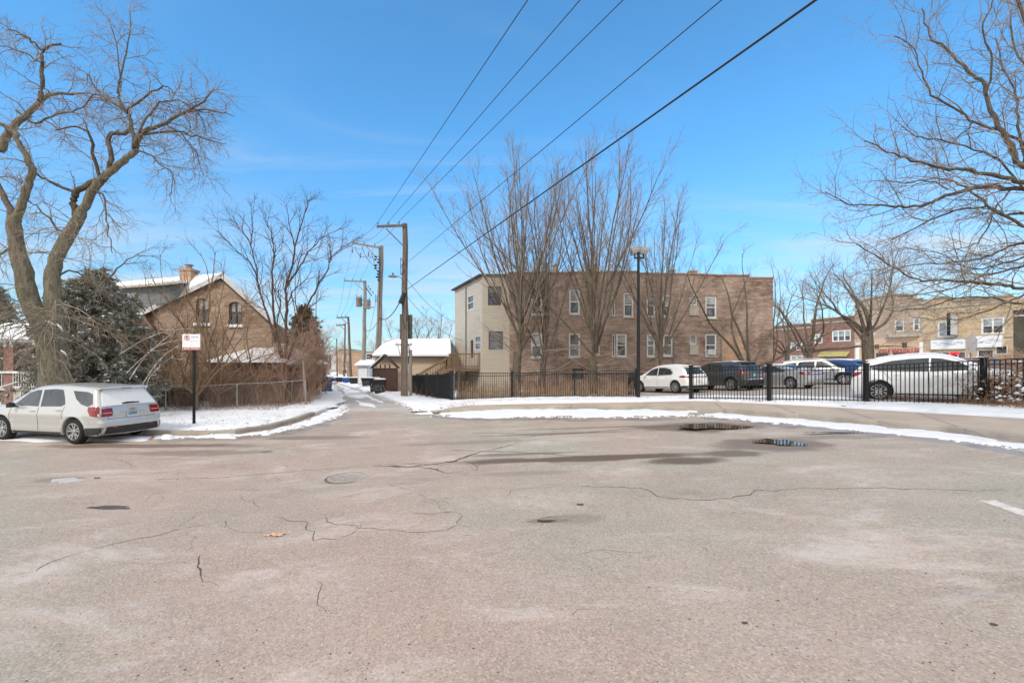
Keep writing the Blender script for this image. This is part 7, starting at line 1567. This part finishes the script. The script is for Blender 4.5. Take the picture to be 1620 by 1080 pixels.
mb = MB(); mb.box(W(643.5, 517, Yp + .32), (.62, .32, 38 / FPX * Yp)); mb.box(W(637, 517, Yp + .25), (.3, .2, 40 / FPX * Yp)); mb.build('cable_box', m_green, r1)
mb = MB(); mb.tube([W(633, 480, Yp - .25), W(640, 463, Yp - .25)], .14, 8); mb.build('splice_case', m_dark, r1, 40)
mb = MB(); conduit(mb, p1, rb1 * .9, -.08, -.1, 4.6, .055); conduit(mb, p1, rb1 * .5, -rb1 * .95, -.1, 6.5, .03); conduit(mb, p1, rb1 + .17, 0, -.1, 2.9, .10); mb.build('conduit', m_polegrey, r1, 40)
mb = MB()
for sg in (-1, 1):
    q = V((p1.x + sg * .33, p1.y - .1, EYE + (HY - 545) / FPX * Yp)); mb.tube([q + V((-sg * .3, 0, .05)), q, q + V((sg * .14, 0, .1))], .02, 6); mb.box(q, (.34, .2, .07)); mb.bar(q, q + V((-sg * .1, 0, -.6)), .025); mb.bar(q + V((sg * .1, 0, 0)), q + V((-sg * .1, 0, -.65)), .02)
mb.build('platform_bracket', m_greymetal, r1)
for l in ([(641, 520), (637, 500), (640, 480)], [(644, 540), (648, 555), (646, 575)]): MB().tube(smooth3(WL(l, Yp - .3, Yp - .3), 3), .02, 5).build('cable', m_wire, r1, 60)
# second pole tangle
rr = random.Random(4); Y2 = p2.y; mb = MB()
for k in range(9):
    y = 406 + k * 4.6; x = 598.5 + rr.uniform(-6, 1); mb = MB(); mb.box(W(x, y, Y2 - .3), (.18 * rr.uniform(.6, 1.4), .12, .13)); mb.bar(W(x, y, Y2 - .3), W(602, y + rr.uniform(-3, 3), Y2 - .15), .03); mb.build('switchgear', m_dark, r2)
mb = MB()
mb.bar(W(599.5, 392, Y2 - .3), W(600, 440, Y2 - .3), .035); mb.build('switchgear_rail', m_dark, r2); mb = MB(); mb.bar(W(594, 466, Y2 - .25), W(594, 478, Y2 - .25), .03); mb.bar(W(594, 468, Y2 - .25), W(600, 470, Y2 - .1), .03); mb.bar(W(594, 476, Y2 - .25), W(600, 474, Y2 - .1), .03); mb.build('service_bracket', m_dark, r2)
for l in ([(561, 391), (566, 400), (572, 406), (588, 407), (597, 406)], [(573, 390), (577, 402), (585, 414), (596, 424)], [(588, 400), (591, 412), (597, 430)], [(599, 430), (601, 455), (600, 490)]): MB().tube(smooth3(WL(l, Y2 - .4, Y2 - .3), 4), .018, 5).build('cable', m_wire, r2, 60)
mb = MB()
for x, y in ((557.5, 395), (570, 403), (583, 400)): mb.lathe([(.03, -.25), (.06, -.2), (.06, .1), (.03, .15)], W(x, y, Y2 - .35), (0, 0, 1), 8)
mb.build('cutout', m_trans, r2, 60)
mb = MB(); mb.lathe([(.035, 0), (.035, 11)], p2 + V((-.02, -rb2, 0)), (t2 - p2).normalized(), 6); mb.build('conduit', m_polegrey, r2)
# transformers on the third pole
Y3 = p3.y
for (x, y, h, mt_) in ((568, 478, 14, m_trans), (581.5, 482, 13, m_trans)):
    hh = h / FPX * Y3; c = W(x, y + h / 2, Y3 - .1); w_ = 4.6 / FPX * Y3; mb = MB().lathe([(0, 0), (w_ * .93, 0), (w_, .05), (w_, hh * .9), (w_ * 1.07, hh * .92), (w_ * 1.05, hh), (w_ * .5, hh + .1), (0, hh + .12)], c, (0, 0, 1), 20); tr_ = mb.build('transformer', mt_, r3, 50)
    mb = MB()
    for sx in (-.2, .2): mb.lathe([(.04, 0), (.06, .08), (.035, .12), (.055, .18), (0, .3)], c + V((sx, 0, hh + .04)), (0, 0, 1), 8)
    mb.build('bushing', m_trans, tr_, 60); mb = MB(); mb.bar(c + V((0, 0, hh * .75)), V((p3.x, p3.y, c.z + hh * .75)), .08); mb.bar(c + V((0, 0, hh * .25)), V((p3.x, p3.y, c.z + hh * .25)), .08); mb.build('mount', m_greymetal, tr_)
mb = MB(); mb.tube(smooth3([W(576, 486, Y3 - .2), W(584, 484, Y3 - .3), W(591, 486, Y3 - .4)], 3), .03, 5); mb.box(W(586, 486, Y3 - .3), (.7, .2, .08)); mb.build('lamp_arm', m_galv, r3)
mb = MB(); mb.bar(W(579, 455, Y3), W(588, 468, Y3), .08)
for x, y in ((581, 454), (584, 458), (588, 463)): mb.tube(smooth3([W(x, y, Y3), W(x + 2, y - 2, Y3), W(x + 3, y + 2, Y3)], 2), .03, 4)
mb.build('switch_arm', m_dark, r3)
# overhead wires: from the near pole over the camera, and down the alley
def wire(name, a, b, r, label, sag=.4, n=16, group='overhead wires'):
    pts = [a.lerp(b, k / n) - V((0, 0, sag * 4 * (k / n) * (1 - k / n))) for k in range(n + 1)]
    o = MB().tube(pts, r, 5).build(name, m_wire, None, 60, loc=a); return tag(o, label, 'wire', group)
def through(a, px, sag=.0):
    """second end of a level wire that leaves point a and crosses the top edge of the view at column px"""
    h = a.z - EYE; Y = h * FPX / HY; q = V(((px - CX) / FPX * Y, Y, a.z)); return a + (q - a) * 2.0
for e, px, l in zip(e1, (835, 918, 986), ('left of the three thin wires rising from the near pole crossarm', 'middle of the three thin wires rising from the near pole crossarm', 'right of the three thin wires rising from the near pole crossarm')):
    wire('power_line', e, through(e, px), .011, l, .0)
a = W(646, 414, Yp); wire('power_line', a, through(a, 1142), .010, 'thin wire crossing the tall trees from the near pole to the upper right', .0)
a = W(645, 457, Yp); wire('power_line', a, through(a, 1291), .017, 'thickest black cable crossing the picture from the near pole to the upper right', .0)
for k in range(3):
    wire('power_line', e1[k], e2[k], .010, ('outer', 'middle', 'inner')[k] + ' wire between the crossarms of the near pole and the leaning pole', .25)
    wire('power_line', e2[k], e3[k], .008, ('outer', 'middle', 'inner')[k] + ' wire between the leaning pole and the transformer pole', .4)
    wire('power_line', e3[k], e4[k], .009, ('outer', 'middle', 'inner')[k] + ' wire between the transformer pole and the distant leaning pole', .6)
wire('power_line', W(643, 440, Yp), fc.pt(.4, 5.6, .1), .012, 'service cable dropping from the near pole to the cream sided bay', .5)
wire('power_line', W(643, 468, Yp), fc.pt(2.6, 3.9, .1), .012, 'lower service cable dropping from the near pole to the cream sided bay', .5)
wire('power_line', W(634, 475, Yp), W(600, 503, p2.y - .1), .030, 'heavy bundled cable sagging between the near pole and the leaning pole', .5)
wire('power_line', W(599, 505, p2.y), W(576, 520, p3.y), .022, 'heavy bundled cable between the leaning pole and the transformer pole', .5)
wire('power_line', W(596, 470, Y2), W(578, 540, 52), .014, 'slack thin cable hanging behind the leaning pole', .6)
# lamp post by the lot entrance
pl_ = P(1010, 631, .12); lp_ = empty('lamp_post', pl_, 'tall black lamp post with two floodlights at the fence end by the lot entrance', 'lamp post')
zt_ = topz(pl_, 398); rb_ = 2.9 / FPX * pl_.y; MB().tube([pl_ - V((0, 0, .1)), V((pl_.x, pl_.y, zt_))], [rb_, rb_ * .72], 12).build('pole', m_iron, lp_, 60)
mb = MB(); Yl = pl_.y; mb.bar(W(1003, 408, Yl), W(1018, 408, Yl), .07); mb.bar(W(1004, 408, Yl), W(1004, 402, Yl), .05); mb.bar(W(1018, 408, Yl), W(1018, 402, Yl), .05); mb.build('bracket', m_iron, lp_)
for x, sg in ((1004.5, -1), (1017.5, 1)):
    c = W(x, 397, Yl); m_ = Matrix.Rotation(.25 * sg, 3, 'Y') @ Matrix.Rotation(-.35, 3, 'X'); mb = MB().box(c, (.40, .40, .20), ax=m_); fl = mb.build('floodlight', m_trans, lp_); MB().box(c + m_ @ V((0, -.0, -.11)), (.34, .34, .02), ax=m_).build('lens', m_offwhite, fl)
# black box and small things near the lamp post
ub = W(1000, 600, 24.5); ub.z = T(ub.x, ub.y) + .1; u_ = empty('utility_box', ub, 'black utility box with a gas meter beside the brown wall left of the lamp post', 'utility box'); MB().boxr(ub + V((0, 0, .5)), (.42, .35, 1.0), .04).build('cabinet', m_iron, u_); MB().boxr(ub + V((.15, 0, 1.15)), (.28, .25, .3), .06).build('meter', m_dark, u_)

# parking sign
sp = P(306.5, 672, .12); sg_ = empty('parking_sign', sp, 'white and red parking restriction sign on a black post in the snowy verge', 'sign')
hs_ = topz(sp, 526) - sp.z; wr = 1.7 / FPX * sp.y
mb = MB(); mb.bar(sp - V((0, 0, .2)), sp + V((0, 0, hs_)), wr * 2, .02); mb.box(sp + V((-wr, .012, hs_ / 2)), (.012, .035, hs_)); mb.box(sp + V((wr, .012, hs_ / 2)), (.012, .035, hs_)); mb.build('post', m_iron, sg_)
Ys = sp.y - .03; fS = Frame(W(287.5, 573, Ys), 0, (1, .0)); q = fS.r(288.3, 528.3, 316.7, 553); m_sign = M('sign_white', (.76, .78, .80), .45, 0, .06, 5, 0)
mb = MB(); fbox(mb, fS, q[0], q[1], q[2], q[3], -.004, 0); plate = mb.build('sign_plate', m_sign, sg_)
w_, h_ = q[2] - q[0], q[3] - q[1]; X_ = lambda a_, b_: (q[0] + w_ * a_, q[1] + h_ * b_); m_red = M('sign_red', (.55, .05, .06), .5, 0, .1, 5, 0); m_blk = M('sign_black', (.02, .02, .02), .5, 0, .1, 5, 0); m_pink = M('sign_pink', (.72, .42, .44), .5, 0, .1, 5, 0)
mb = MB(); a0, z0 = X_(0, 0); a1, z1 = X_(1, .16); fbox(mb, fS, a0, z0, a1, z1, 0, .002); mb.build('red_band', m_pink, plate)
def ring(cx, cz, r0, r1, m, n=28):
    mb = MB(); mb.add([fS.pt(cx + math.cos(2 * math.pi * k / n) * r_, cz + math.sin(2 * math.pi * k / n) * r_, .003) for k in range(n) for r_ in (r0, r1)], [[2 * k, 2 * k + 1, (2 * k + 3) % (2 * n), (2 * k + 2) % (2 * n)] for k in range(n)]); return mb
cx, cz = X_(.26, .76); rad_ = h_ * .17; mb = ring(cx, cz, rad_ * .78, rad_, m_red)
mb.add([fS.pt(cx + dx, cz + dz, .0045) for dx, dz in ((-rad_ * .66, rad_ * .50), (-rad_ * .50, rad_ * .66), (rad_ * .66, -rad_ * .50), (rad_ * .50, -rad_ * .66))], [(0, 1, 2, 3)]); mb.build('prohibition_ring', m_red, plate, fix=False)
text3('P', rad_ * 1.5, m_blk, fS, cx, cz, .003, plate, depth=.001, bold=.003)
a0, z0 = X_(.50, .785); a1, z1 = X_(.82, .81); mb = MB(); fbox(mb, fS, a0, z0, a1, z1, 0, .003); mb.add([fS.pt(*X_(.82, .83), .003), fS.pt(*X_(.82, .765), .003), fS.pt(*X_(.91, .797), .003)], [(0, 1, 2)]); mb.build('arrow', m_blk, plate, fix=False)
a0, z0 = X_(.42, .555); a1, z1 = X_(.86, .565); mb = MB(); fbox(mb, fS, a0, z0, a1, z1, 0, .003); mb.build('rule', m_greymetal, plate)
for s_, x_ in (('TOW', .27), ('ZONE', .68)): text3(s_, h_ * .13, m_red, fS, *X_(x_, .08), .003, plate, depth=.001, bold=.001)
for x_ in (.07, .46, .93):
    mb = MB(); c = X_(x_, .085); mb.add([fS.pt(c[0] + dx * h_ * .035, c[1] + dz * h_ * .045, .0035) for dx, dz in ((-1, -1), (1, -1), (1, 1), (-1, 1))], [(0, 1, 2, 3)]); mb.build('tow_symbol', m_blk, plate, fix=False)
# stop sign seen from behind, at the cross street
so = W(1536, 600, 22.0); so.z = T(so.x, so.y) + .1; ss = empty('stop_sign', so, 'bare grey back of a diamond turned traffic sign in front of the yellow shop', 'sign')
cz_ = EYE + (HY - 544) / FPX * 22.0; MB().bar(so, V((so.x, so.y, cz_ + .3)), .06).build('post', m_galv, ss)
rh, rw_ = 17.5 / FPX * 22, 8.6 / FPX * 22; pl8 = [(-.0, 1), (.55, .72), (1, .42), (1, -.2), (.0, -1), (-1, -.2), (-1, .42), (-.55, .72)]
mb = MB().prism([V((so.x + a_ * rw_, so.y - .05, cz_ + b_ * rh)) for a_, b_ in pl8], (0, .012, 0)); mb.build('sign_plate', M('sign_back', (.36, .36, .37), .5, .2, .1, 3, 0), ss)
# ---- wheeled bins
def wbin(base, w, h, mat, label, rz=0, group='wheeled bins along the alley', snow=True, marks=None, lid_m=None, cat='bin', name='wheeled_bin'):
    b = V(base); r = empty(name, b, label, cat, group, 0); m = Matrix.Rotation(rz, 3, 'Z')
    def ring(z, k, d): return [b + m @ V((sx * w / 2 * k, sy * w / 2 * k * d, z)) for sx, sy in ((-.85, -1), (.85, -1), (1, -.85), (1, .85), (.85, 1), (-.85, 1), (-1, .85), (-1, -.85))]
    L = [ring(.05, .76, 1), ring(h * .3, .84, 1.02), ring(h * .86, .98, 1.04), ring(h * .88, 1.05, 1.04), ring(h * .93, 1.05, 1.04)]
    mb = MB(); vs = [v for l in L for v in l]; mb.add(vs, [[j * 8 + i, j * 8 + (i + 1) % 8, j * 8 + 8 + (i + 1) % 8, j * 8 + 8 + i] for j in range(4) for i in range(8)] + [list(range(7, -1, -1)), list(range(32, 40))]); mb.build('tub', mat, r, 35)
    mb = MB(); l0, l1, l2 = ring(h * .935, 1.08, 1.04), ring(h * .97, 1.06, 1.04), ring(h, .80, 1.0); mb.add(l0 + l1 + l2, [[j * 8 + i, j * 8 + (i + 1) % 8, j * 8 + 8 + (i + 1) % 8, j * 8 + 8 + i] for j in range(2) for i in range(8)] + [list(range(16, 24)), list(range(7, -1, -1))]); mb.bar(b + m @ V((-w * .35, w * .6, h * .92)), b + m @ V((w * .35, w * .6, h * .92)), .04); lid = mb.build('lid', lid_m or mat, r, 35)
    if snow: mb = MB(); l1, l2 = ring(h + .004, .92, 1), ring(h + .06, .70, .9); mb.add(l1 + l2, [[i, (i + 1) % 8, 8 + (i + 1) % 8, 8 + i] for i in range(8)] + [list(range(8, 16))]); mb.build('snow_cover', m_snowcap, lid, 60)
    for sx in (-1, 1):
        mb = MB().lathe([(0, -.03), (.11, -.03), (.125, -.02), (.125, .02), (.11, .03), (0, .03)], b + m @ V((sx * w * .36, w * .42, .125)), m @ V((1, 0, 0)), 14); mb.build('wheel', m_rubber, r, 50)
    if marks:
        mb = MB(); rr = random.Random(marks)
        for j in range(5):
            x = w * (-.3 + .14 * j); z = h * .45; k = .87 + .1 * .3; pts = [b + m @ V((x + rr.uniform(-.05, .05) + .05 * i * rr.choice((-1, 1)), -w / 2 * (1.025 * (.84 + .14 * (((z + dz) / h - .3) / .56))) * 1.0 - .012, z + dz)) for i, dz in enumerate((.22 * rr.uniform(.6, 1), .05, -.12, -.26 * rr.uniform(.5, 1)))]; mb.tube(pts, .006, 4)
        mb.build('painted_scrawl', m_offwhite, r)
    return r
g_ = P(598.5, 623, .1); wbin(g_ + V((0, .35, 0)), .86, topz(g_, 600) - g_.z, m_binblack, 'black wheeled bin with white scrawl and a snowy lid, nearest the brown gate', .25, marks=3)
g_ = P(590.5, 621, .1); wbin(g_ + V((0, .5, 0)), .80, topz(g_, 598) - g_.z, m_binblack, 'black wheeled bin with snowy lid, squeezed just left behind the nearest one', .2, marks=5)
g_ = P(579, 612.5, .1); wbin(g_ + V((0, .4, 0)), .9, topz(g_, 597.5) - g_.z, m_binblack, 'black wheeled bin standing alone in front of the small white garage', .1, marks=7)
g_ = P(512.5, 622, .1); wbin(g_ + V((0, .4, 0)), .62, topz(g_, 598) - g_.z, m_binblue, 'bright blue wheeled bin beside the red shrubs on the left of the alley', -.2, snow=False)
for k, (px, py, pt_, m_, l) in enumerate(((563, 608, 597, m_binblack, 'dark bin right of the distant leaning pole'), (560, 607.5, 597, m_binblack, 'dark bin directly beside the foot of the distant leaning pole'), (551, 606, 597, m_binblue, 'small blue bin between two distant poles'), (548, 605.5, 597, m_binblue, 'small navy bin left of the distant leaning pole'), (541.5, 604.5, 596.5, m_binblack, 'tiny black bin left of the farther pole'), (538, 603.8, 596.5, m_binblack, 'tiny black bin farthest down the right of the alley'), (528.5, 603.6, 597, m_binblue, 'small blue bin on the left of the alley, farther than the bright one'), (534.5, 603, 596.5, m_binblack, 'tiny black bin near the end of the bin row'))):
    g_ = P(px, py, .1); wbin(g_, .75, topz(g_, pt_) - g_.z, m_, l, .1)
# manhole cover, fallen leaves on the road, grey rock by the chain link fence
mh = P(550, 754.5); mh.z = roadz(mh.x, mh.y); o = empty('manhole_cover', mh, 'round iron manhole cover set in the cracked asphalt', 'manhole cover'); mb = MB(); mb.lathe([(.36, .001), (.36, .012), (.30, .014), (.29, .008), (0, .008)], mh, (0, 0, 1), 40); cv_ = mb.build('cover', M('worn_iron', (.40, .35, .31), .8, 0, .3, 8, .6, 60, c2=(.31, .27, .24)), o, 40)
mb = MB(); mb.lathe([(.37, .0), (.37, .006), (.40, .007), (.41, .0)], mh, (0, 0, 1), 40); mb.build('frame', m_tar, o)
mb = MB()
for k in range(60): a_ = 2.4 * k; r_ = .28 * math.sqrt(k / 60); mb.box(mh + V((math.cos(a_) * r_, math.sin(a_) * r_, .011)), (.03, .018, .006), rz=a_)
mb.build('tread_pattern', M('worn_iron_stud', (.44, .39, .35), .7, .1, .3, 8, 0), cv_)
def leaf(px, py, s, mat, label, seed, name='fallen_leaf', cat='leaf'):
    q = P(px, py); q.z = roadz(q.x, q.y); rr = random.Random(seed); n = 18; vs = [q + V((0, 0, .028 * s / .1))]
    for k in range(n):
        a_ = 2 * math.pi * k / n; r_ = s * (.65 + .35 * abs(math.sin(2.5 * a_)) + rr.uniform(-.1, .1)); vs.append(q + V((math.cos(a_) * r_ * 1.3, math.sin(a_) * r_ * .8, .003 + rr.uniform(0, .035) * s / .1)))
    o = MB().add(vs, [(0, k + 1, (k + 1) % n + 1) for k in range(n)]).build(name, mat, fix=False, loc=q, smooth=180); return tag(o, label, cat)
m_leafo = M('orange_leaf', (.52, .27, .16), .8, 0, .4, 30, .3, c2=(.66, .46, .36)); m_leafr = M('red_leaf', (.30, .07, .05), .8, 0, .4, 30, .3)
leaf(440, 846, .075, m_leafo, 'flat orange brown fallen leaf lying among the cracks in the middle foreground', 1); leaf(424, 846.5, .045, m_leafo, 'small pale fallen leaf touching the left side of the larger orange one', 2)
leaf(154, 756, .05, m_leafr, 'dark red fallen leaf beside the icy patch on the left of the road', 3); leaf(918, 798, .045, m_crack, 'small black scrap on the asphalt above the middle of the road', 4, 'debris', 'debris'); leaf(1178, 987, .022, m_crack, 'black leaf scrap on the asphalt in the lower middle', 5, 'debris', 'debris'); leaf(1572, 990, .022, m_crack, 'black leaf scrap on the asphalt near the lower right corner', 6, 'debris', 'debris')
snow_sheet('ice_patch', G((80, 757), (120, 754), (135, 758), (108, 762), (84, 762)), .0, .006, .02, .16, ns=4, mat=M('grey_ice', (.55, .55, .56), .35, 0, .15, 6, .3))
# hedge rock
q = P(294, 642, .12); o = MB().boxr(q + V((0, .1, .1)), (.6, .4, .3), .12).build('rock', m_dark, loc=q); tag(o, 'dark stone with a cap of snow behind the chain link fence', 'rock')
SKYTINT, CLOUD, FILLCLOUD, SKYSTR, SUNSTR, EXPO = (.44, .86, 1.0), (2.6, 2.85, 3.05), (4.5, 4.35, 4.12), .12, 1.0, 1.24
# ------------------------------------------------------------------ sky, sun, camera
w = bpy.data.worlds.new('World'); scene.world = w; w.use_nodes = True; nt = w.node_tree; nt.nodes.clear()
N = nt.nodes.new; Lk = nt.links.new
SUN_EL, SUN_AZ = math.radians(42), math.radians(215)      # azimuth clockwise from +Y
sky = N('ShaderNodeTexSky'); sky.sky_type = 'NISHITA'; sky.sun_disc = False; sky.sun_elevation = SUN_EL; sky.sun_rotation = SUN_AZ; sky.air_density = 1.0; sky.dust_density = .6; sky.ozone_density = 2.5; sky.altitude = 100
tc = N('ShaderNodeTexCoord'); sp_ = N('ShaderNodeSeparateXYZ'); Lk(tc.outputs['Generated'], sp_.inputs[0])
def mth(op, a, b=None, c=None):
    n = N('ShaderNodeMath'); n.operation = op
    for i, x in enumerate((a, b, c)):
        if x is None: continue
        if isinstance(x, (int, float)): n.inputs[i].default_value = x
        else: Lk(x, n.inputs[i])
    return n.outputs[0]
zc = mth('MAXIMUM', sp_.outputs[2], .02); ux = mth('DIVIDE', sp_.outputs[0], mth('ADD', zc, .12)); uy = mth('DIVIDE', sp_.outputs[1], mth('ADD', zc, .12))
cb = N('ShaderNodeCombineXYZ'); Lk(mth('ADD', mth('MULTIPLY', ux, .42), mth('MULTIPLY', uy, .10)), cb.inputs[0]); Lk(mth('MULTIPLY', uy, 1.25), cb.inputs[1])
def nz(sc, det, ro, di, vec):
    n = N('ShaderNodeTexNoise'); n.inputs['Scale'].default_value = sc; n.inputs['Detail'].default_value = det; n.inputs['Roughness'].default_value = ro; n.inputs['Distortion'].default_value = di; Lk(vec, n.inputs['Vector']); return n.outputs['Fac']
def rmp(f, lo, hi, a, b):
    n = N('ShaderNodeMapRange'); n.interpolation_type = 'SMOOTHSTEP'; n.inputs['From Min'].default_value = lo; n.inputs['From Max'].default_value = hi; n.inputs['To Min'].default_value = a; n.inputs['To Max'].default_value = b; Lk(f, n.inputs['Value']); return n.outputs['Result']
streak = rmp(nz(1.1, 7, .62, .9, cb.outputs[0]), .48, .76, 0, .55); big = rmp(nz(.35, 4, .5, .3, cb.outputs[0]), .40, .60, .12, 1)
low = rmp(sp_.outputs[2], .0, .42, 1, .0); lowc = mth('MULTIPLY', low, rmp(nz(2.2, 6, .6, .5, cb.outputs[0]), .34, .66, .18, .9))
cl_ = mth('MINIMUM', mth('ADD', mth('MULTIPLY', streak, big), mth('MULTIPLY', lowc, .85)), .92)
def mx(f, a, b, bl='MIX'):
    n = N('ShaderNodeMix'); n.data_type = 'RGBA'; n.blend_type = bl
    for i, x in ((0, f), (6, a), (7, b)):
        if isinstance(x, (int, float)): n.inputs[i].default_value = x
        elif isinstance(x, tuple): n.inputs[i].default_value = (*x, 1)
        else: Lk(x, n.inputs[i])
    return n.outputs[2]
tint = mx(1., sky.outputs[0], mx(rmp(sp_.outputs[2], .02, .5, 1, 0), SKYTINT, (.36, .58, .68)), 'MULTIPLY'); c_ = mx(cl_, tint, CLOUD)
# bright cloud added overhead and behind the viewer, unseen, as neutral fill light
fill_cloud = mth('MAXIMUM', rmp(sp_.outputs[2], .66, .86, 0, 1), rmp(sp_.outputs[1], .15, -.30, 0, 1)); c_ = mx(mth('MULTIPLY', fill_cloud, rmp(nz(.9, 5, .6, .4, tc.outputs['Generated']), .25, .6, .72, 1)), c_, FILLCLOUD)
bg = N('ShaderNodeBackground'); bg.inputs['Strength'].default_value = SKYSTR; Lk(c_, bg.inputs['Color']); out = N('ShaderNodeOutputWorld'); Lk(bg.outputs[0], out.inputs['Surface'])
sl = bpy.data.lights.new('sun', 'SUN'); sl.energy = SUNSTR; sl.angle = math.radians(14); sl.color = (1, .93, .84); so_ = bpy.data.objects.new('sun', sl); col.objects.link(so_)
d = V((math.sin(SUN_AZ) * math.cos(SUN_EL), math.cos(SUN_AZ) * math.cos(SUN_EL), math.sin(SUN_EL))); so_.rotation_euler = d.to_track_quat('Z', 'Y').to_euler(); so_.location = (0, 0, 30)
cam = bpy.data.cameras.new('camera'); co = bpy.data.objects.new('camera', cam); col.objects.link(co); scene.camera = co
co.location = (0, 0, EYE); co.rotation_euler = (math.radians(90), 0, 0); cam.sensor_width = 36; cam.lens = FPX / 1620 * 36; cam.shift_y = 33 / 1620; cam.clip_end = 5000; cam.clip_start = .05
scene.view_settings.view_transform = 'Standard'; scene.view_settings.look = 'None'; scene.view_settings.exposure = EXPO; scene.view_settings.gamma = 1
scene.cycles.max_bounces = 6; scene.cycles.diffuse_bounces = 3; scene.cycles.use_denoising = True
for o in bpy.data.objects:
    if 'ox' in o: del o['ox']
